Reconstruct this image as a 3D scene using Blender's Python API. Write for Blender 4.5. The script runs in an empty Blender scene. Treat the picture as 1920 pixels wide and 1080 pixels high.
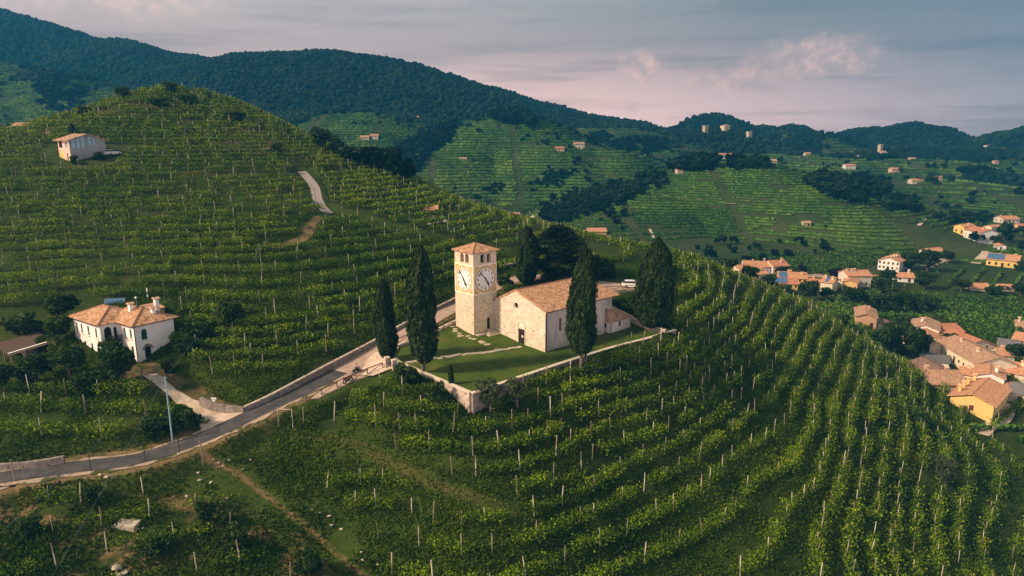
import bpy, bmesh, math, random
import numpy as np
from mathutils import Vector, Matrix
R = math.radians
random.seed(7); rng = np.random.default_rng(7)
sc = bpy.context.scene
col = sc.collection

# ---------------------------------------------------------------- camera, light, air
CAM_H, PITCH, FPX = 36.0, R(12.8), 1300.0
cam = bpy.data.objects.new('camera', bpy.data.cameras.new('camera'))
col.objects.link(cam)
cam.location = (0, 0, CAM_H); cam.rotation_euler = (R(90) - PITCH, 0, 0)
cam.data.sensor_width = 36.0; cam.data.lens = FPX / 1920 * 36
cam.data.clip_start = 0.5; cam.data.clip_end = 30000
sc.camera = cam
sc.view_settings.view_transform = 'Standard'; sc.view_settings.look = 'None'
sc.view_settings.exposure = 0.54; sc.view_settings.gamma = 1.0
sc.view_settings.use_curve_mapping = False
sc.cycles.use_denoising = True
sc.cycles.max_bounces = 6; sc.cycles.diffuse_bounces = 2; sc.cycles.glossy_bounces = 2
sc.cycles.transmission_bounces = 2; sc.cycles.volume_bounces = 0; sc.cycles.transparent_max_bounces = 6
SUN_EL, SUN_AZ = 34.0, -110.0           # azimuth from +Y, clockwise: the sun stands to the left
sd = Vector((math.sin(R(SUN_AZ)) * math.cos(R(SUN_EL)), math.cos(R(SUN_AZ)) * math.cos(R(SUN_EL)), math.sin(R(SUN_EL))))
sun = bpy.data.objects.new('sun', bpy.data.lights.new('sun', 'SUN')); col.objects.link(sun)
sun.data.energy = 5.0; sun.data.angle = R(7); sun.data.color = (1.0, 0.76, 0.52)
sun.rotation_euler = (-sd).to_track_quat('-Z', 'Y').to_euler()


class NT:
    """short hand for building node trees"""
    def __init__(s, tree): s.t = tree; s.n = tree.nodes; s.l = tree.links
    def new(s, typ, inp=None, **kw):
        n = s.n.new(typ)
        for k, v in kw.items(): setattr(n, k, v)
        for k, v in (inp or {}).items(): s.put(n, k, v)
        return n
    def put(s, n, k, v):
        i = n.inputs[k]
        if hasattr(v, 'is_output') or hasattr(v, 'links'): s.l.new(v, i)
        elif isinstance(v, bpy.types.Node): s.l.new(v.outputs[0], i)
        else: i.default_value = v
    def math(s, op, a, b=0.0, c=0.0, clamp=False):
        n = s.new('ShaderNodeMath', operation=op, use_clamp=clamp)
        s.put(n, 0, a); s.put(n, 1, b)
        if op in ('MULTIPLY_ADD', 'SMOOTH_MAX', 'SMOOTH_MIN'): s.put(n, 2, c)
        return n.outputs[0]
    def mix(s, f, a, b, mode='MIX'):
        n = s.new('ShaderNodeMix', data_type='RGBA', blend_type=mode)
        n.clamp_factor = True
        s.put(n, 0, f); s.put(n, 6, a); s.put(n, 7, b)
        return n.outputs[2]
    def rng(s, v, a, b, c=0.0, d=1.0):
        n = s.new('ShaderNodeMapRange', clamp=True, interpolation_type='SMOOTHSTEP')
        s.put(n, 0, v); s.put(n, 1, a); s.put(n, 2, b); s.put(n, 3, c); s.put(n, 4, d)
        return n.outputs[0]
    def noise(s, vec, scale, detail=4.0, rough=0.55, out=0, dist=0.0):
        n = s.new('ShaderNodeTexNoise', {'Scale': scale, 'Detail': detail, 'Roughness': rough, 'Distortion': dist})
        if vec is not None: s.put(n, 'Vector', vec)
        return n.outputs[out]


def rgb(r, g, b): return (r, g, b, 1.0)


def make_world():
    w = bpy.data.worlds.new('World'); sc.world = w; w.use_nodes = True
    N = NT(w.node_tree); N.n.clear()
    out = N.new('ShaderNodeOutputWorld')
    sky = N.new('ShaderNodeTexSky', sky_type='NISHITA', sun_disc=False)
    sky.sun_elevation = R(SUN_EL); sky.sun_rotation = R(SUN_AZ)
    sky.air_density = 1.2; sky.dust_density = 2.5
    tc = N.new('ShaderNodeTexCoord').outputs['Generated']
    sp = N.new('ShaderNodeSeparateXYZ', {0: tc}); X, Y, Z = sp.outputs
    az = N.math('ARCTAN2', X, Y)                                   # -0.64 .. 0.64 inside the frame
    el = N.math('ARCSINE', Z)
    cv = N.new('ShaderNodeCombineXYZ', {0: N.math('MULTIPLY', az, 3.0), 1: N.math('MULTIPLY', el, 11.0)}).outputs[0]
    cv2 = N.new('ShaderNodeCombineXYZ', {0: N.math('MULTIPLY', az, 2.2), 1: N.math('MULTIPLY', el, 26.0), 2: 3.3}).outputs[0]
    side = N.rng(az, -0.45, 0.62)
    low = N.mix(N.rng(az, -0.05, 0.8), rgb(2.7, 1.65, 1.42), rgb(1.35, 1.08, 1.10))      # near the horizon: pink to the left, blue grey to the right
    high = N.mix(side, rgb(1.06, .84, .74), rgb(.26, .30, .31))
    base = N.mix(N.rng(el, 0.0, 0.17), low, high)
    # stratus bands
    n1 = N.noise(cv2, 1.6, 5.0, 0.55)
    base = N.mix(N.math('MULTIPLY', N.rng(n1, 0.46, 0.68), 0.36), base, N.mix(side, rgb(.54, .47, .46), rgb(.20, .23, .25)))
    n2 = N.noise(cv, 2.3, 6.0, 0.6)
    base = N.mix(N.math('MULTIPLY', N.rng(n2, 0.5, 0.72), 0.35), base, N.mix(side, rgb(1.4, .96, .82), rgb(.62, .51, .50)))
    # two heaps of cumulus low over the hills
    def heap(a0, e0, ra, re, seed, amount, b):
        da = N.math('DIVIDE', N.math('SUBTRACT', az, a0), ra); de = N.math('DIVIDE', N.math('SUBTRACT', el, e0), re)
        rr = N.math('ADD', N.math('MULTIPLY', da, da), N.math('MULTIPLY', de, de))
        vec = N.new('ShaderNodeCombineXYZ', {0: N.math('MULTIPLY', az, 1.0), 1: N.math('MULTIPLY', el, 1.0), 2: seed}).outputs[0]
        nn = N.noise(vec, 26.0, 8.0, 0.66)
        f = N.math('SUBTRACT', N.math('ADD', 1.0, N.math('MULTIPLY', N.math('SUBTRACT', nn, 0.5), 3.0)), rr)
        m = N.math('MULTIPLY', N.rng(f, -0.2, 1.3), amount)
        shade = N.mix(N.rng(N.noise(vec, 60.0, 5.0, 0.6), .35, .68), rgb(1.4, .96, .84), rgb(2.4, 1.42, 1.12))
        return N.mix(m, b, shade)
    base = heap(0.174, 0.083, 0.036, 0.026, 1.7, .78, base)
    base = heap(0.30, 0.066, 0.13, 0.022, 9.1, .46, base)
    base = heap(0.40, 0.092, 0.10, 0.028, 5.2, .80, base)
    base = heap(-0.52, 0.155, 0.16, 0.03, 3.2, .40, base)
    nish = N.mix(1.0, sky.outputs[0], rgb(.10, .10, .10), 'MULTIPLY')
    up = N.rng(el, 0.20, 0.7)                                       # overhead the cloud thins and the sky itself shows
    over = N.mix(0.85, nish, rgb(.35, .335, .30))
    skyc = N.mix(up, N.mix(0.12, base, nish), over)
    bg = N.new('ShaderNodeBackground', {'Color': skyc, 'Strength': 1.0})
    N.l.new(bg.outputs[0], out.inputs[0])
make_world()

# ---------------------------------------------------------------- pixels and places
CP, SP = math.cos(PITCH), math.sin(PITCH)


def ray(px, py):
    u = (px - 960) / FPX; v = (py - 540) / FPX
    return np.array([u, CP - v * SP, -SP - v * CP])


def PY(px, py, Y):
    d = ray(px, py); return d * (Y / d[1]) + np.array([0, 0, CAM_H])


def PZ(px, py, z):
    d = ray(px, py); return d * ((z - CAM_H) / d[2]) + np.array([0, 0, CAM_H])


def proj(x, y, z):
    zz = z - CAM_H
    dep = y * CP - zz * SP
    return 960 + FPX * x / dep, 540 + FPX * (-y * SP - zz * CP) / dep


def sstep(a, b, x):
    t = np.clip((x - a) / (b - a), 0, 1); return t * t * (3 - 2 * t)


# value noise on the ground plane
_perm = np.random.default_rng(3).random((256, 256))
def vnoise(x, y):
    xi = np.floor(x).astype(int); yi = np.floor(y).astype(int)
    fx = x - xi; fy = y - yi
    fx = fx * fx * (3 - 2 * fx); fy = fy * fy * (3 - 2 * fy)
    a = _perm[xi % 256, yi % 256]; b = _perm[(xi + 1) % 256, yi % 256]
    c = _perm[xi % 256, (yi + 1) % 256]; d = _perm[(xi + 1) % 256, (yi + 1) % 256]
    return (a * (1 - fx) + b * fx) * (1 - fy) + (c * (1 - fx) + d * fx) * fy


def fbm(x, y, oct=4):
    s = 0.0; a = 0.5
    for i in range(oct):
        s = s + a * vnoise(x * 2 ** i + 17.3 * i, y * 2 ** i + 5.1 * i); a *= 0.5
    return s - 0.5 + 0.5 ** (oct + 1)


# ---------------------------------------------------------------- terrain
_z = lambda px, py, z: tuple(PZ(px, py, z))
_y = lambda px, py, Y: tuple(PY(px, py, Y))
NEAR = [
    # churchyard and its edges
    _z(885, 742, -2.0), _z(1022, 661, -.2), _z(889, 628, .9), _z(855, 608, 1.6), _z(930, 622, .7), _z(1240, 640, .2), _z(1180, 628, .2),
    _z(960, 700, -.6), _z(740, 680, .3), _z(1265, 622, .3),
    # the road
    _z(0, 896, -6.2), _z(150, 875, -5.8), _z(260, 860, -5.4), _z(370, 824, -4.7), _z(500, 765, -3), _z(600, 715, -1.7), _z(700, 660, -.3),
    _z(760, 628, .9), _z(850, 592, 2.2), _z(960, 528, 3.2), _z(1160, 546, 3.4),
    # front slope
    _z(560, 830, -6), _z(640, 770, -3.9), _y(0, 1080, 66), _y(200, 1000, 73), _y(0, 1000, 72), _y(0, 955, 75), _y(200, 930, 76.8), _y(400, 1000, 74.5), _y(400, 1080, 69),
    _y(600, 1000, 76), _z(400, 880, -7), _y(700, 900, 84), _y(700, 1080, 71), _z(885, 780, -3.2), _y(885, 900, 82), _y(900, 1080, 70),
    _z(760, 740, -1.3), _z(820, 775, -3.0), _z(775, 704, -.25), _z(806, 717, -.5), _z(842, 738, -1.2), _z(868, 764, -2.4), _z(730, 715, -.8),
    _z(935, 742, -1.9), _z(975, 724, -1.1), _z(1030, 704, -.7), _z(1100, 681, -.45), _z(1180, 659, -.2), _z(1265, 645, -.6), _y(1100, 800, 96), _y(1100, 900, 86), _y(1100, 1080, 72.5),
    _z(1300, 700, -6.), _z(1300, 800, -10.5), _z(1300, 900, -13.5), _z(1300, 1080, -17), _z(1300, 600, -.8),
    _z(1400, 600, -5.5), _z(1400, 700, -9.5), _z(1400, 800, -13), _z(1400, 900, -15.5), _z(1500, 570, -10.5), _z(1500, 620, -11.5),
    _z(1500, 700, -13.5), _z(1500, 800, -15), _z(1500, 900, -16.5), _z(1500, 1080, -18.5),
    _z(1600, 640, -17), _z(1600, 700, -18), _z(1600, 900, -20), _z(1700, 725, -25), _z(1700, 800, -24), _z(1700, 900, -24.5), _z(1700, 1080, -25),
    _z(1780, 795, -29.5), _z(1800, 850, -28.5), _z(1900, 900, -31), _z(1900, 1080, -32), _z(1400, 530, -6.5), _z(1340, 506, -3), _z(1270, 481, 2),
    # left hill
    _z(600, 640, 1.2), _z(500, 600, 4), _z(450, 700, -1), _z(240, 672, .5), _z(300, 690, -.4), _z(100, 700, -.6), _z(0, 700, -.6), _z(0, 780, -3.6),
    _z(200, 800, -3.8), _y(300, 560, 126), _y(100, 560, 125), _y(300, 480, 146), _y(300, 400, 170), _y(300, 300, 205), _y(300, 240, 235), _y(300, 168, 268),
    _y(0, 560, 122), _y(0, 480, 142), _y(0, 400, 165), _y(0, 310, 196), _y(0, 250, 240), _y(150, 300, 200), _y(150, 212, 262), _y(400, 182, 270),
    _y(500, 230, 262), _y(570, 265, 255), _y(620, 282, 250), _y(700, 308, 245), _y(780, 345, 238), _y(870, 385, 228), _y(960, 412, 218),
    _y(1060, 440, 205), _y(1200, 467, 192), _y(600, 370, 195), _y(700, 400, 188), _y(600, 480, 150), _y(500, 400, 170), _y(800, 480, 158),
    _y(800, 540, 140), _y(700, 560, 129), _y(950, 480, 170), _y(1100, 500, 163), _y(1200, 530, 148), _y(1300, 540, 150), _y(450, 280, 225), _y(550, 300, 222),
    # beyond the crests and outside the frame
    (-130, 320, 38), (-180, 310, 34), (-60, 300, 16), (-20, 275, 3), (15, 250, -1), (45, 230, -6), (75, 225, -14), (-260, 240, 22), (-260, 140, 6),
    (-120, 60, -9), (-140, 95, -3), (-60, 340, 8), (150, 200, -32), (150, 120, -36), (0, 310, -10), (60, 270, -24), (110, 220, -29),
    (60, 50, -24), (0, 45, -19), (-60, 45, -15), (120, 80, -36), (110, 190, -29), (95, 205, -25), (125, 170, -31), (130, 250, -31), (100, 300, -31), (200, 200, -31), (200, 120, -34), (180, 260, -31), (250, 200, -31), (230, 300, -30), (160, 300, -31), (300, 150, -33),
]
NEAR = np.array(NEAR)
_S = 100.0


def _tps_fit(P, lam):
    xy = P[:, :2] / _S; n = len(P)
    d2 = ((xy[:, None] - xy[None]) ** 2).sum(-1)
    K = 0.5 * d2 * np.log(d2 + 1e-12) + lam * np.eye(n)
    A = np.zeros((n + 3, n + 3)); A[:n, :n] = K
    A[:n, n] = 1; A[:n, n + 1:] = xy; A[n, :n] = 1; A[n + 1:, :n] = xy.T
    return np.linalg.solve(A, np.r_[P[:, 2], 0, 0, 0]), xy


_tw, _tx = _tps_fit(NEAR, 2e-4)


def near_h(x, y):
    sh = x.shape; q = np.stack([x.ravel(), y.ravel()], -1) / _S; out = np.empty(len(q)); n = len(_tx)
    for i in range(0, len(q), 40000):
        c = q[i:i + 40000]
        d2 = (c[:, 0:1] - _tx[None, :, 0]) ** 2 + (c[:, 1:2] - _tx[None, :, 1]) ** 2
        out[i:i + 40000] = (0.5 * d2 * np.log(d2 + 1e-12)) @ _tw[:n] + _tw[n] + c @ _tw[n + 1:]
    return out.reshape(sh)


# ridges: (forest share, slope, crest radius, [(px, py, distance) ...])
HILLS = dict(
    village_hill=(0, .28, 14, [(1020, 425, 470), (1120, 392, 530), (1200, 352, 560), (1270, 322, 560), (1340, 308, 540), (1430, 312, 520), (1530, 345, 490), (1640, 392, 450), (1740, 432, 420), (1830, 472, 365)]),
    cone_hill=(0, .38, 14, [(725, 332, 680), (780, 288, 740), (830, 254, 780), (890, 229, 800), (950, 217, 800), (985, 222, 795), (1005, 236, 785), (1047, 269, 760), (1075, 281, 740), (1110, 281, 730), (1150, 284, 720), (1178, 304, 705), (1205, 328, 690), (1230, 352, 670)]),
    forest_dome=(1, .34, 90, [(330, 128, 1600), (400, 116, 1550), (470, 101, 1450), (600, 95, 1400), (660, 103, 1400), (760, 142, 1350), (830, 180, 1300), (880, 222, 1240)]),
    vine_slope=(0, .2, 50, [(480, 232, 900), (540, 224, 900), (600, 213, 900), (680, 216, 900), (730, 238, 880), (800, 228, 950), (850, 232, 960)]),
    left_mountain=(1, .36, 90, [(-300, -20, 2300), (-100, 0, 2250), (0, 28, 2200), (60, 56, 2100), (200, 76, 2000), (330, 104, 1900), (420, 118, 1800), (560, 130, 1800)]),
    left_spur=(0, .22, 50, [(-200, 100, 1200), (0, 122, 1200), (90, 140, 1120), (170, 172, 1000), (215, 215, 940), (300, 235, 900)]),
    back_ridge=(1, .42, 50, [(780, 145, 2000), (840, 152, 1950), (900, 160, 1900), (1000, 190, 1850), (1100, 216, 1800), (1180, 226, 1800), (1250, 243, 1750), (1286, 262, 1650)]),
    back_knoll=(0, .2, 60, [(960, 226, 1300), (1040, 222, 1300), (1120, 246, 1250), (1180, 262, 1200), (1230, 275, 1150)]),
    castle_hill=(1, .55, 22, [(1262, 282, 1120), (1290, 257, 1120), (1318, 246, 1120), (1345, 240, 1120), (1390, 245, 1120), (1425, 261, 1100), (1458, 279, 1080)]),
    castle_back=(1, .6, 26, [(1255, 240, 1750), (1290, 232, 1750), (1322, 217, 1750), (1345, 215, 1750), (1372, 234, 1700), (1395, 250, 1700)]),
    far_hump=(1, .6, 26, [(1400, 243, 1800), (1430, 235, 1800), (1452, 242, 1800), (1490, 234, 1750), (1505, 246, 1700)]),
    knoll=(0, .45, 20, [(1440, 256, 1350), (1490, 252, 1330), (1532, 250, 1300), (1560, 266, 1270), (1610, 288, 1230)]),
    right_wood=(1, .6, 26, [(1574, 266, 1900), (1602, 244, 1900), (1636, 240, 1850), (1662, 257, 1800), (1690, 235, 1750), (1712, 229, 1700), (1755, 238, 1650), (1790, 258, 1600), (1810, 272, 1500)]),
    right_edge=(1, .6, 26, [(1845, 276, 1500), (1875, 251, 1500), (1925, 240, 1450), (2020, 236, 1400), (2120, 240, 1350)]),
    pale_hill=(1, .3, 90, [(1760, 264, 4700), (1800, 250, 4700), (1828, 248, 4700), (1880, 264, 4700)]),
    chapel_knoll=(0, .16, 50, [(1540, 335, 880), (1600, 305, 900), (1660, 294, 880), (1740, 302, 850), (1800, 325, 800)]),
    valley_ridge=(0, .16, 40, [(1420, 292, 1000), (1500, 290, 980), (1570, 304, 940)]),
    right_slope=(0, .15, 50, [(1630, 290, 1200), (1740, 278, 1200), (1840, 284, 1150), (1940, 280, 1100), (2080, 286, 1050)]),
    mid_slope=(0, .15, 50, [(1150, 296, 1050), (1230, 290, 1050), (1290, 298, 1000)]),
    field_hill=(0, .15, 60, [(1560, 385, 640), (1640, 348, 690), (1760, 340, 700), (1860, 352, 660), (1960, 385, 600), (2100, 400, 560)]),
)
HN = list(HILLS)
_ridges = []
for nm in HN:
    fo, k, r0, pts = HILLS[nm]
    # the farthest ridges stand closer than they would in truth, so that the air round the scene stays shallow
    _ridges.append((k, r0, np.array([[0, 0, -4.5 if fo else 0]]) + np.array([PY(a, b, c if c < 900 else min(2900, 900 + (c - 900) * .52)) for a, b, c in pts])))


def base_h(x, y):
    f = -31 - 14 * sstep(480, 900, y) + 0.02 * np.maximum(0, y - 950) - 0.02 * np.maximum(0, y - 1300) + 0.05 * np.maximum(0, -x - 20) * sstep(250, 500, y)
    f = f - 0.03 * np.maximum(0, y - 1800) - 14 * (1 - sstep(200, 320, y))
    amp = sstep(420, 900, y) * 20
    return f + amp * fbm(x / 260.0, y / 260.0, 3)


def far_h(x, y):
    """height of the hills beyond the near spur, and which hill it is"""
    z = base_h(x, y); idx = np.full(x.shape, -1)
    nz = fbm(x / 120.0 + 4, y / 120.0, 4); nz2 = fbm(x / 330.0 + 9, y / 330.0 + 2, 3)
    for i, (k, r0, P) in enumerate(_ridges):
        h = np.full(x.shape, -1e9); best = np.full(x.shape, 1e18)
        for a, b in zip(P[:-1], P[1:]):
            ab = b[:2] - a[:2]; L2 = ab @ ab
            t = np.clip(((x - a[0]) * ab[0] + (y - a[1]) * ab[1]) / L2, 0, 1)
            d2 = (x - a[0] - t * ab[0]) ** 2 + (y - a[1] - t * ab[1]) ** 2
            h = np.maximum(h, a[2] + t * (b[2] - a[2]) - k * (np.sqrt(d2 + r0 * r0) - r0)); best = np.minimum(best, d2)
        d = np.sqrt(best)
        fall = sstep(0, 120, d)
        h = h + (nz - .42) * fall * np.minimum(50, 0.26 * d) + (nz2 - .40) * sstep(20, 260, d) * np.minimum(150, .42 * d) * HILLS[HN[i]][0]
        h = h - np.maximum(0, d - 1300)
        idx = np.where(h > z, i, idx)
        z = 0.5 * (z + h + np.sqrt((z - h) ** 2 + 36.0)) - 1.2 * np.exp(-((z - h) / 12) ** 2)
    return z, idx


def smooth_line(pts, n=200):
    """a Catmull-Rom curve through 3-D points"""
    P = np.array(pts, float); P = np.vstack([2 * P[0] - P[1], P, 2 * P[-1] - P[-2]])
    out = []
    m = len(P) - 3
    for i in range(m):
        p0, p1, p2, p3 = P[i:i + 4]
        for t in np.linspace(0, 1, max(2, n // m), endpoint=(i == m - 1)):
            out.append(0.5 * ((2 * p1) + (p2 - p0) * t + (2 * p0 - 5 * p1 + 4 * p2 - p3) * t * t + (3 * p1 - p0 - 3 * p2 + p3) * t ** 3))
    return np.array(out)


def line_dist(x, y, L):
    best = np.full(x.shape, 1e18); s = np.zeros(x.shape); zz = np.zeros(x.shape); sgn = np.zeros(x.shape)
    for i in range(len(L) - 1):
        a, b = L[i], L[i + 1]; ab = b[:2] - a[:2]; L2 = ab @ ab + 1e-12
        t = np.clip(((x - a[0]) * ab[0] + (y - a[1]) * ab[1]) / L2, 0, 1)
        dx = x - a[0] - t * ab[0]; dy = y - a[1] - t * ab[1]
        d2 = dx * dx + dy * dy; m = d2 < best
        best = np.where(m, d2, best); zz = np.where(m, a[2] + t * (b[2] - a[2]), zz); s = np.where(m, i + t, s)
        sgn = np.where(m, np.sign(ab[0] * dy - ab[1] * dx), sgn)
    return np.sqrt(best), zz, s, sgn


ROAD = smooth_line([(-110, 74, -6.8), _z(-60, 909, -6.4), _z(0, 896, -6.2), _z(150, 875, -5.8), _z(260, 860, -5.4), _z(370, 824, -4.7), _z(440, 793, -3.9), _z(500, 764, -3.1), _z(600, 716, -1.8), _z(690, 666, -.5),
                    _z(755, 629, .8), _z(842, 580, 2.2), _y(905, 548, 142), _y(975, 522, 152), _y(1060, 520, 151), _y(1150, 545, 143)], 120)
DRIVE = smooth_line([_z(440, 780, -3.9), _z(395, 765, -3.6), _z(355, 742, -2.9), _z(320, 722, -2.0), _z(285, 705, -1.0), _z(268, 690, -.3)], 30)
JUNC = smooth_line([_z(420, 797, -4.1), _z(398, 785, -3.9), _z(372, 764, -3.4)], 8)
BAY = smooth_line([_z(585, 742, -2.3), _z(612, 728, -1.75), _z(640, 712, -1.25), _z(680, 692, -.65), _z(712, 678, -.1)], 20)
UPROAD = smooth_line([_y(1060, 470, 176), _y(900, 462, 172), _y(800, 440, 176), _y(700, 425, 180), _y(638, 410, 183), _y(610, 395, 187), _y(596, 375, 193), _y(590, 352, 201), _y(578, 335, 209), _y(566, 322, 216)], 60)
LAWN = [PZ(*p) for p in [(885, 741, -.2), (940, 722, -.15), (1020, 695, -.1), (1090, 672, 0), (1160, 651, .1), (1215, 637, .25), (1250, 626, .45), (1266, 621, .55)]] + \
       [np.array(p) for p in [(25.5, 129.5, 1.2), (19.5, 129.2, 1.2), (8, 131, 1.6), (-2, 129.5, 2.0)]] + \
       [PZ(*p) for p in [(855, 601, 2.0), (800, 630, 1.3), (752, 652, .7), (742, 674, .4), (745, 681, .35), (790, 699, .1), (840, 722, -.1)]]
LAWN = np.array(LAWN)


def in_poly(x, y, P):
    c = np.zeros(x.shape, bool); n = len(P); j = n - 1
    for i in range(n):
        xi, yi = P[i][:2]; xj, yj = P[j][:2]
        m = ((yi > y) != (yj > y)) & (x < (xj - xi) * (y - yi) / (yj - yi + 1e-12) + xi)
        c ^= m; j = i
    return c


TERR = 1.6       # rise from one terrace to the next
MIXED = ['back_knoll', 'mid_slope', 'right_slope', 'knoll', 'valley_ridge', 'chapel_knoll', 'vine_slope', 'left_spur']
def forest_at(x, y, near, idx):
    """where woods grow beyond the near spur"""
    ff = np.array([HILLS[n][0] for n in HN] + [0.0]); mx = np.array([n in MIXED for n in HN] + [False])
    f = np.where(near, 0.0, ff[idx]); w = fbm(x / 90, y / 90, 4)
    f = np.where(~near & (y > 560) & (idx < 0), sstep(.02, .05, w), f)
    dk = np.array([n in ('back_knoll', 'mid_slope') for n in HN] + [False])
    return np.where(~near & mx[idx], sstep(.03, .06, w + .0001 * np.clip(y - 700, 0, 600) + .09 * dk[idx]), f)


def H0(x, y):
    """the whole ground, before roads are cut into it; also returns the near-spur flag and hill index"""
    x = np.asarray(x, float); y = np.asarray(y, float)
    n = near_h(x, y)
    w = (1 - sstep(0, 140, np.maximum(0, y - 305))) * (1 - sstep(0, 90, np.maximum(0, x - 240))) * (1 - sstep(0, 120, np.maximum(0, -x - 300)))
    n = n * w - 150 * (1 - w)
    f, idx = far_h(x, y)
    s = 0.5 * (n + f + np.sqrt((n - f) ** 2 + 4.0))
    return s, n > f, idx


def H(x, y, full=False):
    x = np.atleast_1d(np.asarray(x, float)); y = np.atleast_1d(np.asarray(y, float))
    z, near, idx = H0(x, y)
    nr = near & (y < 300)
    z = z + np.where(nr, 0.5 * fbm(x / 14.0, y / 14.0, 3) + .25 * fbm(x / 3.0, y / 3.0, 2), 0)
    m = (y < 240) & (x > -130) & (x < 80)
    if m.any():
        xx, yy = x[m], y[m]; zz = z[m]
        for L, wd, bl in ((UPROAD, 1.7, 3.0), (DRIVE, 2.0, 3.0), (JUNC, 3.6, 2.5), (BAY, 2.7, 1.8), (ROAD, 2.7, 2.6)):
            d, zr, s, sg = line_dist(xx, yy, L)
            t = 1 - sstep(wd, wd + bl, d)
            zz = zz + (zr - 0.06 - zz) * t
        ins = in_poly(xx, yy, LAWN)
        zz = np.where(ins, np.minimum(zz, -3.0), zz)
        z = z.copy(); z[m] = zz
    return (z, near, idx) if full else z


def G(px, py, y0=45.0, y1=6000.0, n=3000):
    """the ground point seen at a pixel of the photograph"""
    d = ray(px, py); ys = np.geomspace(y0, y1, n)
    x = d[0] / d[1] * ys; zr = CAM_H + d[2] / d[1] * ys
    hz = H(x, ys); k = np.argmax(hz >= zr)
    if not (hz >= zr).any(): k = int(np.argmin(zr - hz))
    a = max(0, k - 1)
    ys = np.linspace(ys[a], ys[k], 40); x = d[0] / d[1] * ys; zr = CAM_H + d[2] / d[1] * ys; hz = H(x, ys)
    k = np.argmax(hz >= zr) if (hz >= zr).any() else -1
    return np.array([x[k], ys[k], hz[k]])

# ---------------------------------------------------------------- materials
def mat(name, build, **pr):
    m = bpy.data.materials.new(name); m.use_nodes = True
    N = NT(m.node_tree); b = N.n['Principled BSDF']
    b.inputs['Roughness'].default_value = pr.get('rough', .85)
    b.inputs['Specular IOR Level'].default_value = pr.get('spec', .25)
    b.inputs['Metallic'].default_value = pr.get('metal', 0)
    if isinstance(build, tuple): b.inputs['Base Color'].default_value = rgb(*build)
    else:
        r = build(N, b)
        if r is not None: N.put(b, 'Base Color', r)
    return m


def bump(N, b, h, strength=.5, dist=.05):
    n = N.new('ShaderNodeBump', {'Strength': strength, 'Distance': dist, 'Height': h}); N.put(b, 'Normal', n)


def pos(N): return N.new('ShaderNodeNewGeometry').outputs['Position']
def objc(N): return N.new('ShaderNodeTexCoord').outputs['Object']
def attr(N, nm, out=2): return N.new('ShaderNodeAttribute', attribute_name=nm).outputs[out]


def leaf_mat(name, dark, mid, light, trans=.25, obj_var=.0, yellow=None):
    def f(N, b):
        t = attr(N, 'tint')
        if obj_var:
            oi = N.new('ShaderNodeObjectInfo').outputs['Random']
            t = N.math('ADD', t, N.math('MULTIPLY', N.math('SUBTRACT', oi, .5), obj_var))
        c = N.mix(N.rng(t, 0, .5), rgb(*dark), rgb(*mid)); c = N.mix(N.rng(t, .5, 1.0), c, rgb(*light))
        if yellow:
            p = N.noise(pos(N), .11, 3, .6); c = N.mix(N.rng(p, .64, .8), c, rgb(*yellow))
            p2 = N.noise(pos(N), .03, 3, .6); c = N.mix(1.0, c, N.mix(N.rng(p2, .35, .65), rgb(.72, .8, .8), rgb(1.2, 1.12, 1.0)), 'MULTIPLY')
        if name == 'forest_leaf':
            p3 = N.noise(pos(N), .011, 5, .65); c = N.mix(1.0, c, N.mix(N.rng(p3, .36, .64), rgb(.55, .62, .8), rgb(1.7, 1.45, .9)), 'MULTIPLY')
        d = N.new('ShaderNodeBsdfTranslucent', {'Color': N.mix(1.0, c, rgb(1.3, 1.3, .6), 'MULTIPLY')})
        b.inputs['Roughness'].default_value = .6
        N.put(b, 'Base Color', c)
        mx = N.new('ShaderNodeMixShader', {0: trans, 1: b.outputs[0], 2: d.outputs[0]})
        N.l.new(mx.outputs[0], N.n['Material Output'].inputs[0])
    return mat(name, f, spec=.06)


def stone_build(base, dark, light, scale=2.6, mortar=.5, patch=.5):
    def f(N, b):
        p = pos(N)
        vo = N.new('ShaderNodeTexVoronoi', {'Vector': p, 'Scale': scale}, feature='F1')
        ed = N.new('ShaderNodeTexVoronoi', {'Vector': p, 'Scale': scale}, feature='DISTANCE_TO_EDGE')
        v = N.new('ShaderNodeSeparateColor', {0: vo.outputs['Color']}).outputs[0]
        c = N.mix(N.rng(v, .1, .95), rgb(*base), rgb(*light))
        c = N.mix(N.math('MULTIPLY', N.rng(v, .84, .95), .8), c, rgb(*dark))
        c = N.mix(N.math('MULTIPLY', N.rng(ed.outputs['Distance'], .06, .0), mortar), c, rgb(*[x * .75 for x in base]))
        n = N.noise(p, .55, 6, .65)
        c = N.mix(N.math('MULTIPLY', N.rng(n, .5, .7), patch), c, rgb(*light))
        n2 = N.noise(p, 1.1, 7, .7)
        c = N.mix(N.math('MULTIPLY', N.rng(n2, .58, .74), .6), c, rgb(*dark))
        bump(N, b, N.math('ADD', N.math('MULTIPLY', ed.outputs['Distance'], 1.0), N.noise(p, 5, 4)), .5, .05)
        return c
    return f


def plaster_build(base, stain, amt=.5, scale=.6):
    def f(N, b):
        p = pos(N)
        sv = N.new('ShaderNodeMapping', {0: p, 3: (1.0, 1.0, .28)})
        c = N.mix(N.math('MULTIPLY', N.rng(N.noise(sv, scale * 1.6, 6, .65), .42, .72), amt), rgb(*base), rgb(*stain))
        c = N.mix(N.math('MULTIPLY', N.rng(N.noise(p, 4.0, 5, .7), .55, .75), amt * .5), c, rgb(*[x * .6 for x in stain]))
        bump(N, b, N.noise(p, 9, 4), .3, .02)
        return c
    return f


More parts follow.
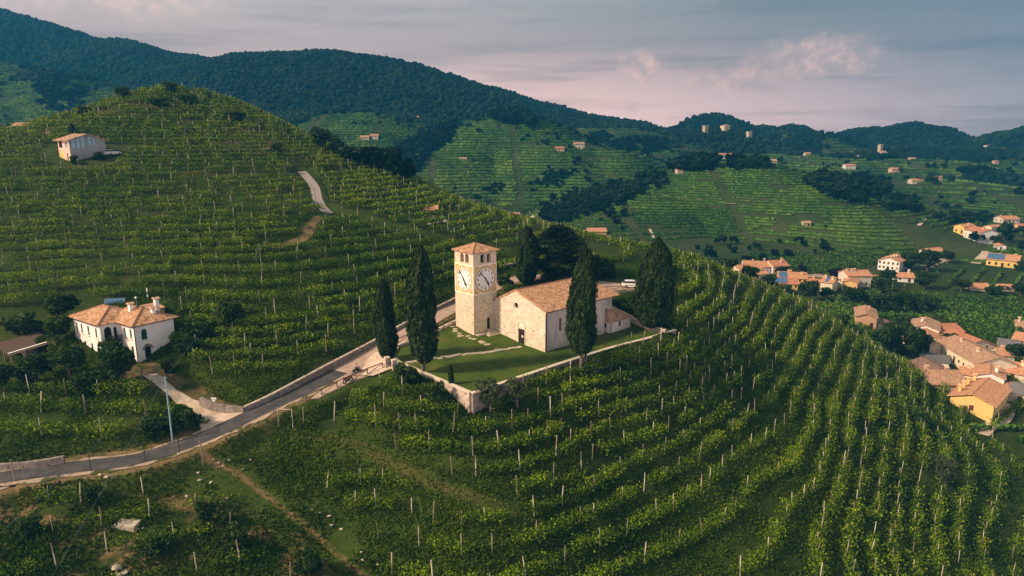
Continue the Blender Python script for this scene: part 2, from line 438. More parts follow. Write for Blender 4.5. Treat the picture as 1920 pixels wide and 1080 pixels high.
def tile_build(a, bcol, c3, moss=(.10, .085, .06), vert=.23, rowh=.38):
    def f(N, b):
        uv = N.new('ShaderNodeUVMap', uv_map='uv').outputs[0]
        sp = N.new('ShaderNodeSeparateXYZ', {0: uv})
        ucol = N.math('FLOOR', N.math('DIVIDE', sp.outputs[0], vert)); vrow = N.math('FLOOR', N.math('DIVIDE', sp.outputs[1], rowh))
        wn = N.new('ShaderNodeTexWhiteNoise', noise_dimensions='2D')
        N.put(wn, 'Vector', N.new('ShaderNodeCombineXYZ', {0: ucol, 1: vrow}).outputs[0])
        r = wn.outputs['Value']
        c = N.mix(N.rng(r, 0, .6), rgb(*a), rgb(*bcol)); c = N.mix(N.rng(r, .62, 1), c, rgb(*c3)); c = N.mix(N.math('MULTIPLY', N.rng(r, .16, .0), .8), c, rgb(*moss))
        n = N.noise(uv, .55, 6, .65); c = N.mix(N.math('MULTIPLY', N.rng(n, .5, .72), .55), c, rgb(*c3))
        n2 = N.noise(uv, 1.7, 6, .72); c = N.mix(N.math('MULTIPLY', N.rng(n2, .56, .70), .8), c, rgb(*moss))
        fv = N.math('FRACT', N.math('DIVIDE', sp.outputs[1], rowh)); fu = N.math('FRACT', N.math('DIVIDE', sp.outputs[0], vert))
        hu = N.math('SINE', N.math('MULTIPLY', fu, math.pi)); hgt = N.math('ADD', N.math('MULTIPLY', hu, .06), N.math('MULTIPLY', fv, -.05))
        bump(N, b, N.math('ADD', hgt, N.math('MULTIPLY', r, .03)), 1.0, 1.0)
        return c
    return f


M = {}
M['vine'] = leaf_mat('vine_leaf', (.013, .036, .002), (.070, .135, .004), (.225, .315, .010), .3, yellow=(.20, .17, .015))
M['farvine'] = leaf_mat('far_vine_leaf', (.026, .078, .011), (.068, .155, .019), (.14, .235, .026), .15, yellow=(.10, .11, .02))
M['tree'] = leaf_mat('tree_leaf', (.016, .036, .008), (.032, .066, .012), (.066, .105, .018), .2, .5)
M['olive'] = leaf_mat('olive_leaf', (.03, .045, .02), (.055, .075, .034), (.09, .11, .05), .2, .3)
M['purple'] = leaf_mat('purple_leaf', (.008, .004, .012), (.014, .008, .020), (.024, .014, .03), .1)
M['cypress'] = leaf_mat('cypress_leaf', (.004, .010, .003), (.013, .028, .006), (.044, .072, .013), .05)
M['cedar'] = leaf_mat('cedar_needle', (.004, .009, .003), (.011, .021, .005), (.034, .048, .009), .05)
M['forest'] = leaf_mat('forest_leaf', (.004, .013, .008), (.008, .025, .013), (.018, .042, .017), .1, .8)
M['grass'] = leaf_mat('grass_blade', (.026, .056, .003), (.058, .106, .005), (.125, .175, .009), .3, yellow=(.17, .15, .025))
M['bark'] = mat('bark', lambda N, b: N.mix(N.noise(pos(N), 6, 4), rgb(.07, .05, .035), rgb(.17, .13, .10)))
M['church_stone'] = mat('church_stone', stone_build((.55, .455, .355), (.26, .21, .16), (.76, .65, .53), 4.2, .45, .75))
M['tower_stone'] = mat('tower_stone', stone_build((.56, .45, .33), (.24, .18, .13), (.74, .62, .47), 4.4, .5, .5))
M['side_plaster'] = mat('side_plaster', plaster_build((.52, .46, .42), (.30, .26, .235), .75))
M['sac_plaster'] = mat('sacristy_plaster', plaster_build((.78, .73, .68), (.55, .49, .45), .5))
M['dry_stone'] = mat('dry_stone', stone_build((.19, .165, .145), (.045, .04, .035), (.32, .28, .24), 3.2, .9, .25))
M['yard_wall_shaded'] = mat('yard_wall_shaded', stone_build((.20, .165, .14), (.05, .045, .04), (.30, .26, .21), 2.2, .7, .3))  # right run's copy: plant shade and weathering put into the darker colour
M['yard_wall'] = mat('yard_wall', stone_build((.36, .29, .24), (.10, .08, .065), (.52, .44, .36), 2.2, .6, .4))
M['coping'] = mat('coping', plaster_build((.70, .60, .47), (.42, .34, .25), .7, 1.5))
M['clock_white'] = mat('clock_white', plaster_build((.84, .80, .74), (.66, .58, .50), .35))
M['clock_panel'] = mat('clock_panel', plaster_build((.80, .70, .54), (.62, .48, .32), .35))
M['ochre'] = mat('clock_ochre', plaster_build((.58, .38, .16), (.45, .28, .12), .4))
M['black'] = mat('black_paint', (.012, .010, .010), rough=.5)
M['dark'] = mat('dark_opening', (.010, .009, .008), rough=.9)
M['glass'] = mat('window_glass', (.015, .025, .028), rough=.12, spec=.6)
M['sky_glass'] = mat('sky_glass', (.34, .50, .54), rough=.25, spec=.6)
M['green_shutter'] = mat('green_shutter', (.012, .055, .050), rough=.6)
M['dark_shutter'] = mat('dark_shutter', (.10, .035, .03), rough=.6)
M['wood'] = mat('dark_wood', lambda N, b: N.mix(N.noise(pos(N), 3, 4), rgb(.055, .035, .025), rgb(.12, .08, .055)))
M['rail_wood'] = mat('rail_wood', lambda N, b: N.mix(N.noise(pos(N), 3, 4), rgb(.10, .055, .035), rgb(.20, .12, .08)))
M['door_wood'] = mat('door_wood', (.045, .028, .018), rough=.6)
M['post'] = mat('vine_post', lambda N, b: N.mix(N.rng(N.noise(pos(N), .35, 2), .4, .62), rgb(.22, .17, .12), rgb(.56, .48, .39)))
M['post_wood'] = mat('wood_post', lambda N, b: N.mix(N.noise(pos(N), 2, 3), rgb(.14, .10, .07), rgb(.30, .23, .16)))
M['metal_grey'] = mat('grey_metal', (.22, .23, .24), rough=.45, metal=.6)
M['dark_metal'] = mat('dark_metal', (.03, .03, .032), rough=.4, metal=.5)
M['blue_pole'] = mat('blue_pole', lambda N, b: N.mix(N.noise(pos(N), .8, 4), rgb(.16, .33, .40), rgb(.30, .44, .50)), rough=.5)
M['wire'] = mat('wire', (.16, .22, .24), rough=.5)
M['white'] = mat('white_paint', (.80, .78, .75), rough=.4)
M['chrome'] = mat('chrome', (.6, .6, .6), rough=.2, metal=1)
M['tyre'] = mat('tyre', (.015, .015, .016), rough=.8)
M['orange'] = mat('orange_paint', (.55, .10, .03), rough=.35)
M['blue_paint'] = mat('blue_paint', (.05, .10, .18), rough=.35)
M['rock'] = mat('rock', stone_build((.40, .33, .27), (.16, .12, .09), (.58, .50, .42), 1.5, .3, .4))
M['flag'] = mat('flagstone', lambda N, b: N.mix(N.noise(pos(N), 1.4, 5), rgb(.34, .28, .20), rgb(.60, .53, .42)))
M['tile_church'] = mat('tile_church', tile_build((.42, .20, .10), (.54, .29, .155), (.66, .43, .27), (.16, .095, .06)))
M['tile_old'] = mat('tile_old', tile_build((.42, .22, .13), (.54, .31, .19), (.64, .42, .28), (.20, .13, .09)))
M['tile_red'] = mat('tile_red', tile_build((.50, .17, .085), (.60, .24, .13), (.66, .33, .20), (.26, .13, .09)))
M['tile_orange'] = mat('tile_orange', tile_build((.58, .25, .12), (.66, .32, .17), (.72, .42, .25), (.34, .18, .12)))
M['tile_dark'] = mat('tile_dark', tile_build((.20, .12, .09), (.28, .17, .12), (.34, .22, .17), (.09, .07, .06)))
M['slate'] = mat('grey_sheet', lambda N, b: N.mix(N.noise(pos(N), .8, 4), rgb(.10, .10, .11), rgb(.22, .21, .21)))
M['solar'] = mat('solar_panel', lambda N, b: N.mix(N.noise(pos(N), .6, 2), rgb(.05, .12, .24), rgb(.09, .19, .34)), rough=.2, spec=.6)
PL = dict(white=(.84, .80, .76), cream=(.80, .68, .50), yellow=(.76, .53, .19), ochre=(.74, .50, .22), pink=(.70, .50, .40), blue=(.42, .58, .70), lilac=(.40, .40, .62),
          brick=(.56, .34, .22), grey=(.36, .35, .345), pale=(.70, .62, .52), purple=(.30, .16, .36), beige=(.62, .52, .40))
for k, v in PL.items():
    M['p_' + k] = mat('plaster_' + k, plaster_build(v, tuple(x * .72 for x in v), .5))
M['asphalt'] = mat('asphalt', lambda N, b: (bump(N, b, N.noise(pos(N), 30, 3), .3, .01),
    N.mix(N.rng(N.noise(pos(N), .5, 6, .65), .35, .7), rgb(.045, .043, .046), rgb(.085, .078, .078)))[1])
M['pale_road'] = mat('pale_road', lambda N, b: N.mix(N.rng(N.noise(pos(N), .6, 6, .7), .35, .7), rgb(.34, .24, .185), rgb(.46, .345, .27)))
M['gravel'] = mat('gravel', lambda N, b: (bump(N, b, N.noise(pos(N), 14, 4), .5, .03),
    N.mix(N.rng(N.noise(pos(N), .7, 6, .7), .35, .7), rgb(.46, .34, .25), rgb(.66, .54, .44)))[1])
M['verge'] = mat('verge', lambda N, b: N.mix(N.rng(N.noise(pos(N), .33, 6, .7), .46, .58), N.mix(N.noise(pos(N), .9, 5, .7), rgb(.25, .18, .12), rgb(.47, .37, .28)), rgb(.05, .065, .014)))
M['concrete_road'] = mat('concrete_road', lambda N, b: N.mix(N.noise(pos(N), .8, 6, .7), rgb(.22, .19, .17), rgb(.42, .36, .32)))


def lawn_col(N, b):
    p = pos(N)
    c = N.mix(N.rng(N.noise(p, .35, 5, .6), .3, .7), rgb(.034, .072, .008), rgb(.085, .125, .014))
    c = N.mix(N.math('MULTIPLY', N.rng(N.noise(p, .17, 5, .65), .52, .68), .75), c, rgb(.15, .12, .03))
    c = N.mix(N.math('MULTIPLY', N.rng(N.noise(p, 1.6, 5, .7), .46, .66), .5), c, rgb(.085, .115, .016))
    c = N.mix(N.math('MULTIPLY', N.rng(N.noise(p, 7, 4, .7), .45, .7), .5), c, rgb(.025, .045, .008))
    bump(N, b, N.noise(p, 9, 5, .7), .8, .08)
    return c
M['lawn'] = mat('lawn', lawn_col, spec=.1)


def ground_col(N, b):
    p = pos(N)
    fo = attr(N, 'forest'); so = attr(N, 'soil'); pa = attr(N, 'bright')
    g = N.mix(N.rng(N.noise(p, .25, 6, .65), .3, .7), rgb(.022, .042, .004), rgb(.050, .076, .008))
    g = N.mix(N.math('MULTIPLY', N.rng(N.noise(p, 1.3, 5, .7), .42, .7), .55), g, rgb(.020, .034, .005))
    g = N.mix(N.math('MULTIPLY', N.rng(N.noise(p, .06, 5, .65), .5, .68), .5), g, rgb(.06, .06, .014))
    big = N.noise(p, .012, 5, .6)
    g = N.mix(N.math('MULTIPLY', N.rng(big, .55, .72), .45), g, rgb(.08, .068, .03))
    g = N.mix(pa, g, N.mix(N.noise(p, .5, 5, .6), rgb(.045, .080, .010), rgb(.09, .12, .018)))
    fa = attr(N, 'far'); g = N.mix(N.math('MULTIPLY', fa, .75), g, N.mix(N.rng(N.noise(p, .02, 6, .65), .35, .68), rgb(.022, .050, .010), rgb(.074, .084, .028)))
    s = N.mix(N.noise(p, .8, 6, .7), rgb(.13, .08, .04), rgb(.28, .19, .09))
    sm = N.math('MULTIPLY', so, N.rng(N.noise(p, .45, 5, .65), .34, .56))
    g = N.mix(sm, g, s)
    g = N.mix(fo, g, N.mix(N.noise(p, .05, 5, .7), rgb(.005, .014, .006), rgb(.012, .026, .010)))
    bump(N, b, N.noise(p, 2.5, 6, .7), .9, .25)
    return g
M['ground'] = mat('ground_cover', ground_col, spec=.1)


# ---------------------------------------------------------------- mesh helpers
def setp(o, label=None, cat=None, group=None, kind=None):
    if label: o['label'] = label
    if cat: o['category'] = cat
    if group: o['group'] = group
    if kind: o['kind'] = kind
    return o


def link(name, me, parent=None):
    o = bpy.data.objects.new(name, me); col.objects.link(o)
    if parent is not None: o.parent = parent
    return o


def empty(name, loc, rz=0.0, **k):
    o = bpy.data.objects.new(name, None); col.objects.link(o); o.location = loc; o.rotation_euler = (0, 0, rz); o.empty_display_size = .2
    return setp(o, **k)


def np_mesh(name, V, F, mats, attrs=None, smooth=False, mi=None):
    """V (n,3), F (m,k) with k = 3 or 4"""
    V = np.asarray(V, np.float32); F = np.asarray(F, np.int32); k = F.shape[1]
    me = bpy.data.meshes.new(name)
    me.vertices.add(len(V)); me.vertices.foreach_set('co', V.ravel())
    me.loops.add(F.size); me.loops.foreach_set('vertex_index', F.ravel())
    me.polygons.add(len(F)); me.polygons.foreach_set('loop_start', np.arange(0, F.size, k, dtype=np.int32))
    for m in (mats if isinstance(mats, (list, tuple)) else [mats]): me.materials.append(m)
    if mi is not None: me.polygons.foreach_set('material_index', np.asarray(mi, np.int32))
    if smooth: me.polygons.foreach_set('use_smooth', np.ones(len(F), bool))
    me.update(calc_edges=True)
    for an, (dom, arr) in (attrs or {}).items():
        a = me.attributes.new(an, 'FLOAT', dom); a.data.foreach_set('value', np.asarray(arr, np.float32).ravel())
    return me


def leaf_quads(C, size, up=0.35, r=rng, asp=0.75):
    """leaf-sized quads with random facing around centres C; size (n,)"""
    n = len(C)
    nrm = r.normal(size=(n, 3)); nrm[:, 2] = np.abs(nrm[:, 2]) + up; nrm /= np.linalg.norm(nrm, axis=1)[:, None]
    a = np.cross(nrm, r.normal(size=(n, 3))); a /= np.linalg.norm(a, axis=1)[:, None] + 1e-9
    b = np.cross(nrm, a)
    s = np.asarray(size)[:, None] * .5
    a = a * s; b = b * s * asp
    V = np.empty((n, 4, 3)); V[:, 0] = C - a * .6 - b; V[:, 1] = C + a - b * .5; V[:, 2] = C + a * .5 + b; V[:, 3] = C - a + b * .7
    return V.reshape(-1, 3), np.arange(4 * n).reshape(n, 4)


class MB:
    """collects boxes, tubes, sheets; builds ONE mesh object"""
    def __init__(s): s.v = []; s.f = []; s.m = []; s.uv = []
    def add(s, V, F, mi=0, uv=None):
        o = len(s.v); s.v += [tuple(map(float, p)) for p in V]
        for k, f in enumerate(F):
            s.f.append(tuple(o + i for i in f)); s.m.append(mi); s.uv.append(uv[k] if uv else None)
        return s
    def box(s, x0, x1, y0, y1, z0, z1, mi=0, X=None):
        V = [(x, y, z) for z in (z0, z1) for y in (y0, y1) for x in (x0, x1)]
        if X is not None: V = [tuple(X @ Vector(p)) for p in V]
        return s.add(V, [(0, 2, 3, 1), (4, 5, 7, 6), (0, 1, 5, 4), (2, 6, 7, 3), (0, 4, 6, 2), (1, 3, 7, 5)], mi)
    def bar(s, a, b, w, h=None, mi=0, up=(0, 0, 1)):
        a = Vector(a); b = Vector(b); h = h or w; d = (b - a).normalized(); up = Vector(up)
        if abs(d.dot(up)) > .98: up = Vector((1, 0, 0))
        x = d.cross(up).normalized(); y = x.cross(d)
        V = []
        for p in (a, b):
            for (i, j) in ((-1, -1), (1, -1), (1, 1), (-1, 1)): V.append(p + x * (i * w / 2) + y * (j * h / 2))
        return s.add(V, [(0, 1, 2, 3), (7, 6, 5, 4), (0, 4, 5, 1), (1, 5, 6, 2), (2, 6, 7, 3), (3, 7, 4, 0)], mi)
    def tube(s, pts, rad, n=6, mi=0, cap=True):
        P = [Vector(p) for p in pts]; rr = rad if isinstance(rad, (list, tuple)) else [rad] * len(P)
        o = len(s.v); V = []
        for i, p in enumerate(P):
            d = (P[min(i + 1, len(P) - 1)] - P[max(0, i - 1)]).normalized(); up = Vector((0, 0, 1)) if abs(d.z) < .95 else Vector((1, 0, 0))
            x = d.cross(up).normalized(); y = x.cross(d)
            for k in range(n):
                t = 2 * math.pi * k / n; V.append(p + x * (math.cos(t) * rr[i]) + y * (math.sin(t) * rr[i]))
        F = [(i * n + k, i * n + (k + 1) % n, (i + 1) * n + (k + 1) % n, (i + 1) * n + k) for i in range(len(P) - 1) for k in range(n)]
        if cap: F += [tuple(range(n))[::-1], tuple((len(P) - 1) * n + k for k in range(n))]
        return s.add(V, F, mi)
    def lathe(s, prof, c=(0, 0, 0), n=12, mi=0):
        V = []; c = Vector(c)
        for (r, z) in prof:
            for k in range(n): V.append(c + Vector((r * math.cos(2 * math.pi * k / n), r * math.sin(2 * math.pi * k / n), z)))
        F = [(i * n + k, i * n + (k + 1) % n, (i + 1) * n + (k + 1) % n, (i + 1) * n + k) for i in range(len(prof) - 1) for k in range(n)]
        return s.add(V, F, mi)
    def build(s, name, mats, parent=None, smooth=False, bevel=0):
        me = bpy.data.meshes.new(name); me.from_pydata(s.v, [], s.f)
        for m in (mats if isinstance(mats, (list, tuple)) else [mats]): me.materials.append(m)
        me.polygons.foreach_set('material_index', s.m)
        if any(u for u in s.uv):
            ul = me.uv_layers.new(name='uv')
            for p in me.polygons:
                u = s.uv[p.index]
                if u:
                    for k, li in enumerate(p.loop_indices): ul.data[li].uv = u[k]
        bm = bmesh.new(); bm.from_mesh(me); bmesh.ops.recalc_face_normals(bm, faces=bm.faces); bm.to_mesh(me); bm.free()
        if smooth: me.polygons.foreach_set('use_smooth', [True] * len(me.polygons))
        me.update()
        return link(name, me, parent)


# ---------------------------------------------------------------- a fast lookup of the near ground
GX = np.arange(-240, 171, 1.0); GY = np.arange(40, 331, 1.0)
_gx, _gy = np.meshgrid(GX, GY)
_h0, _near, _ = H0(_gx.ravel(), _gy.ravel()); H0G = _h0.reshape(_gx.shape); NEARG = _near.reshape(_gx.shape)


def bil(A, x, y):
    fx = np.clip(x - GX[0], 0, len(GX) - 1.001); fy = np.clip(y - GY[0], 0, len(GY) - 1.001)
    i = fx.astype(int); j = fy.astype(int); u = fx - i; v = fy - j
    return (A[j, i] * (1 - u) + A[j, i + 1] * u) * (1 - v) + (A[j + 1, i] * (1 - u) + A[j + 1, i + 1] * u) * v


ZLINE = np.vstack([ROAD, np.array([(34, 150, 3), (60, 195, 0), (90, 260, 0)])])
_, _, _, ZSIDE = line_dist(_gx, _gy, ZLINE)          # +1 on the left hill's side of the road
DR, _, _, _ = line_dist(_gx, _gy, ROAD); DD, _, _, _ = line_dist(_gx, _gy, DRIVE); DU, _, _, _ = line_dist(_gx, _gy, UPROAD)
YARD = np.array([PZ(*p) for p in [(60, 720, -1), (0, 690, -1), (0, 612, 3), (130, 575, 3.5), (330, 585, 3.5), (352, 640, 1.5), (352, 690, 0), (300, 705, -.6), (268, 700, -.6), (200, 715, -1)]])
UPYARD = np.array([G(*p) for p in [(95, 318), (215, 314), (240, 285), (235, 272), (90, 272)]])
MEADOW = np.array([G(*p) for p in [(390, 862), (470, 812), (560, 800), (620, 850), (600, 905), (640, 960), (690, 1000), (700, 1085), (590, 1085), (480, 960)]])
BANK = np.array([G(*p) for p in [(-40, 900), (130, 885), (290, 860), (400, 862), (470, 905), (420, 935), (250, 905), (100, 925), (-40, 940)]])
RAILS = np.array([G(*p) for p in [(555, 775), (620, 752), (725, 712), (752, 694), (722, 655), (560, 735)]])
PARK = np.array([np.array(p) for p in [(18, 140.0, 3.4), (30, 143.0, 3.4), (31, 151, 3.5), (15, 153, 3.5), (5, 155, 3.4), (3, 150, 3.3), (14, 147, 3.4)]])
TRACKS = [smooth_line([G(*p) for p in q], 60) for q in (
    [(500, 805), (620, 822), (720, 862), (820, 910), (900, 938), (960, 955)],
    [(380, 852), (440, 885), (520, 945), (600, 1010), (700, 1095)],
    [(520, 462), (548, 455), (575, 442), (583, 420), (600, 408)])]
TRW = [.6, .33, 1.2]; TRS = [.22, .9, 1.0]
VALID = NEARG & (DR > 4.3) & (DD > 3.6) & (DU > 3.0)
for P in (LAWN, YARD, UPYARD, MEADOW, BANK, PARK, RAILS): VALID &= ~in_poly(_gx, _gy, P)
_cl = LAWN.copy(); _cc = LAWN.mean(0); _cl = _cc + (_cl - _cc) * 1.05
VALID &= ~in_poly(_gx, _gy, _cl)
TRD = np.full(_gx.shape, 99.0); TRG = TRD.copy()
for T_, w_, s_ in zip(TRACKS, TRW, TRS):
    d_, _, _, _ = line_dist(_gx, _gy, T_); TRD = np.minimum(TRD, d_ - w_)
    if s_ > .5: TRG = np.minimum(TRG, d_ - w_)
VALID &= TRD > .8


def terrace(x, y, z):
    """steps the vineyard slopes into shallow terraces along the contours"""
    step = np.where(bil(ZSIDE.astype(float), x, y) > 0, 1.1, TERR)
    q = z / step; f = q - np.floor(q)
    return z + step * .42 * (sstep(.25, .95, f) - f) * sstep(0, 3, bil(np.where(VALID, 3.0, 0.0), x, y))

# ---------------------------------------------------------------- ground sheet
def Hn(x, y):
    """finished near ground: base, terraces, roads"""
    z = H(x, y); return np.where(inG(x, y), terrace(x, y, z), z)
def inG(x, y): return (x > GX[0] + 2) & (x < GX[-1] - 2) & (y > GY[0] + 2) & (y < GY[-1] - 2)


GR = {}
def make_ground():
    ang = np.linspace(R(-47), R(47), 1000)
    rad = np.concatenate([np.geomspace(38, 330, 720, endpoint=False), np.geomspace(330, 3300, 420)])
    A, Q = np.meshgrid(ang, rad); x = (Q * np.sin(A)).ravel(); y = (Q * np.cos(A)).ravel()
    z, near, idx = H(x, y, True)
    g = inG(x, y); z[g] = terrace(x[g], y[g], z[g])
    forest = forest_at(x, y, near, idx)
    soil = np.zeros_like(x); bright = np.zeros_like(x)
    xs, ys = x[g], y[g]
    sg = np.zeros(len(xs))
    for T_, w_, s_ in zip(TRACKS, TRW, TRS):
        bx = (xs > T_[:, 0].min() - 3) & (xs < T_[:, 0].max() + 3) & (ys > T_[:, 1].min() - 3) & (ys < T_[:, 1].max() + 3)
        d_, _, _, _ = line_dist(xs[bx], ys[bx], T_); rut = 1 - sstep(w_ * .35, w_ * .8, np.abs(d_ - w_ * .5)) * .8
        sg[bx] = np.maximum(sg[bx], np.where(d_ < w_ * 1.3, rut * s_, 0))
    soil[g] = sg
    dr = bil(DR, xs, ys); soil[g] = np.maximum(soil[g], (1 - sstep(3.0, 4.2, dr)) * .9)
    dd = bil(DD, xs, ys); soil[g] = np.maximum(soil[g], (1 - sstep(2.4, 3.3, dd)) * .7)
    low = in_poly(xs, ys, np.array([G(*p) for p in [(-60, 950), (150, 930), (420, 930), (560, 1000), (640, 1090), (-60, 1090)]]))
    soil[g] = np.maximum(soil[g], low * .95 * sstep(-.06, .05, fbm(xs / 6, ys / 3, 3)))
    top = (ys > 218) & (xs < -20); soil[g] = np.maximum(soil[g], top * .8 * sstep(.02, .1, fbm(xs / 22, ys / 10, 3)))
    bright[g] = np.maximum(in_poly(xs, ys, MEADOW), in_poly(xs, ys, BANK)) * .35
    tr = bil(TRD, xs, ys); bright[g] = np.maximum(bright[g], np.where((tr < .8) & (tr > .3), .4, 0))
    e = (z.reshape(A.shape) - CAM_H) / Q; cm = np.maximum.accumulate(e, axis=0)
    GR.update(x=x.reshape(A.shape), y=y.reshape(A.shape), z=z.reshape(A.shape), forest=forest.reshape(A.shape), vis=(e + 11 / Q >= cm), near=near.reshape(A.shape), idx=idx.reshape(A.shape), Q=Q)
    nr, na = A.shape; i = np.arange(nr * na).reshape(nr, na)
    F = np.stack([i[:-1, :-1], i[:-1, 1:], i[1:, 1:], i[1:, :-1]], -1).reshape(-1, 4)
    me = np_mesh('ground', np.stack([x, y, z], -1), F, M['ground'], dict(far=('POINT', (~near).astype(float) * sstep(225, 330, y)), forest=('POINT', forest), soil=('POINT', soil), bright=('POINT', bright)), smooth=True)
    setp(link('ground', me), kind='structure')
make_ground()


def sheet(name, L, wl, wr, m, lift=.03, kind='structure', uvscale=None):
    """a flat strip that follows a line; wl, wr half widths to the left and right"""
    V = []; F = []
    for k in range(len(L)):
        a = L[max(0, k - 1)]; b = L[min(len(L) - 1, k + 1)]; d = (b - a)[:2]; d = d / np.linalg.norm(d); n = np.array([-d[1], d[0], 0])
        jl = wl(k) if callable(wl) else wl; jr = wr(k) if callable(wr) else wr
        V += [L[k] + n * jl + [0, 0, lift], L[k] - n * jr + [0, 0, lift]]
        if k: F.append((2 * k - 2, 2 * k - 1, 2 * k + 1, 2 * k))
    o = MB().add(V, F).build(name, m)
    return setp(o, kind=kind)


jit = lambda a, s: (lambda k: a + s * (vnoise(np.array(k * .9), np.array(a * 7.0)) - .5))
kk = int(np.argmin(np.abs(ROAD[:, 0] - PZ(625, 695, -1.3)[0]) + np.abs(ROAD[:, 1] - PZ(625, 695, -1.3)[1])))
sheet('road_verge', ROAD[:kk + 4], jit(2.35, .8), jit(2.6, 1.0), M['verge'], .02)
sheet('asphalt_road', ROAD[:kk + 1], 1.75, 1.75, M['asphalt'], .045)
sheet('pale_road', ROAD[kk:], jit(2.0, .3), 2.2, M['pale_road'], .05)
def draped(name, pts, m, lift, step=.9):
    bm = bmesh.new(); bm.faces.new([bm.verts.new((p[0], p[1], 0)) for p in pts]); P = np.array(pts)
    for ax in (0, 1):
        for v in np.arange(P[:, ax].min() + .2, P[:, ax].max(), step):
            no = Vector((1, 0, 0)) if ax == 0 else Vector((0, 1, 0)); bmesh.ops.bisect_plane(bm, geom=bm.verts[:] + bm.edges[:] + bm.faces[:], plane_co=no * float(v), plane_no=no)
    xy = np.array([v.co[:2] for v in bm.verts]); zz = H(xy[:, 0], xy[:, 1]) + lift
    for v, z in zip(bm.verts, zz): v.co.z = z
    me = bpy.data.meshes.new(name); bm.to_mesh(me); bm.free(); me.materials.append(m); return setp(link(name, me), kind='structure')
draped('drive', [G(p[0], p[1]) for p in [(266, 704, -.7), (298, 701, -.6), (332, 733, -2.2), (356, 746, -2.8), (385, 757, -3.2), (430, 768, -3.6), (460, 772, -3.5), (466, 778, -3.6), (440, 789, -3.9), (405, 806, -4.3), (380, 816, -4.6), (376, 802, -4.4), (362, 782, -3.9), (340, 762, -3.3), (312, 738, -2.3), (286, 718, -1.2)]], M['gravel'], .10)
sheet('hill_road', UPROAD[28:], 1.35, 1.35, M['concrete_road'], .12)
# a paved apron by the gate and the small car park behind the church
draped('road_bay', [G(*p) for p in [(583, 748), (604, 722), (624, 700), (660, 683), (700, 664), (722, 668), (738, 690), (716, 695), (671, 713), (625, 734), (596, 749)]], M['pale_road'], .065)
ap = [PZ(*p) for p in [(672, 704, -.9), (700, 705, -.6), (736, 691, .05), (724, 676, .2), (706, 660, .05), (690, 672, -.35)]]
setp(MB().add([p + np.array([0, 0, .07]) for p in ap], [tuple(range(len(ap)))]).build('gate_apron', M['gravel']), kind='structure')
setp(MB().add([p + np.array([0, 0, .08]) for p in PARK], [tuple(range(len(PARK)))]).build('car_park', M['pale_road']), kind='structure')
# lawn
_c = np.array([LAWN[:, 0].mean(), LAWN[:, 1].mean(), 0])
def lawn_z(x, y):
    w = 1.0 / ((LAWN[:, 0][None] - x[:, None]) ** 2 + (LAWN[:, 1][None] - y[:, None]) ** 2 + 4.0)
    P = np.array([PZ(1022, 661, 0), PZ(984, 648, .05), PZ(889, 628, 1.0), PZ(855, 608, 1.8), PZ(930, 628, .8), PZ(1180, 628, .25), PZ(960, 700, -.1), PZ(1060, 655, .05)])
    w2 = 3.0 / ((P[:, 0][None] - x[:, None]) ** 2 + (P[:, 1][None] - y[:, None]) ** 2 + 4.0)
    return ((w * LAWN[:, 2][None]).sum(1) + (w2 * P[:, 2][None]).sum(1)) / (w.sum(1) + w2.sum(1))
def make_lawn():
    bm = bmesh.new(); bm.faces.new([bm.verts.new((p[0], p[1], 0)) for p in LAWN])
    for ax, rng_ in ((0, np.arange(-26, 34, 1.3)), (1, np.arange(86, 134, 1.3))):
        for v in rng_:
            no = Vector((1, 0, 0)) if ax == 0 else Vector((0, 1, 0))
            bmesh.ops.bisect_plane(bm, geom=bm.verts[:] + bm.edges[:] + bm.faces[:], plane_co=no * float(v), plane_no=no)
    bm.verts.ensure_lookup_table()
    xy = np.array([v.co[:2] for v in bm.verts]); zz = lawn_z(xy[:, 0], xy[:, 1]) + .1 * fbm(xy[:, 0] / 4, xy[:, 1] / 4, 3)
    for v, z in zip(bm.verts, zz): v.co.z = z
    for f in bm.faces: f.smooth = True
    me = bpy.data.meshes.new('lawn'); bm.to_mesh(me); bm.free(); me.materials.append(M['lawn'])
    setp(link('lawn', me), kind='structure')
make_lawn()
LZ = lambda x, y: float(lawn_z(np.array([x]), np.array([y]))[0])


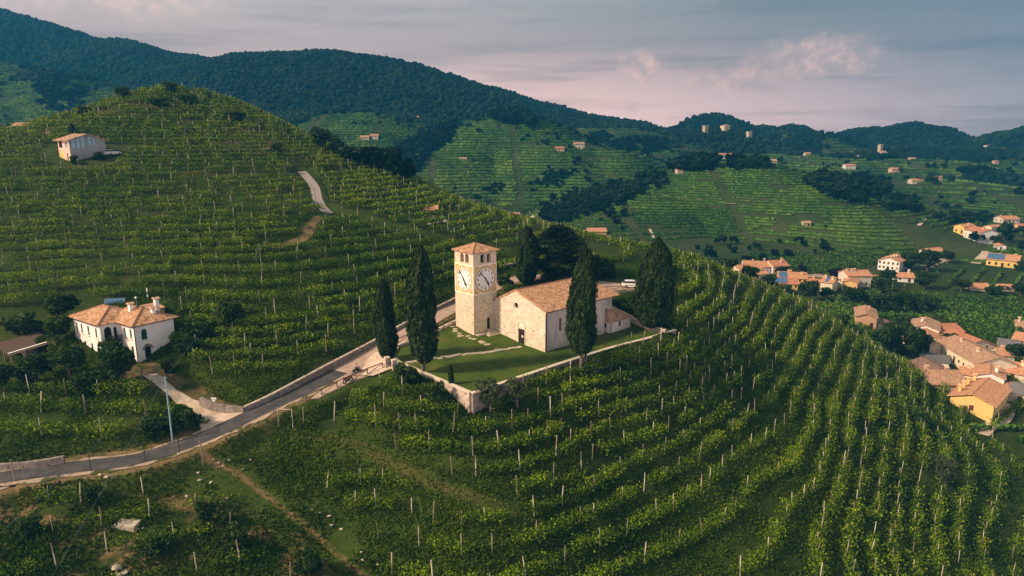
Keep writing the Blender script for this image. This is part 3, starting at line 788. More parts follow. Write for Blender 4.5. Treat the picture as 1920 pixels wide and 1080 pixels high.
# ---------------------------------------------------------------- contour rows of vines
def contours(X, Y, Z, lev):
    """marching squares: list of polylines where Z crosses lev"""
    a = Z[:-1, :-1] > lev; b = Z[:-1, 1:] > lev; c = Z[1:, 1:] > lev; d = Z[1:, :-1] > lev
    code = a * 1 + b * 2 + c * 4 + d * 8
    jj, ii = np.nonzero((code > 0) & (code < 15))
    seg = {}
    tab = {1: [(3, 0)], 2: [(0, 1)], 3: [(3, 1)], 4: [(1, 2)], 5: [(3, 0), (1, 2)], 6: [(0, 2)], 7: [(3, 2)], 8: [(2, 3)], 9: [(2, 0)], 10: [(0, 1), (2, 3)], 11: [(2, 1)], 12: [(1, 3)], 13: [(1, 0)], 14: [(0, 3)]}
    def ekey(e, j, i): return {0: ('h', j, i), 1: ('v', j, i + 1), 2: ('h', j + 1, i), 3: ('v', j, i)}[e]
    def ept(k):
        t, j, i = k
        if t == 'h': z0, z1 = Z[j, i], Z[j, i + 1]; u = (lev - z0) / (z1 - z0); return (X[i] + u * (X[i + 1] - X[i]), Y[j])
        z0, z1 = Z[j, i], Z[j + 1, i]; u = (lev - z0) / (z1 - z0); return (X[i], Y[j] + u * (Y[j + 1] - Y[j]))
    adj = {}
    for j, i in zip(jj, ii):
        for e0, e1 in tab[int(code[j, i])]:
            k0, k1 = ekey(e0, j, i), ekey(e1, j, i)
            adj.setdefault(k0, []).append(k1); adj.setdefault(k1, []).append(k0)
    out = []; seen = set()
    starts = [k for k in adj if len(adj[k]) == 1] + list(adj)
    for s0 in starts:
        if s0 in seen: continue
        ch = [s0]; seen.add(s0); cur = s0
        while True:
            nx = [k for k in adj[cur] if k not in seen]
            if not nx: break
            cur = nx[0]; seen.add(cur); ch.append(cur)
        if len(ch) > 3: out.append(np.array([ept(k) for k in ch]))
    return out


def resample(P, step):
    d = np.r_[0, np.cumsum(np.linalg.norm(np.diff(P, axis=0), axis=1))]
    n = max(2, int(d[-1] / step) + 1); t = np.linspace(0, d[-1], n)
    return np.stack([np.interp(t, d, P[:, k]) for k in range(P.shape[1])], -1)


def visible(x, y, z, up=1.6, slack=.0):
    """line of sight from the camera over the near ground"""
    px, py = proj(x, y, z + up)
    ok = (px > -60) & (px < 1980) & (py > 0) & (py < 1120)
    for t in np.linspace(.3, .985, 46):
        xx = x * t; yy = y * t; zz = CAM_H + (z + up - CAM_H) * t
        ok &= ~((yy > 42) & (bil(H0G, xx, yy) > zz + slack))
    return ok


def vine_leaves(P, r, size, per, hgt=(.45, 1.75), wid=.38, fullness=1.0):
    """leaf quads along a row; P (n,3) samples half a metre apart"""
    n = len(P)
    s = np.arange(n) * .5
    plant = .15 + .75 * vnoise(s / 1.3 + r.random() * 90, np.full(n, r.random() * 90.0)) + .55 * vnoise(s / 4.5 + r.random() * 90, np.full(n, r.random() * 90.0))
    gap = sstep(.26, .42, vnoise(s / 6.0 + r.random() * 90, np.full(n, r.random() * 90.0)) + (fullness - 1) * .3)
    amt = plant * gap
    cnt = r.poisson(np.maximum(0, per * amt)); k = np.repeat(np.arange(n), cnt); m = len(k)
    if m < 4: return None
    T = np.gradient(P[:, :2], axis=0); T /= np.linalg.norm(T, axis=1)[:, None] + 1e-9; Nn = np.stack([-T[:, 1], T[:, 0]], -1)
    hh = hgt[0] + (hgt[1] - hgt[0]) * (.55 + .45 * plant)[k] * r.beta(1.7, 1.3, m)
    lat = r.normal(0, wid, m) * (.6 + .6 * plant[k]) * (1.15 - .5 * np.abs(hh / hgt[1] - .6))
    C = np.empty((m, 3)); C[:, :2] = P[k, :2] + T[k] * r.uniform(-.45, .45, m)[:, None] + Nn[k] * lat[:, None]
    C[:, 2] = P[k, 2] + hh
    sz = size * r.uniform(.65, 1.35, m)
    tint = np.clip(.44 + .35 * (plant[k] - .7) + r.normal(0, .22, m) + .18 * (hh - 1.0), 0, 1)
    return C, sz, tint


ORD = ['first', 'second', 'third', 'fourth', 'fifth', 'sixth', 'seventh', 'eighth', 'ninth', 'tenth', 'eleventh', 'twelfth', 'thirteenth', 'fourteenth', 'fifteenth', 'sixteenth', 'seventeenth', 'eighteenth', 'nineteenth', 'twentieth',
       'twenty-first', 'twenty-second', 'twenty-third', 'twenty-fourth', 'twenty-fifth', 'twenty-sixth', 'twenty-seventh', 'twenty-eighth', 'twenty-ninth', 'thirtieth', 'thirty-first', 'thirty-second', 'thirty-third', 'thirty-fourth', 'thirty-fifth', 'thirty-sixth', 'thirty-seventh', 'thirty-eighth', 'thirty-ninth', 'fortieth', 'forty-first', 'forty-second', 'forty-third', 'forty-fourth', 'forty-fifth', 'forty-sixth', 'forty-seventh', 'forty-eighth', 'forty-ninth', 'fiftieth', 'fifty-first', 'fifty-second', 'fifty-third', 'fifty-fourth', 'fifty-fifth', 'fifty-sixth', 'fifty-seventh', 'fifty-eighth', 'fifty-ninth', 'sixtieth']
ROWS = []
def collect_rows():
    yes = VALID.astype(float)
    for side, step in ((-1, TERR), (1, 1.1)):
        lo, hi = (-36, 4) if side < 0 else (-7, 52)
        for q in range(int(lo / step), int(hi / step) + 1):
            for ch in contours(GX, GY, H0G + (.8 if side > 0 else .5) * fbm(_gx / 26, _gy / 26, 2), (q + .12) * step):
                P = resample(ch, .5)
                if len(P) < 12: continue
                x, y = P[:, 0], P[:, 1]
                z = bil(H0G, x, y)
                ok = (bil(yes, x, y) > .85) & (bil(ZSIDE.astype(float), x, y) * side > 0) & (y > 58)
                if not ok.any(): continue
                ok &= visible(x, y, z)
                idx = np.nonzero(ok)[0]
                if len(idx) < 8: continue
                for run in np.split(idx, np.nonzero(np.diff(idx) > 5)[0] + 1):
                    if len(run) >= (10 if side < 0 else 16): ROWS.append((side, q, P[run[0]:run[-1] + 1]))
collect_rows()
print('rows', len(ROWS), sum(len(r[2]) for r in ROWS) * .5, 'm')

# ---------------------------------------------------------------- vine rows, posts, grass
def make_rows():
    zones = {}
    for side, q, P in ROWS:
        m = P[len(P) // 2]; px, py = proj(m[0], m[1], float(bil(H0G, m[0:1], m[1:2])[0]))
        zn = 'hill' if side > 0 else ('low' if (px < 690 and py > 850) else 'front')
        zones.setdefault(zn, {}).setdefault(q, []).append((px, P))
    words = dict(hill=('vine row up the hillside from the road wall', 'vine rows on the hillside above the road'),
                 front=('vine row down the slope from the churchyard wall', 'vine rows below the churchyard wall'),
                 low=('sparse vine row down from the lower road', 'vine rows below the lower road'))
    posts = []
    for zn, lv in zones.items():
        order = sorted(lv, reverse=(zn != 'hill'))
        for oi, q in enumerate(order):
            runs = sorted(lv[q], key=lambda t: t[0])
            for ri, (px, P) in enumerate(runs):
                P3 = np.column_stack([P, Hn(P[:, 0], P[:, 1])])
                dist = np.median(P3[:, 1])
                nm = ORD[min(oi, len(ORD) - 1)]
                if zn == 'hill': size, per, hg, wd, fu = (.28 if dist < 150 else .35 if dist < 200 else .46), (46 if dist < 150 else 34 if dist < 200 else 24), (.45, 2.0), .68, 1.4
                elif zn == 'front': size, per, hg, wd, fu = .235 if dist < 130 else .30, 66 if dist < 130 else 44, (.3, 1.95), .5, 1.3
                else: size, per, hg, wd, fu = .23, 36, (.3, 1.7), .55, .85
                res = vine_leaves(P3, rng, size, per, hg, wd, fu)
                if res is None: continue
                C, sz, tint = res; V, F = leaf_quads(C, sz)
                me = np_mesh('row_of_vines', V, F, M['vine'], dict(tint=('FACE', tint)))
                lab = nm + ' ' + words[zn][0]
                if len(runs) > 1: lab += ', ' + ORD[ri] + ' stretch from its left end'
                setp(link('row_of_vines', me), lab, 'vine row', words[zn][1])
                gap = 4.4 if zn == 'front' else 5.8
                s = rng.uniform(0, 1.5)
                L = len(P3) * .5
                while s < L - .3:
                    i = int(s / .5); p = P3[i]
                    posts.append((p[0] + rng.normal(0, .15), p[1] + rng.normal(0, .15), p[2], zn, nm)); s += gap * rng.uniform(.6, 1.5)
    # vine posts
    protos = []
    for kind in range(4):
        b = MB(); h = [2.7, 2.5, 2.35, 2.95][kind]; w = [.062, .052, .055, .065][kind]
        b.tube([(0, 0, -.5), (.01, 0, h * .5), (.03 * (kind - 1), .02, h)], [w, w, w * .85], 5)
        me = bpy.data.meshes.new('vine_post'); me.from_pydata(b.v, [], b.f); me.materials.append(M['post'] if kind != 2 else M['post_wood']); me.update(); protos.append(me)
    ds = np.array([p[0] ** 2 + p[1] ** 2 + (p[2] - CAM_H) ** 2 for p in posts]); od = np.argsort(ds)
    phrase = dict(hill='vine row up the hillside from the road wall', front='vine row down from the churchyard wall', low='vine row down from the lower road')
    for k in od[:300]:
        x, y, z, zn, nm = posts[k]
        o = link('vine_post', protos[int(rng.choice(4, p=[.45, .25, .12, .18]))]); o.location = (x, y, z); o.rotation_euler = (rng.normal(0, .05), rng.normal(0, .05), rng.uniform(0, 6)); s = rng.uniform(.85, 1.15); o.scale = (s * 1.15, s * 1.15, s)
        setp(o, 'slim pale post in the ' + nm + ' ' + phrase[zn], 'vine post', 'posts of the ' + nm + ' ' + phrase[zn])
    b = MB()
    for k in od[300:]:
        x, y, z, zn, nm = posts[k]; w = .06 if y < 170 else .075; h = rng.uniform(2.2, 2.9)
        dx, dy = rng.normal(0, .05), rng.normal(0, .05)
        b.tube([(x, y, z - .3), (x + dx * h, y + dy * h, z + h)], w, 4)
    setp(b.build('vine_posts', M['post']), 'many small pale posts among the more distant vine rows', 'vine posts', kind='stuff')
    print('posts', len(posts))


def make_grass():
    # long grass between the rows of the nearer slopes
    n = 620000
    x = rng.uniform(-75, 110, n); y = rng.uniform(60, 175, n)
    keep = rng.random(n) < np.clip(1.25 - (y - 60) / 120, .15, 1)
    x, y = x[keep], y[keep]
    px, py = proj(x, y, bil(H0G, x, y))
    ok = (px > -40) & (px < 1960) & (py < 1110) & (bil(DR, x, y) > 3.4) & (bil(DD, x, y) > 2.6) & ~in_poly(x, y, LAWN) & ~in_poly(x, y, PARK) & ~in_poly(x, y, RAILS) & (bil(DD, x, y) > 2.6) & (bil(TRG, x, y) > -.2) & ((bil(TRD, x, y) > .3) | (rng.random(len(x)) < .4)) & bil(NEARG.astype(float), x, y).astype(bool)
    x, y = x[ok], y[ok]
    ok = visible(x, y, bil(H0G, x, y), .5); x, y = x[ok], y[ok]
    dens = fbm(x / 5, y / 5, 3); ok = dens > -.12 + .2 * (rng.random(len(x)) - .5); x, y = x[ok], y[ok]
    z = Hn(x, y); n = len(x); print('tufts', n)
    h = rng.uniform(.18, .42, n) * (1 + .6 * np.clip(fbm(x / 9, y / 9, 2) * 4, -.5, 1)); a = rng.uniform(0, 6.28, n); w = rng.uniform(.06, .16, n)
    lx = rng.normal(0, .18, n); ly = rng.normal(0, .18, n)
    V = np.empty((n, 4, 3)); ca, sa = np.cos(a) * w, np.sin(a) * w
    V[:, 0] = np.stack([x - ca, y - sa, z - .05], -1); V[:, 1] = np.stack([x + ca, y + sa, z - .05], -1)
    V[:, 2] = np.stack([x + ca * .7 + lx, y + sa * .7 + ly, z + h], -1); V[:, 3] = np.stack([x - ca * .6 + lx * 1.3, y - sa * .6 + ly * 1.3, z + h * .85], -1)
    tint = np.clip(.45 + fbm(x / 7, y / 7, 3) * 1.2 + rng.normal(0, .15, n), 0, 1)
    me = np_mesh('long_grass', V.reshape(-1, 3), np.arange(4 * n).reshape(n, 4), M['grass'], dict(tint=('FACE', tint)))
    setp(link('long_grass', me), 'long green grass between the vine rows', 'grass', kind='stuff')


# ---------------------------------------------------------------- vines on the farther hills
def make_far_rows():
    Cs = []; Ss = []; Ts = []; PO = []; SG = []
    names = dict((n, i) for i, n in enumerate(HN))
    for (x0, x1, y0, y1, g, dz) in ((-60, 420, 232, 600, 3.0, 1.45), (-800, 800, 600, 1000, 5.0, 2.6), (-900, 900, 1000, 1500, 9.0, 5.0)):
        X = np.arange(x0, x1, g); Y = np.arange(y0, y1, g); xx, yy = np.meshgrid(X, Y)
        m0, near, idx = H0(xx.ravel(), yy.ravel()); Z = m0.reshape(xx.shape); near = near.reshape(xx.shape); idx = idx.reshape(xx.shape)
        forest = forest_at(xx, yy, near, idx) > .5; Z = Z + .7 * dz * fbm(xx / 45, yy / 45, 2)
        for q in range(int(Z.min() / dz), int(Z.max() / dz) + 1):
            for ch in contours(X, Y, Z, (q + .37) * dz):
                P = resample(ch, 1.6 if dz < 2 else 2.6 if dz < 4 else 6.0); P = P + 0
                x, y = P[:, 0], P[:, 1]
                i = np.clip(((x - x0) / g).astype(int), 0, len(X) - 1); j = np.clip(((y - y0) / g).astype(int), 0, len(Y) - 1)
                gapn = vnoise(x / 23 + q * 3.7, y / 23)
                ok = ~near[j, i] & ~forest[j, i] & (gapn > .12)
                a0 = np.arctan2(x, y); ai = np.clip(((a0 + R(47)) / R(94) * 999).astype(int), 0, 999); ri = np.clip(np.searchsorted(GR['Q'][:, 0], np.hypot(x, y)), 0, len(GR['Q']) - 1)
                ok &= GR['vis'][ri, ai] & (np.abs(a0) < R(41))
                ok &= vnoise(x / 60 + 31, y / 60) + .25 * vnoise(x / 9, y / 9) > .13
                cx_, cy_ = (x + 26 * fbm(x / 70, y / 70, 2)) / 74, (y + 26 * fbm(x / 70 + 9, y / 70, 2)) / 58; cr = _perm[np.floor(cx_).astype(int) % 256, np.floor(cy_).astype(int) % 256]
                ok &= (cr > .07) & (np.abs(cx_ - np.round(cx_)) > .03)
                sg = np.nonzero(ok[:-1] & ok[1:])[0]
                if len(sg): SG.append(np.column_stack([P[sg], P[sg + 1], np.full(len(sg), dz)]))
                x, y = x[ok], y[ok]
                if len(x) < 2: continue
                Cs.append(np.stack([x, y], -1)); Ss.append(np.full(len(x), dz))
                if dz < 2: PO.append(np.stack([x, y], -1)[::5])
    C2 = np.vstack(Cs); dz = np.concatenate(Ss); n = len(C2)
    rep = 2; k = np.repeat(np.arange(n), rep); d = dz[k]
    big = np.where(d < 2, 1.0, np.where(d < 4, 1.45, 2.6))
    x = C2[k, 0] + rng.normal(0, .3, len(k)) * big; y = C2[k, 1] + rng.normal(0, .3, len(k)) * big
    z = H(x, y) + rng.uniform(.5, 1.7, len(k)) * np.minimum(big, 1.6)
    S_ = np.vstack(SG); m = len(S_); bg = np.where(S_[:, 4] < 2, 1.0, np.where(S_[:, 4] < 4, 1.5, 2.6)); d_ = S_[:, 2:4] - S_[:, :2]; d_ /= np.linalg.norm(d_, axis=1)[:, None] + 1e-9; nn = np.stack([-d_[:, 1], d_[:, 0]], -1)
    za = H(S_[:, 0], S_[:, 1]); zb = H(S_[:, 2], S_[:, 3]); hh = (rng.uniform(1.0, 1.9, m) * np.minimum(bg, 1.5)); wd = (.55 * bg * rng.uniform(.7, 1.3, m))[:, None]
    T6 = np.empty((m, 6, 3))
    for q, (xy, zz, s, top) in enumerate(((S_[:, :2], za, 1, 0), (S_[:, 2:4], zb, 1, 0), (S_[:, :2], za, 0, 1), (S_[:, 2:4], zb, 0, 1), (S_[:, :2], za, -1, 0), (S_[:, 2:4], zb, -1, 0))):
        T6[:, q, :2] = xy + nn * wd * s; T6[:, q, 2] = zz + (hh if top else .25)
    b6 = np.arange(m)[:, None] * 6; F6 = np.vstack([b6 + np.array([[0, 1, 3, 2]]), b6 + np.array([[2, 3, 5, 4]])]); tn = np.clip(.42 + .45 * (_perm[np.floor((S_[:, 0] + 26 * fbm(S_[:, 0] / 70, S_[:, 1] / 70, 2)) / 74).astype(int) % 256, np.floor((S_[:, 1] + 26 * fbm(S_[:, 0] / 70 + 9, S_[:, 1] / 70, 2)) / 58).astype(int) % 256] - .5) + .8 * fbm(S_[:, 0] / 40, S_[:, 1] / 40, 3) + rng.normal(0, .16, m), 0, 1)
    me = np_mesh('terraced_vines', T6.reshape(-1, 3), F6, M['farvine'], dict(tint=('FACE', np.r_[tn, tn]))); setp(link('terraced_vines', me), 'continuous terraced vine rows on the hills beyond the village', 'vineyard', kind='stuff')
    V, F = leaf_quads(np.stack([x, y, z], -1), 1.0 * big * rng.uniform(.6, 1.4, len(k)), .5)
    tint = np.clip(.45 + .9 * fbm(x / 40, y / 40, 3) + rng.normal(0, .2, len(k)), 0, 1)
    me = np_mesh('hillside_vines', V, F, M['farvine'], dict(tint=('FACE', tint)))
    setp(link('hillside_vines', me), 'terraced vine rows on the hills beyond the village', 'vineyard', kind='stuff')
    P = np.vstack(PO); P = P[rng.random(len(P)) < .6]; z = H(P[:, 0], P[:, 1]); m = len(P)
    V = np.empty((m, 4, 3)); w = .09; hh = rng.uniform(1.7, 2.4, m)
    V[:, 0] = np.stack([P[:, 0] - w, P[:, 1], z], -1); V[:, 1] = np.stack([P[:, 0] + w, P[:, 1] + w, z], -1); V[:, 2] = V[:, 1]; V[:, 3] = V[:, 0]; V[:, 2, 2] += hh; V[:, 3, 2] += hh
    me = np_mesh('hillside_posts', V.reshape(-1, 3), np.arange(4 * m).reshape(m, 4), M['post'])
    setp(link('hillside_posts', me), 'tiny pale posts in the vineyards beyond the village', 'vine posts', kind='stuff')
    print('far quads', len(k), m)


# ---------------------------------------------------------------- woods
def lumpy(seed, n=2, amp=.28, squash=.85):
    bm = bmesh.new(); bmesh.ops.create_icosphere(bm, subdivisions=n, radius=1)
    r = np.random.default_rng(seed); cs = r.normal(size=(9, 3)); cs /= np.linalg.norm(cs, axis=1)[:, None]
    for v in bm.verts:
        d = np.array(v.co); k = max(0, float((cs @ d).max())); f = 1 - amp + amp * 1.6 * k ** 6 + r.normal(0, .05)
        v.co = Vector(d * f); v.co.z *= squash
    return bm


def crown_proto(seed, nq, rx, h, z0, size, blobs=9, mat_='tree', trunk=True, top=.0):
    """broad crown of leaf clumps over a forked trunk, as (foliage mesh, trunk mesh)"""
    r = np.random.default_rng(seed)
    bc = []; 
    for i in range(blobs):
        t = r.uniform(0, 1); rr = rx * (.62 * math.sqrt(r.random())) * (1 - top * t); a = r.uniform(0, 6.28)
        bc.append((rr * math.cos(a), rr * math.sin(a), z0 + h * (.18 + .64 * t), rx * r.uniform(.30, .52) * (1 - .6 * top * t), h * r.uniform(.15, .25)))
    bc = np.array(bc); k = r.integers(0, blobs, nq)
    d = r.normal(size=(nq, 3)); d /= np.linalg.norm(d, axis=1)[:, None]; rad = r.uniform(.55, 1.06, nq)[:, None]
    C = bc[k, :3] + d * rad * np.stack([bc[k, 3], bc[k, 3], bc[k, 4]], -1)
    V, F = leaf_quads(C, size * r.uniform(.6, 1.4, nq), .3, r)
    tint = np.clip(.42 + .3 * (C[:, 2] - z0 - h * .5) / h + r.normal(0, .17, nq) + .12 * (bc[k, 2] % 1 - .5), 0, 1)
    fm = np_mesh('crown', V, F, M[mat_], dict(tint=('FACE', tint)))
    b = MB(); b.tube([(0, 0, -.6), (.05, 0, z0 * .6), (.0, .1, z0 + h * .3), (.1, .1, z0 + h * .6)], [rx * .085, rx * .07, rx * .05, rx * .02], 6)
    for i in range(5):
        q = bc[i]; b.tube([(0, .05, z0 + h * .12), (q[0] * .5, q[1] * .5, (z0 + h * .15 + q[2]) / 2), tuple(q[:3])], [rx * .04, rx * .03, rx * .012], 5)
    tm = bpy.data.meshes.new('trunk'); tm.from_pydata(b.v, [], b.f); tm.materials.append(M['bark']); tm.update()
    return fm, tm


def scatter(name, P, scale, rot, proto, label):
    """instances of one crown on a set of points (a wood nobody could count)"""
    me = np_mesh(name, P, np.array([[0, 0, 0]]), M['forest']) if False else bpy.data.meshes.new(name)
    me.from_pydata([tuple(p) for p in P], [], [])
    a = me.attributes.new('sc', 'FLOAT_VECTOR', 'POINT'); a.data.foreach_set('vector', np.asarray(scale, np.float32).ravel())
    a = me.attributes.new('ro', 'FLOAT_VECTOR', 'POINT'); a.data.foreach_set('vector', np.asarray(rot, np.float32).ravel())
    o = setp(link(name, me), label, 'wood', kind='stuff')
    ng = bpy.data.node_groups.new(name + '_scatter', 'GeometryNodeTree')
    ng.interface.new_socket(name='Geometry', in_out='INPUT', socket_type='NodeSocketGeometry'); ng.interface.new_socket(name='Geometry', in_out='OUTPUT', socket_type='NodeSocketGeometry')
    gi = ng.nodes.new('NodeGroupInput'); go = ng.nodes.new('NodeGroupOutput'); ip = ng.nodes.new('GeometryNodeInstanceOnPoints'); oi = ng.nodes.new('GeometryNodeObjectInfo')
    oi.inputs['Object'].default_value = proto; oi.inputs['As Instance'].default_value = True
    s = ng.nodes.new('GeometryNodeInputNamedAttribute'); s.data_type = 'FLOAT_VECTOR'; s.inputs['Name'].default_value = 'sc'
    r = ng.nodes.new('GeometryNodeInputNamedAttribute'); r.data_type = 'FLOAT_VECTOR'; r.inputs['Name'].default_value = 'ro'
    ng.links.new(gi.outputs[0], ip.inputs['Points']); ng.links.new(oi.outputs['Geometry'], ip.inputs['Instance'])
    ng.links.new(s.outputs[0], ip.inputs['Scale']); ng.links.new(r.outputs[0], ip.inputs['Rotation']); ng.links.new(ip.outputs[0], go.inputs[0])
    md = o.modifiers.new('scatter', 'NODES'); md.node_group = ng
    return o


def Gfar(px, py, y0=232.0):
    """ground points for many pixels, beyond the near spur"""
    out = []
    ys = np.geomspace(y0, 2600, 500)
    for a, b in zip(px, py):
        d = ray(a, b); x = d[0] / d[1] * ys; zr = CAM_H + d[2] / d[1] * ys; hz = H(x, ys); ok = hz >= zr
        if ok.any(): k = int(np.argmax(ok)); out.append((x[k], ys[k], hz[k]))
    return np.array(out)


def px_poly(poly, n, y0=232.0):
    P = np.array(poly, float); lo, hi = P.min(0), P.max(0); q = rng.uniform(lo, hi, (n * 3, 2))
    m = in_poly(q[:, 0], q[:, 1], P); q = q[m][:n]; return Gfar(q[:, 0], q[:, 1], y0)


WOODS = [
    ([(720, 322), (728, 292), (790, 252), (848, 228), (864, 238), (842, 268), (800, 300), (770, 338), (745, 345)], 260, 7.5),
    ([(1012, 418), (1020, 388), (1100, 362), (1190, 338), (1240, 330), (1252, 348), (1180, 378), (1090, 412), (1050, 420)], 240, 6.2),
    ([(934, 224), (960, 219), (985, 224), (1006, 240), (1000, 246), (975, 236), (936, 232)], 70, 12.5),
    ([(1258, 326), (1280, 309), (1328, 308), (1340, 317), (1300, 325)], 90, 9.5),
    ([(1370, 313), (1432, 309), (1440, 318), (1378, 321)], 46, 8.5),
    ([(1505, 345), (1560, 332), (1640, 335), (1672, 352), (1660, 372), (1600, 386), (1560, 374)], 190, 8.0),
    ([(1645, 380), (1690, 378), (1726, 392), (1720, 403), (1660, 396)], 55, 6.5),
    ([(1750, 412), (1790, 404), (1850, 408), (1862, 416), (1800, 422)], 40, 5.5),
    ([(1800, 322), (1850, 318), (1858, 330), (1805, 332)], 30, 7.0),
    ([(990, 352), (1040, 328), (1070, 330), (1060, 348), (1010, 360)], 40, 5.0),
    ([(1100, 256), (1126, 252), (1150, 262), (1140, 276), (1105, 272)], 50, 8.0),
    ([(1140, 272), (1180, 262), (1250, 268), (1256, 286), (1180, 290)], 90, 8.0),
    ([(640, 322), (690, 300), (720, 320), (715, 338)], 30, 6.0),
    ([(900, 360), (940, 345), (952, 352), (925, 372)], 20, 4.0),
    ([(60, 150), (110, 140), (160, 180), (150, 225), (100, 215), (70, 185)], 90, 9.0),
]


def make_woods():
    protos = []
    for s in range(5):
        bm = lumpy(s, 3 if s < 3 else 2); me = bpy.data.meshes.new('wood_crown'); bm.to_mesh(me)
        t = np.random.default_rng(s).random(len(me.polygons)) * .5 + .25
        at = me.attributes.new('tint', 'FLOAT', 'FACE'); at.data.foreach_set('value', t.astype(np.float32)); me.materials.append(M['forest']); bm.free()
        protos.append(bpy.data.objects.new('wood_crown', me))
    leafy = []
    for s in range(3):
        fm, _ = crown_proto(60 + s, 260, 1.0, 1.5, -.55, .34, 8, 'forest')
        leafy.append(bpy.data.objects.new('wood_crown', fm))
    # far forest on the mountains
    x, y, z = GR['x'], GR['y'], GR['z']; Q = GR['Q']
    dr = np.gradient(Q[:, 0])[:, None]; area = Q * R(94 / 999) * dr
    w = area * GR['forest'] * GR['vis'] * (~GR['near']) * (Q < 4200) * (Q > 330) * (np.abs(np.arctan2(x, y)) < R(41))
    tot = w.sum(); n = int(min(64000, tot / 22)); print('forest area', tot, n)
    pk = rng.choice(w.size, n, p=(w / tot).ravel()); dd = Q.ravel()[pk]
    P = np.stack([x.ravel()[pk] + rng.normal(0, 3, n), y.ravel()[pk] + rng.normal(0, 3, n), z.ravel()[pk]], -1)
    s = rng.uniform(2.2, 5.4, n) * np.clip(dd / 1400, .75, 1.3) * (.75 + .6 * vnoise(P[:, 0] / 70, P[:, 1] / 70))
    P[:, 2] += s * .35
    which = rng.integers(0, 5, n)
    for k in range(5):
        m = which == k; mm = m.sum()
        scatter('forest', P[m], np.stack([s[m], s[m] * rng.uniform(.85, 1.15, mm), s[m] * rng.uniform(.85, 1.3, mm)], -1), np.stack([np.zeros(mm), np.zeros(mm), rng.uniform(0, 6.28, mm)], -1), protos[k], 'dense forest on the mountains behind the vineyards')
    # nearer woods between the vineyard hills
    allp = []; alls = []
    for poly, n, sz in WOODS:
        q = px_poly(poly, n, 330 if poly[0][0] < 100 else 232); allp.append(q); alls.append(rng.uniform(.65, 1.15, len(q)) * sz * .62)
    q = np.array([p for p in np.vstack(allp)]); s = np.concatenate(alls)
    q[:, 2] += s * .5
    # loose trees and bushes on the vineyard hills
    w2 = area * (GR['forest'] < .3) * GR['vis'] * (~GR['near']) * (Q < 1500) * (Q > 330) * (np.abs(np.arctan2(x, y)) < R(41)) * (fbm(x / 55, y / 55, 3) > .07) / np.maximum(Q, 400)
    pk = rng.choice(w2.size, 520, p=(w2 / w2.sum()).ravel()); s2 = rng.uniform(1.6, 4.2, 520)
    q2 = np.stack([x.ravel()[pk], y.ravel()[pk], z.ravel()[pk] + s2 * .5], -1)
    q = np.vstack([q, q2]); s = np.r_[s, s2]; which = rng.integers(0, 3, len(q))
    for k in range(3):
        m = which == k; mm = m.sum()
        scatter('woodland', q[m], np.stack([s[m], s[m], s[m] * rng.uniform(.9, 1.3, mm)], -1), np.stack([np.zeros(mm), np.zeros(mm), rng.uniform(0, 6.28, mm)], -1), leafy[k], 'belts of dark trees and bushes between the vineyard hills')


make_rows(); make_grass(); make_far_rows(); make_woods()

# ---------------------------------------------------------------- building helpers
from mathutils.geometry import tessellate_polygon
Z3 = Vector((0, 0, 1))


def rect(u, v, w, h): return [(u - w / 2, v), (u + w / 2, v), (u + w / 2, v + h), (u - w / 2, v + h)]
def arch(u, v, w, h, n=8):
    r = w / 2; P = [(u - r, v), (u + r, v)]
    return P + [(u + r * math.cos(math.pi * k / n), v + h - r + r * math.sin(math.pi * k / n)) for k in range(n + 1)]
def disc(u, v, r, n=16): return [(u + r * math.cos(2 * math.pi * k / n), v + r * math.sin(2 * math.pi * k / n)) for k in range(n)]


def panel(mb, O, U, inward, outline, holes=(), depth=.28, mi=0):
    """a wall face with real openings and reveals; O origin, U along the wall"""
    O = Vector(O); U = Vector(U); I = Vector(inward)
    P = lambda p, d=0: O + U * p[0] + Z3 * p[1] + I * d
    polys = [[Vector((p[0], p[1], 0)) for p in outline]] + [[Vector((p[0], p[1], 0)) for p in h] for h in holes]
    flat = [p for q in polys for p in q]
    tri = tessellate_polygon(polys)
    mb.add([P((p.x, p.y)) for p in flat], [tuple(t) for t in tri], mi)
    for h in holes:
        n = len(h); mb.add([P(p) for p in h] + [P(p, depth) for p in h], [(k, (k + 1) % n, n + (k + 1) % n, n + k) for k in range(n)], mi)


def infill(name, O, U, inward, hole, m, parent, depth=.22, th=.05, bars=None, barm='wood'):
    """glass, shutter or door leaf standing back inside an opening"""
    O = Vector(O); U = Vector(U); I = Vector(inward)
    cu = sum(p[0] for p in hole) / len(hole); cv = sum(p[1] for p in hole) / len(hole)
    q = [(cu + (p[0] - cu) * 1.02, cv + (p[1] - cv) * 1.02) for p in hole]; n = len(q)
    P = lambda p, d: O + U * p[0] + Z3 * p[1] + I * d
    b = MB(); b.add([P(p, depth) for p in q] + [P(p, depth + th) for p in q], [tuple(range(n)), tuple(range(2 * n - 1, n - 1, -1))] + [(k, (k + 1) % n, n + (k + 1) % n, n + k) for k in range(n)])
    o = b.build(name, m, parent)
    if bars:
        us = [p[0] for p in hole]; vs = [p[1] for p in hole]; f = MB(); nu, nv = bars
        for k in range(nu + 1):
            u = min(us) + (max(us) - min(us)) * k / nu; f.bar(P((u, min(vs)), depth - .03), P((u, max(vs) - (0 if len(hole) == 4 else .2)), depth - .03), .06 if barm != 'green_shutter' else .13, .05)
        for k in range(nv + 1):
            v = min(vs) + (max(vs) - min(vs)) * k / nv; f.bar(P((min(us), v), depth - .033), P((max(us), v), depth - .033), .05, .05)
        f.build('frame', M[barm], o)
    return o


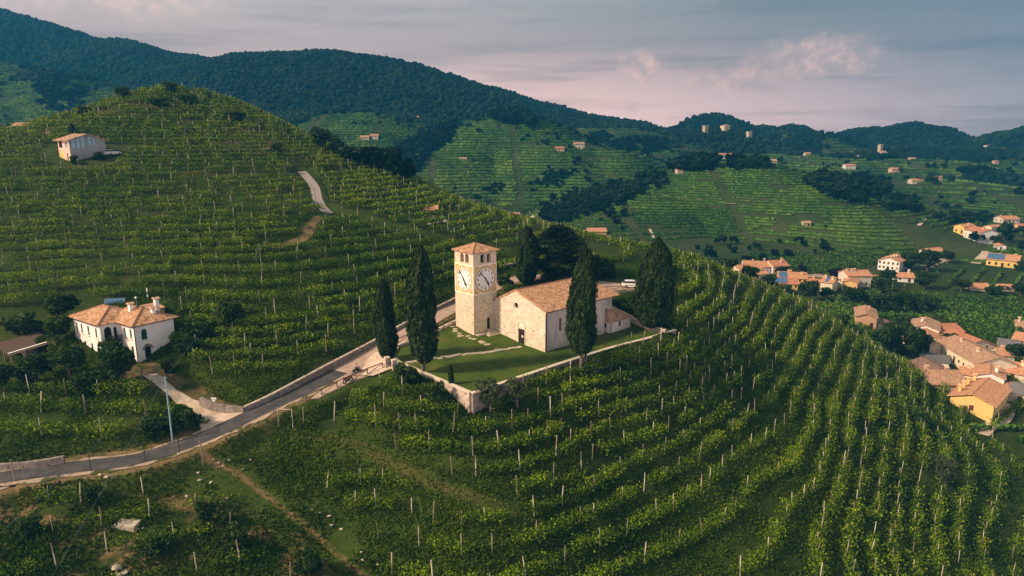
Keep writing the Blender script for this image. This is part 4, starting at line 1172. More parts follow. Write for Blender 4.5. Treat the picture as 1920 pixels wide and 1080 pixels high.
def roof_face(mb, quad, th=.14, mi=0):
    """one tiled slope with thickness; the first two corners are the eave"""
    P = [Vector(p) for p in quad]; e = (P[1] - P[0]).normalized(); n = e.cross(P[-1] - P[0]).normalized()
    if n.z < 0: n = -n
    s = n.cross(e); 
    uv = [((p - P[0]).dot(e), (p - P[0]).dot(s)) for p in P]
    k = len(P); D = [p - n * th for p in P]
    mb.add(P + D, [tuple(range(k))], mi, [uv])
    o = len(mb.v) - 2 * k
    for i in range(k):
        j = (i + 1) % k; mb.f.append((o + i, o + j, o + k + j, o + k + i)); mb.m.append(mi); mb.uv.append([uv[i], uv[j], uv[j], uv[i]])
    mb.f.append(tuple(o + k + i for i in range(k))[::-1]); mb.m.append(mi); mb.uv.append(uv[::-1])


def ridge_caps(mb, lines, r=.12):
    for a, b in lines: mb.tube([a, b], r, 6)


def gable_roof(mb, x0, x1, y0, y1, z, rise, axis, oh=.45, th=.14):
    if axis == 'x':
        ym = (y0 + y1) / 2; k = rise / ((y1 - y0) / 2); zl = z - k * oh
        roof_face(mb, [(x0 - oh, y0 - oh, zl), (x1 + oh, y0 - oh, zl), (x1 + oh, ym, z + rise), (x0 - oh, ym, z + rise)], th)
        roof_face(mb, [(x1 + oh, y1 + oh, zl), (x0 - oh, y1 + oh, zl), (x0 - oh, ym, z + rise), (x1 + oh, ym, z + rise)], th)
        return [((x0 - oh, ym, z + rise), (x1 + oh, ym, z + rise))]
    xm = (x0 + x1) / 2; k = rise / ((x1 - x0) / 2); zl = z - k * oh
    roof_face(mb, [(x0 - oh, y1 + oh, zl), (x0 - oh, y0 - oh, zl), (xm, y0 - oh, z + rise), (xm, y1 + oh, z + rise)], th)
    roof_face(mb, [(x1 + oh, y0 - oh, zl), (x1 + oh, y1 + oh, zl), (xm, y1 + oh, z + rise), (xm, y0 - oh, z + rise)], th)
    return [((xm, y0 - oh, z + rise), (xm, y1 + oh, z + rise))]


def hip_roof(mb, x0, x1, y0, y1, z, rise, oh=.5, th=.14):
    x0 -= oh; x1 += oh; y0 -= oh; y1 += oh
    if (x1 - x0) >= (y1 - y0):
        i = (y1 - y0) / 2; ym = (y0 + y1) / 2; a = (x0 + i, ym, z + rise); b = (x1 - i, ym, z + rise)
        c = [(x0, y0, z), (x1, y0, z), (x1, y1, z), (x0, y1, z)]
        for q in ([c[0], c[1], b, a], [c[1], c[2], b], [c[2], c[3], a, b], [c[3], c[0], a]): roof_face(mb, q, th)
        return [(a, b), (a, c[0]), (a, c[3]), (b, c[1]), (b, c[2])]
    i = (x1 - x0) / 2; xm = (x0 + x1) / 2; a = (xm, y0 + i, z + rise); b = (xm, y1 - i, z + rise)
    c = [(x0, y0, z), (x1, y0, z), (x1, y1, z), (x0, y1, z)]
    for q in ([c[0], c[1], a], [c[1], c[2], b, a], [c[2], c[3], b], [c[3], c[0], a, b]): roof_face(mb, q, th)
    return [(a, b), (a, c[0]), (a, c[1]), (b, c[2]), (b, c[3])]


def chimney(parent, x, y, z0, z1, w, wallm, capm, name='chimney'):
    b = MB(); b.box(x - w / 2, x + w / 2, y - w / 2, y + w / 2, z0, z1, 0)
    for sx in (-1, 1):
        for sy in (-1, 1): b.box(x + sx * w * .36 - .05, x + sx * w * .36 + .05, y + sy * w * .36 - .05, y + sy * w * .36 + .05, z1, z1 + .22, 0)
    c = w * .85; t = z1 + .22
    b.add([(x - c, y - c, t), (x + c, y - c, t), (x + c, y + c, t), (x - c, y + c, t), (x - c, y, t + c * .6), (x + c, y, t + c * .6)], [(3, 2, 1, 0), (0, 1, 5, 4), (2, 3, 4, 5), (1, 2, 5), (3, 0, 4)], 1)
    return b.build(name, [wallm, capm], parent)


def house(name, label, A, B, d, hpx, roof='x', wall='cream', tile='tile_orange', z=None, rise=None, chims=(), cols=None, rows=None, shut='dark', solar=None, group=None, oh=.45, side_wall=None, door=True, flat=False, sink=1.5, Y=None):
    """a house whose front runs between two ground pixels A (left) and B (right) of the photograph"""
    if Y is not None:
        a, b = PY(A[0], A[1], Y), PY(B[0], B[1], Y + .35 * (A[1] - B[1])); a[2] = b[2] = z
    else:
        gq = Gfar([(A[0] + B[0]) / 2], [max(A[1], B[1]) - 1], 120 if A[1] > 595 else 232)
        if len(gq): z = float(gq[0][2])
        a = PZ(A[0], A[1], z); b = PZ(B[0], B[1], z)
    v = (b - a)[:2]; w = float(np.linalg.norm(v)); rz = math.atan2(v[1], v[0])
    dep = a[1] * CP - (z - CAM_H) * SP
    h = hpx * dep / FPX / .97
    root = empty(name, (a[0], a[1], z), rz, label=label, cat='house' if 'house' in name or 'villa' in name else name.split('_')[-1], group=group)
    rise = rise if rise is not None else (d if roof == 'x' else w) * .5 * .36
    wm = M['p_' + wall]; sm = M['p_' + (side_wall or wall)]
    wb = MB(); ops = []
    nr = rows or max(1, int(h / 2.7)); small = w * FPX / dep < 16
    def row_holes(L, n, face):
        hs = []
        for r in range(nr):
            for k in range(n):
                u = L * (k + .5) / n + .18 * math.sin(7 * k + r + L); v0 = .9 + r * (h - .4) / nr
                if v0 + 1.1 > h: continue
                ww = min(.95, L / n * .45)
                if r == 0 and k == n // 2 and face == 'f' and door: hs.append((rect(u, .02, 1.1, min(2.1, h - .3)), 'door'))
                else: hs.append((rect(u, v0, ww, min(1.3, (h / nr) * .48)), 'window'))
        return hs
    nf = cols if cols is not None else (1 if small else max(2, int(w / 2.8))); ns = 1 if small else max(1, int(d / 3.6))
    gab = [(0, -sink), (w, -sink), (w, h), (w / 2, h + rise), (0, h)] if roof == 'y' else [(0, -sink), (w, -sink), (w, h), (0, h)]
    gas = [(0, -sink), (d, -sink), (d, h), (d / 2, h + rise), (0, h)] if roof == 'x' else [(0, -sink), (d, -sink), (d, h), (0, h)]
    F = row_holes(w, nf, 'f'); Sd = row_holes(d, ns, 's')
    for (O, U, I, out, hs, mi) in (((0, 0, 0), (1, 0, 0), (0, 1, 0), gab, F, 0), ((0, d, 0), (0, -1, 0), (1, 0, 0), gas, Sd, 1), ((w, 0, 0), (0, 1, 0), (-1, 0, 0), gas, Sd, 1), ((w, d, 0), (-1, 0, 0), (0, -1, 0), gab, [], 0)):
        panel(wb, O, U, I, out, [q for q, _ in hs], .2, mi)
        ops.append((O, U, I, hs))
    wb.build('wall', [wm, sm], root)
    for O, U, I, hs in ops[:3]:
        for q, kind in hs:
            k = {'dark': 'dark_shutter', 'green': 'green_shutter', 'glass': 'glass', 'white': 'glass'}[shut]
            infill(kind, O, U, I, q, M['door_wood'] if kind == 'door' else M[k if random.random() < .6 else 'glass'], root, .1)
    rb = MB()
    if roof == 'hip': caps = hip_roof(rb, 0, w, 0, d, h + .02, rise, oh)
    elif roof == 'flat':
        roof_face(rb, [(-oh, -oh, h + .05), (w + oh, -oh, h + .05), (w + oh, d + oh, h + rise), (-oh, d + oh, h + rise)], .12); caps = []
    else: caps = gable_roof(rb, 0, w, 0, d, h + .02, rise, roof, oh)
    if not small: ridge_caps(rb, caps, .11)
    ro = rb.build('roof', M[tile], root)
    for (fx, fy, ch) in chims: chimney(ro, fx * w, fy * d, h - .2, h + rise * .75 + ch, .65, wm, M[tile])
    if solar:
        x0, x1 = solar; k = rise / (d / 2); s = MB()
        n = max(1, int((x1 - x0) * w / 1.8))
        for i in range(n):
            xa = w * (x0 + (x1 - x0) * i / n) + .04; xb = w * (x0 + (x1 - x0) * (i + 1) / n) - .04
            s.add([(xa, .2, h + k * .2 + .16), (xb, .2, h + k * .2 + .16), (xb, d * .46, h + k * d * .46 + .16), (xa, d * .46, h + k * d * .46 + .16)], [(0, 1, 2, 3)])
        s.build('solar_panel', M['solar'], ro)
    return root, w, h


# ---------------------------------------------------------------- the church
def make_church():
    F = PZ(1022, 661, 0); W, APX, APZ, HR, HL = 13.6, 7.3, 9.35, 6.95, 6.3
    root = empty('church', (F[0], F[1], 0), R(42), label='old stone church with a terracotta gable roof on the lawn', cat='church')
    NL, CL = 15.0, 18.4
    wb = MB()
    DU = 5.75; door = rect(DU, .15, 1.55, 2.65); ocu = disc(APX - .2, 6.75, .52)
    # facade: u runs from the left end towards the corner nearest the camera, so mirror
    mir = lambda P: [(W - p[0], p[1]) for p in P][::-1]
    panel(wb, (0, W, 0), (0, -1, 0), (1, 0, 0), mir([(0, -1), (0, HR), (APX, APZ), (W, HL), (W, -1)][::-1]), [mir(door), mir(ocu)], .35, 0)
    win = [rect(3.6, 3.0, .62, 2.3), rect(9.2, 3.0, .62, 2.3)]
    panel(wb, (0, 0, 0), (1, 0, 0), (0, 1, 0), [(0, -1), (NL, -1), (NL, HR + .1), (0, HR)], win, .35, 1)
    panel(wb, (NL, 0, 0), (0, 1, 0), (-1, 0, 0), [(0, -1), (W, -1), (W, HL), (APX, APZ), (0, HR + .1)], [], .3, 1)
    panel(wb, (NL, W, 0), (-1, 0, 0), (0, -1, 0), [(0, -1), (NL, -1), (NL, HL), (0, HL)], [], .3, 0)
    # narrower choir behind the nave
    panel(wb, (NL, 1.3, 0), (1, 0, 0), (0, 1, 0), [(0, -1), (CL - NL, -1), (CL - NL, HR - .3), (0, HR - .3)], [], .3, 1)
    panel(wb, (CL, 1.3, 0), (0, 1, 0), (-1, 0, 0), [(0, -1), (10.5, -1), (10.5, HR - .3), (0, HR - .3)], [], .3, 1)
    wb.build('wall', [M['church_stone'], M['side_plaster']], root)
    rb = MB(); oh = .35; k = (APZ - HR) / APX; kl = (APZ - HL) / (W - APX)
    e0 = (-.18, -oh, HR - k * oh + .12); e1 = (CL + .35, -oh + .2, HR - k * oh + .12); r0 = (-.18, APX, APZ + .12); r1 = (CL - 2.2, APX, APZ + .12)
    roof_face(rb, [e0, e1, r1, r0], .16)
    roof_face(rb, [e1, (CL + .35, 12.4, HR - k * oh + .12), r1], .16)
    roof_face(rb, [(CL + .35, W + oh, HL - kl * oh + .12), (-.18, W + oh, HL - kl * oh + .12), r0, r1], .16)
    ridge_caps(rb, [(r0, r1), (r1, e1)], .13)
    # raised edge tiles over the facade
    rb.bar((-.1, -.2, HR + .1), (-.1, APX, APZ + .19), .3, .1); rb.bar((-.1, W + .2, HL + .06), (-.1, APX, APZ + .18), .3, .1)
    rb.build('roof', M['tile_church'], root)
    g = MB(); g.bar((-.1, -.42, HR - .06), (NL, -.42, HR - .02), .14, .12); g.tube([(.12, -.16, HR - .1), (.12, -.16, -.3)], .075, 8); g.tube([(NL + .08, .12, HR - .1), (NL + .08, .12, .4)], .07, 8)
    g.build('gutter', M['dark_metal'], root)
    d = infill('door', (0, W, 0), (0, -1, 0), (1, 0, 0), mir(door), M['door_wood'], root, .2, bars=(4, 3), barm='dark_metal')
    MB().box(.165, .185, DU - .2, DU + .17, 1.25, 1.68).build('notice', M['white'], d)
    infill('oculus', (0, W, 0), (0, -1, 0), (1, 0, 0), mir(ocu), M['dark'], root, .32)
    b = MB(); n = 20
    for kq in range(n):
        a0, a1 = 2 * math.pi * kq / n, 2 * math.pi * (kq + 1) / n
        b.bar((-.02, APX - .2 + .6 * math.cos(a0), 6.75 + .6 * math.sin(a0)), (-.02, APX - .2 + .6 * math.cos(a1), 6.75 + .6 * math.sin(a1)), .16, .08, up=(1, 0, 0))
    b.build('oculus_surround', M['coping'], root)
    # carved surround and half-round hood over the door
    b = MB(); u0, u1 = DU - .9, DU + .9
    b.box(-.06, .1, u0 - .12, u0 + .1, .05, 2.9); b.box(-.06, .1, u1 - .1, u1 + .12, .05, 2.9); b.box(-.08, .1, u0 - .12, u1 + .12, 2.9, 3.12)
    for kq in range(14):
        a0, a1 = math.pi * kq / 14, math.pi * (kq + 1) / 14
        b.bar((-.07, DU + .95 * math.cos(a0), 3.15 + .95 * math.sin(a0)), (-.07, DU + .95 * math.cos(a1), 3.15 + .95 * math.sin(a1)), .22, .16, up=(1, 0, 0))
    b.build('door_surround', M['coping'], root)
    b = MB(); b.add([(-.025, DU, 3.14)] + [(-.025, DU + .84 * math.cos(math.pi * q / 14), 3.14 + .84 * math.sin(math.pi * q / 14)) for q in range(15)], [(0, q + 1, q + 2) for q in range(14)])
    b.build('lunette', M['clock_panel'], root)
    for w_ in win:
        o = infill('window', (0, 0, 0), (1, 0, 0), (0, 1, 0), w_, M['dark'], root, .3)
        c = sum(p[0] for p in w_) / 4; MB().box(c - .5, c + .5, -.1, .02, w_[0][1] - .16, w_[0][1] - .02).build('sill', M['coping'], o)
    # sacristy against the choir
    x0, x1, y0, y1, hs = NL + .7, NL + 6.4, -.75, 4.2, 2.55
    sb = MB(); w1 = rect(2.7, 1.2, .6, 1.0); w2 = rect(.75, 1.1, .55, .85)
    panel(sb, (x0, y0, 0), (1, 0, 0), (0, 1, 0), [(0, -1), (x1 - x0, -1), (x1 - x0, hs), (0, hs)], [w1], .25)
    panel(sb, (x0, y0 + 2.0, 0), (0, -1, 0), (1, 0, 0), [(0, -1), (2.0, -1), (2.0, hs), (0, hs)], [w2], .25)
    panel(sb, (x1, y0, 0), (0, 1, 0), (-1, 0, 0), [(0, -1), (y1 - y0, -1), (y1 - y0, hs + .6), (0, hs)], [], .25)
    sac = sb.build('sacristy', M['sac_plaster'], root)
    infill('window', (x0, y0, 0), (1, 0, 0), (0, 1, 0), w1, M['glass'], sac, .15, bars=(2, 2)); infill('window', (x0, y0 + 2.0, 0), (0, -1, 0), (1, 0, 0), w2, M['glass'], sac, .15)
    rb = MB(); tz = 4.5
    roof_face(rb, [(x0 - .5, y0 - .45, hs - .05), (x1 + .5, y0 - .45, hs - .05), (x1 - .6, y1, tz - .4), (x0 + 1.2, 1.3, tz)], .15)
    roof_face(rb, [(x0 - .5, 1.32, hs + .1), (x0 - .5, y0 - .45, hs - .05), (x0 + 1.2, 1.3, tz)], .15)
    roof_face(rb, [(x1 + .5, y0 - .45, hs - .05), (x1 + .5, y1 + .3, hs + .2), (x1 - .6, y1, tz - .4)], .15)
    rb.build('sacristy_roof', M['tile_old'], sac)
    MB().tube([(x0 + .05, y0 - .1, hs), (x0 + .05, y0 - .1, 0)], .06, 8).build('drainpipe', M['dark_metal'], sac)
    return root


def text_mesh(body, size):
    cu = bpy.data.curves.new('t', 'FONT'); cu.body = body; cu.size = size; cu.align_x = 'CENTER'; cu.align_y = 'CENTER'; cu.extrude = .012; cu.offset = size * .022; cu.resolution_u = 4
    o = bpy.data.objects.new('t', cu); col.objects.link(o)
    dg = bpy.context.evaluated_depsgraph_get(); me = bpy.data.meshes.new_from_object(o.evaluated_get(dg))
    V = [tuple(v.co) for v in me.vertices]; Fs = [tuple(p.vertices) for p in me.polygons]
    bpy.data.objects.remove(o); bpy.data.meshes.remove(me); bpy.data.curves.remove(cu)
    return V, Fs


def make_tower():
    c = PZ(889, 628.5, 1.0); S = 5.2; z0 = 1.0
    root = empty('bell_tower', (c[0], c[1], 0), R(42), label='square stone bell tower with two painted clock faces beside the church', cat='tower')
    PB, PT, EV = 8.05, 13.35, 15.6
    wb = MB(); dr = rect(3.35, z0 + .55, .8, 2.05)
    def side(lo, hi, hr, hl, mi, dep=.45):
        panel(wb, (0, 0, 0), (1, 0, 0), (0, 1, 0), [(0, lo), (S, lo), (S, hi), (0, hi)], hr, dep, mi)
        panel(wb, (0, S, 0), (0, -1, 0), (1, 0, 0), [(0, lo), (S, lo), (S, hi), (0, hi)], hl, dep, mi)
        panel(wb, (S, 0, 0), (0, 1, 0), (-1, 0, 0), [(0, lo), (S, lo), (S, hi), (0, hi)], hl, dep, mi)
        panel(wb, (S, S, 0), (-1, 0, 0), (0, -1, 0), [(0, lo), (S, lo), (S, hi), (0, hi)], hr, dep, mi)
    side(-2, PT, [dr], [], 0)
    hr = [arch(S * .405, PT + .28, .98, 1.62), arch(S * .675, PT + .28, .98, 1.62)]; hl = [arch(S * (1 - .34), PT + .28, .98, 1.62), arch(S * (1 - .60), PT + .28, .98, 1.62)]
    side(PT, EV, hr, hl, 0, .6)
    # inner lining, so the belfry is a dark room
    wb.box(.6, S - .6, .6, S - .6, PT - .1, PT + .02, 0)
    wb.build('wall', M['tower_stone'], root)
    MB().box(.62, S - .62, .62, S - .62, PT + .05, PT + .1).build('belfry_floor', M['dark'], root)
    b = MB(); b.lathe([(0, 1.0), (.18, 1.0), (.24, .8), (.27, .45), (.36, .15), (.48, 0), (.44, 0), (.2, .75)], (S * .45, S * .45, PT + .55), 14); b.bar((.6, S * .45, PT + 1.7), (S - .6, S * .45, PT + 1.7), .16)
    b.build('bell', M['dark_metal'], root)
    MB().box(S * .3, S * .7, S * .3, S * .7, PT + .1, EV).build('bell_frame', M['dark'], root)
    b = MB()
    for hx in hr:
        pass
    rb = MB(); caps = hip_roof(rb, 0, S, 0, S, EV + .02, 1.2, .42, .16); ridge_caps(rb, caps[1:], .1)
    rb.build('roof', M['tile_church'], root)
    MB().box(-.12, S + .12, -.12, S + .12, EV - .16, EV).build('cornice', M['tower_stone'], root)
    nums = [(str(k), *text_mesh(str(k), .68)) for k in range(1, 13)]
    def clock(o, u, n, name='clock_face'):
        O = Vector(o); U = Vector(u); Nn = Vector(n)
        T = Matrix((( *U, 0), (*Z3, 0), (*Nn, 0), (0, 0, 0, 1))).transposed(); T.translation = O
        tp = lambda x, y, z=0: tuple(T @ Vector((x, y, z)))
        hS = S / 2; m = PT - PB
        b = MB(); b.box(-hS - .03, hS + .03, -m / 2, m / 2, -.02, .045, X=T); cf = b.build(name, M['clock_panel'], root)
        r0, r1 = 2.42, 2.02; n_ = 48
        b = MB(); b.add([tp(0, 0, .075)] + [tp(r1 * math.cos(2 * math.pi * k / n_), r1 * math.sin(2 * math.pi * k / n_), .075) for k in range(n_)], [(0, k + 1, (k + 1) % n_ + 1) for k in range(n_)])
        b.build('dial', M['clock_white'], cf)
        b = MB()
        V = [tp(rr * math.cos(2 * math.pi * k / n_), rr * math.sin(2 * math.pi * k / n_), .068) for rr in (r0, r1) for k in range(n_)]
        b.add(V, [(k, (k + 1) % n_, n_ + (k + 1) % n_, n_ + k) for k in range(n_)])
        for sx in (-1, 1):
            for sy in (-1, 1):
                q = hS - .2; A = [(sx * q, sy * q)]; s0 = math.atan2(sy * (q - 1.35), sx * q); s1 = math.atan2(sy * q, sx * (q - 1.35))
                A = [(sx * q, sy * q), (sx * q, sy * (q - 1.1))] + [(sx * 2.6 * math.cos(t), sy * 2.6 * math.sin(t)) for t in np.linspace(math.asin((q - 1.1) / 2.75), math.acos((q - 1.1) / 2.75), 6)] + [(sx * (q - 1.1), sy * q)]
                b.add([tp(x, y, .066) for x, y in A], [tuple(range(len(A)))])
        b.build('ochre_ring', M['ochre'], cf)
        b = MB()
        for s, V, Fs in nums:
            a = math.pi / 2 - 2 * math.pi * int(s) / 12; x, y = 1.66 * math.cos(a), 1.66 * math.sin(a); b.add([tp(x + v[0], y + v[1], .095 + v[2]) for v in V], Fs)
        b.build('numerals', M['black'], cf)
        def hand(ang, L, w, zz):
            b = MB(); d = Vector((math.cos(ang), math.sin(ang))); e = Vector((-d.y, d.x))
            pts = [d * (-.45 * 1) + e * w * .5, d * (-.45) - e * w * .5, d * (.1 * L) - e * w * .7, d * (.45 * L) - e * w * .5, d * (.62 * L) - e * w * 1.3, d * L, d * (.62 * L) + e * w * 1.3, d * (.45 * L) + e * w * .5, d * (.1 * L) + e * w * .7]
            k = len(pts); b.add([tp(p.x, p.y, zz) for p in pts] + [tp(p.x, p.y, zz + .05) for p in pts], [tuple(range(k))[::-1], tuple(range(k, 2 * k))] + [(i, (i + 1) % k, k + (i + 1) % k, k + i) for i in range(k)])
            b.build('clock_hand', M['black'], cf)
        hand(R(90 - 318), 2.15, .10, .13); hand(R(90 - 146), 1.5, .17, .19)
    cz = (PB + PT) / 2
    clock((0, S / 2, cz), (0, -1, 0), (-1, 0, 0)); clock((S / 2, 0, cz), (1, 0, 0), (0, -1, 0))
    infill('door', (0, 0, 0), (1, 0, 0), (0, 1, 0), dr, M['dark'], root, .3)
    b = MB(); b.box(3.35 - .65, 3.35 + .65, -.12, .03, z0 + 2.66, z0 + 2.82); b.box(2.78, 2.94, -.05, .03, z0 + .5, z0 + 2.66); b.box(3.76, 3.92, -.05, .03, z0 + .5, z0 + 2.66)
    b.build('door_surround', M['coping'], root)
    b = MB()
    for k in range(4): b.box(2.3 - .25 * k + .3, 4.6 + .12 * k, -.75 - .42 * k, -.02, z0 - 1.2, z0 + .5 - .2 * k)
    b.box(.2, 2.4, -.9, -.02, z0 - 1.0, z0 + .12); b.build('steps', M['flag'], root)
    # gutter bracket between tower and church
    return root
make_church(); make_tower()


# ---------------------------------------------------------------- walls round the churchyard and along the road
def wall_run(name, label, L, h, th, bodym, capm, cat='wall', base=2.0, capw=.1, capth=.12, top=None, group=None):
    """a wall that follows a line of points; its top is h above each point, its foot is in the ground"""
    o = empty(name, tuple(L[0]), 0, label=label, cat=cat, group=group)
    body = MB(); cap = MB(); n = len(L); rows = []
    for k in range(n):
        a = L[max(0, k - 1)]; b = L[min(n - 1, k + 1)]; d = (b - a)[:2]; d = d / np.linalg.norm(d); nn = np.array([-d[1], d[0]])
        rows.append((L[k] - L[0], nn))
    V = []; C = []
    for p, nn in rows:
        t = p[2] + h
        for s in (1, -1):
            q = p[:2] + nn * s * th / 2; V += [(q[0], q[1], p[2] - base), (q[0], q[1], t)]
        for s in (1, -1):
            q = p[:2] + nn * s * (th / 2 + capw); C += [(q[0], q[1], t + .005), (q[0], q[1], t + capth)]
    for src, mb in ((V, body), (C, cap)):
        F = []
        for k in range(n - 1):
            i, j = 4 * k, 4 * k + 4
            F += [(i, i + 1, j + 1, j), (i + 3, i + 2, j + 2, j + 3), (i + 1, i + 3, j + 3, j + 1), (i + 2, i, j, j + 2)]
        F += [(0, 2, 3, 1), (4 * n - 4, 4 * n - 3, 4 * n - 1, 4 * n - 2)]; mb.add(src, F)
    body.build('wall_body', bodym, o); cap.build('coping', capm, o)
    return o


def line3(pts, n): return smooth_line([np.array(p) for p in pts], n)
def straight(pts, step=1.2):
    out = []
    for a, b in zip(pts[:-1], pts[1:]):
        a, b = np.array(a), np.array(b); m = max(2, int(np.linalg.norm(b - a) / step)); out += [a + (b - a) * k / m for k in range(m)]
    return np.array(out + [np.array(pts[-1])])
wall_run('churchyard_wall', 'pale coped stone wall running from the corner up to its free right end', line3(LAWN[0:8], 48), .28, .45, M['yard_wall_shaded'], M['coping'], base=4.6)
wall_run('churchyard_wall', 'pale coped stone wall sloping from the gate pillar down to the corner', straight([LAWN[15], LAWN[16], PZ(838, 721, -.1), LAWN[0] + np.array([-.25, .2, 0])]), .28, .45, M['yard_wall'], M['coping'], base=4.6)
wall_run('low_wall', 'low stone wall behind the churchyard under the broad cypress', straight([PZ(1182, 600, 1.0), PZ(1210, 611, .9), PZ(1248, 624, .7)]), .5, .4, M['yard_wall'], M['coping'])
rw = [PZ(*p) for p in [(459, 770, -3.35), (490, 756, -2.95), (520, 741, -2.45), (600, 698, -1.15), (700, 645, .25), (765, 608, 1.3), (850, 566, 2.6), (905, 540, 3.3)]]
wall_run('road_wall', 'long dry stone retaining wall above the road', line3(rw, 60), .62, .5, M['dry_stone'], M['yard_wall'], base=1.2, capw=.01, capth=.07)
wall_run('drive_wall', 'short low dry stone wall curving from road into the drive', line3([PZ(459, 771, -3.4), PZ(430, 768, -3.3), PZ(400, 762, -3.0), PZ(376, 752, -2.6)], 16), .5, .45, M['dry_stone'], M['dry_stone'], base=1.0, capw=.02)
wall_run('verge_wall', 'low dry stone wall on the upper side of the lower road', line3([PZ(-40, 876, -5.7), PZ(0, 873, -5.6), PZ(60, 868, -5.4), PZ(120, 858, -5.1)], 16), .12, .4, M['dry_stone'], M['dry_stone'], base=1.0, capw=.02)
wall_run('terrace_wall', 'dry stone terrace wall on the slope left of the bell tower', line3([PZ(938, 503, 4.4), PZ(965, 498, 4.6), PZ(990, 490, 4.8)], 12), .6, .4, M['dry_stone'], M['coping'], base=1.5)
wall_run('parking_wall', 'grey stone retaining wall under the car park behind the church', straight([np.array([19.0, 139.4, 3.3]), np.array([25, 140.5, 3.3]), np.array([31.5, 143.0, 3.2])]), .12, .5, M['dry_stone'], M['dry_stone'], base=5.0, capw=.02)
for k, p in enumerate([PZ(726, 684, .35), PZ(739, 689, .25)]):
    o = empty('gate_pillar', tuple(p), R(30), label='pale square gate pillar ' + ('by the slender cypress' if k == 0 else 'at the upper end of the wall'), cat='pillar')
    MB().box(-.33, .33, -.33, .33, -.6, 1.15).build('pillar_shaft', M['yard_wall'], o); MB().box(-.38, .38, -.38, .38, 1.155, 1.3).build('pillar_cap', M['coping'], o)
wall_run('gate_wall', 'short low wall between road railing and gate pillar', straight([PZ(708, 668, .1), PZ(723, 681, .3)], .6), .55, .35, M['yard_wall'], M['coping'])


def railing(label, pts, h=1.05, kerb=False):
    o = empty('wooden_railing', tuple(pts[0]), 0, label=label, cat='railing', group=None); P = [Vector(p) - Vector(pts[0]) for p in pts]
    for p in P: MB().bar(p - Z3 * .5, p + Z3 * (h + .03), .13).build('post', M['rail_wood'], o)
    for a, b in zip(P[:-1], P[1:]):
        e = (b - a).normalized() * .02
        MB().bar(a + Z3 * h, b + Z3 * h, .10, .12).build('top_rail', M['rail_wood'], o)
        MB().bar(a + Z3 * .12 + e, b + Z3 * (h - .12) - e, .09, .08).build('brace', M['rail_wood'], o)
    return o


def along(pts, n): return list(resample(np.array(pts), 1e-3 + sum(np.linalg.norm(np.array(b) - np.array(a)) for a, b in zip(pts[:-1], pts[1:])) / n))[: n + 1]
railing('long brown timber railing along the road beside the parked motorcycles', along([G(574, 754), G(600, 743), G(625, 731), G(671, 710), G(718, 692)], 6))
railing('brown timber railing on the lawn edge between the two slender cypresses', along([PZ(738, 650, .75), PZ(768, 637, 1.1)], 2))
railing('brown timber railing on the lawn edge right of the tall cypress', along([PZ(812, 622, 1.6), PZ(832, 612, 1.9)], 1))
railing('short brown timber railing touching the foot of the bell tower', along([PZ(841, 606, 2.1), PZ(856, 599, 2.3)], 1))
railing('dark railing at the rim of the car park in front of the white car', along([np.array([19.2, 139.9, 3.45]), np.array([25, 141.0, 3.45]), np.array([30.5, 142.9, 3.45])], 4))
setp(wall_run('lawn_kerb', 'pale low kerb along the road side of the lawn', straight([PZ(746, 648, .7), PZ(800, 627, 1.4), PZ(857, 600, 2.2)]), .1, .35, M['coping'], M['coping'], cat='kerb', base=.8, capw=.01, capth=.05))

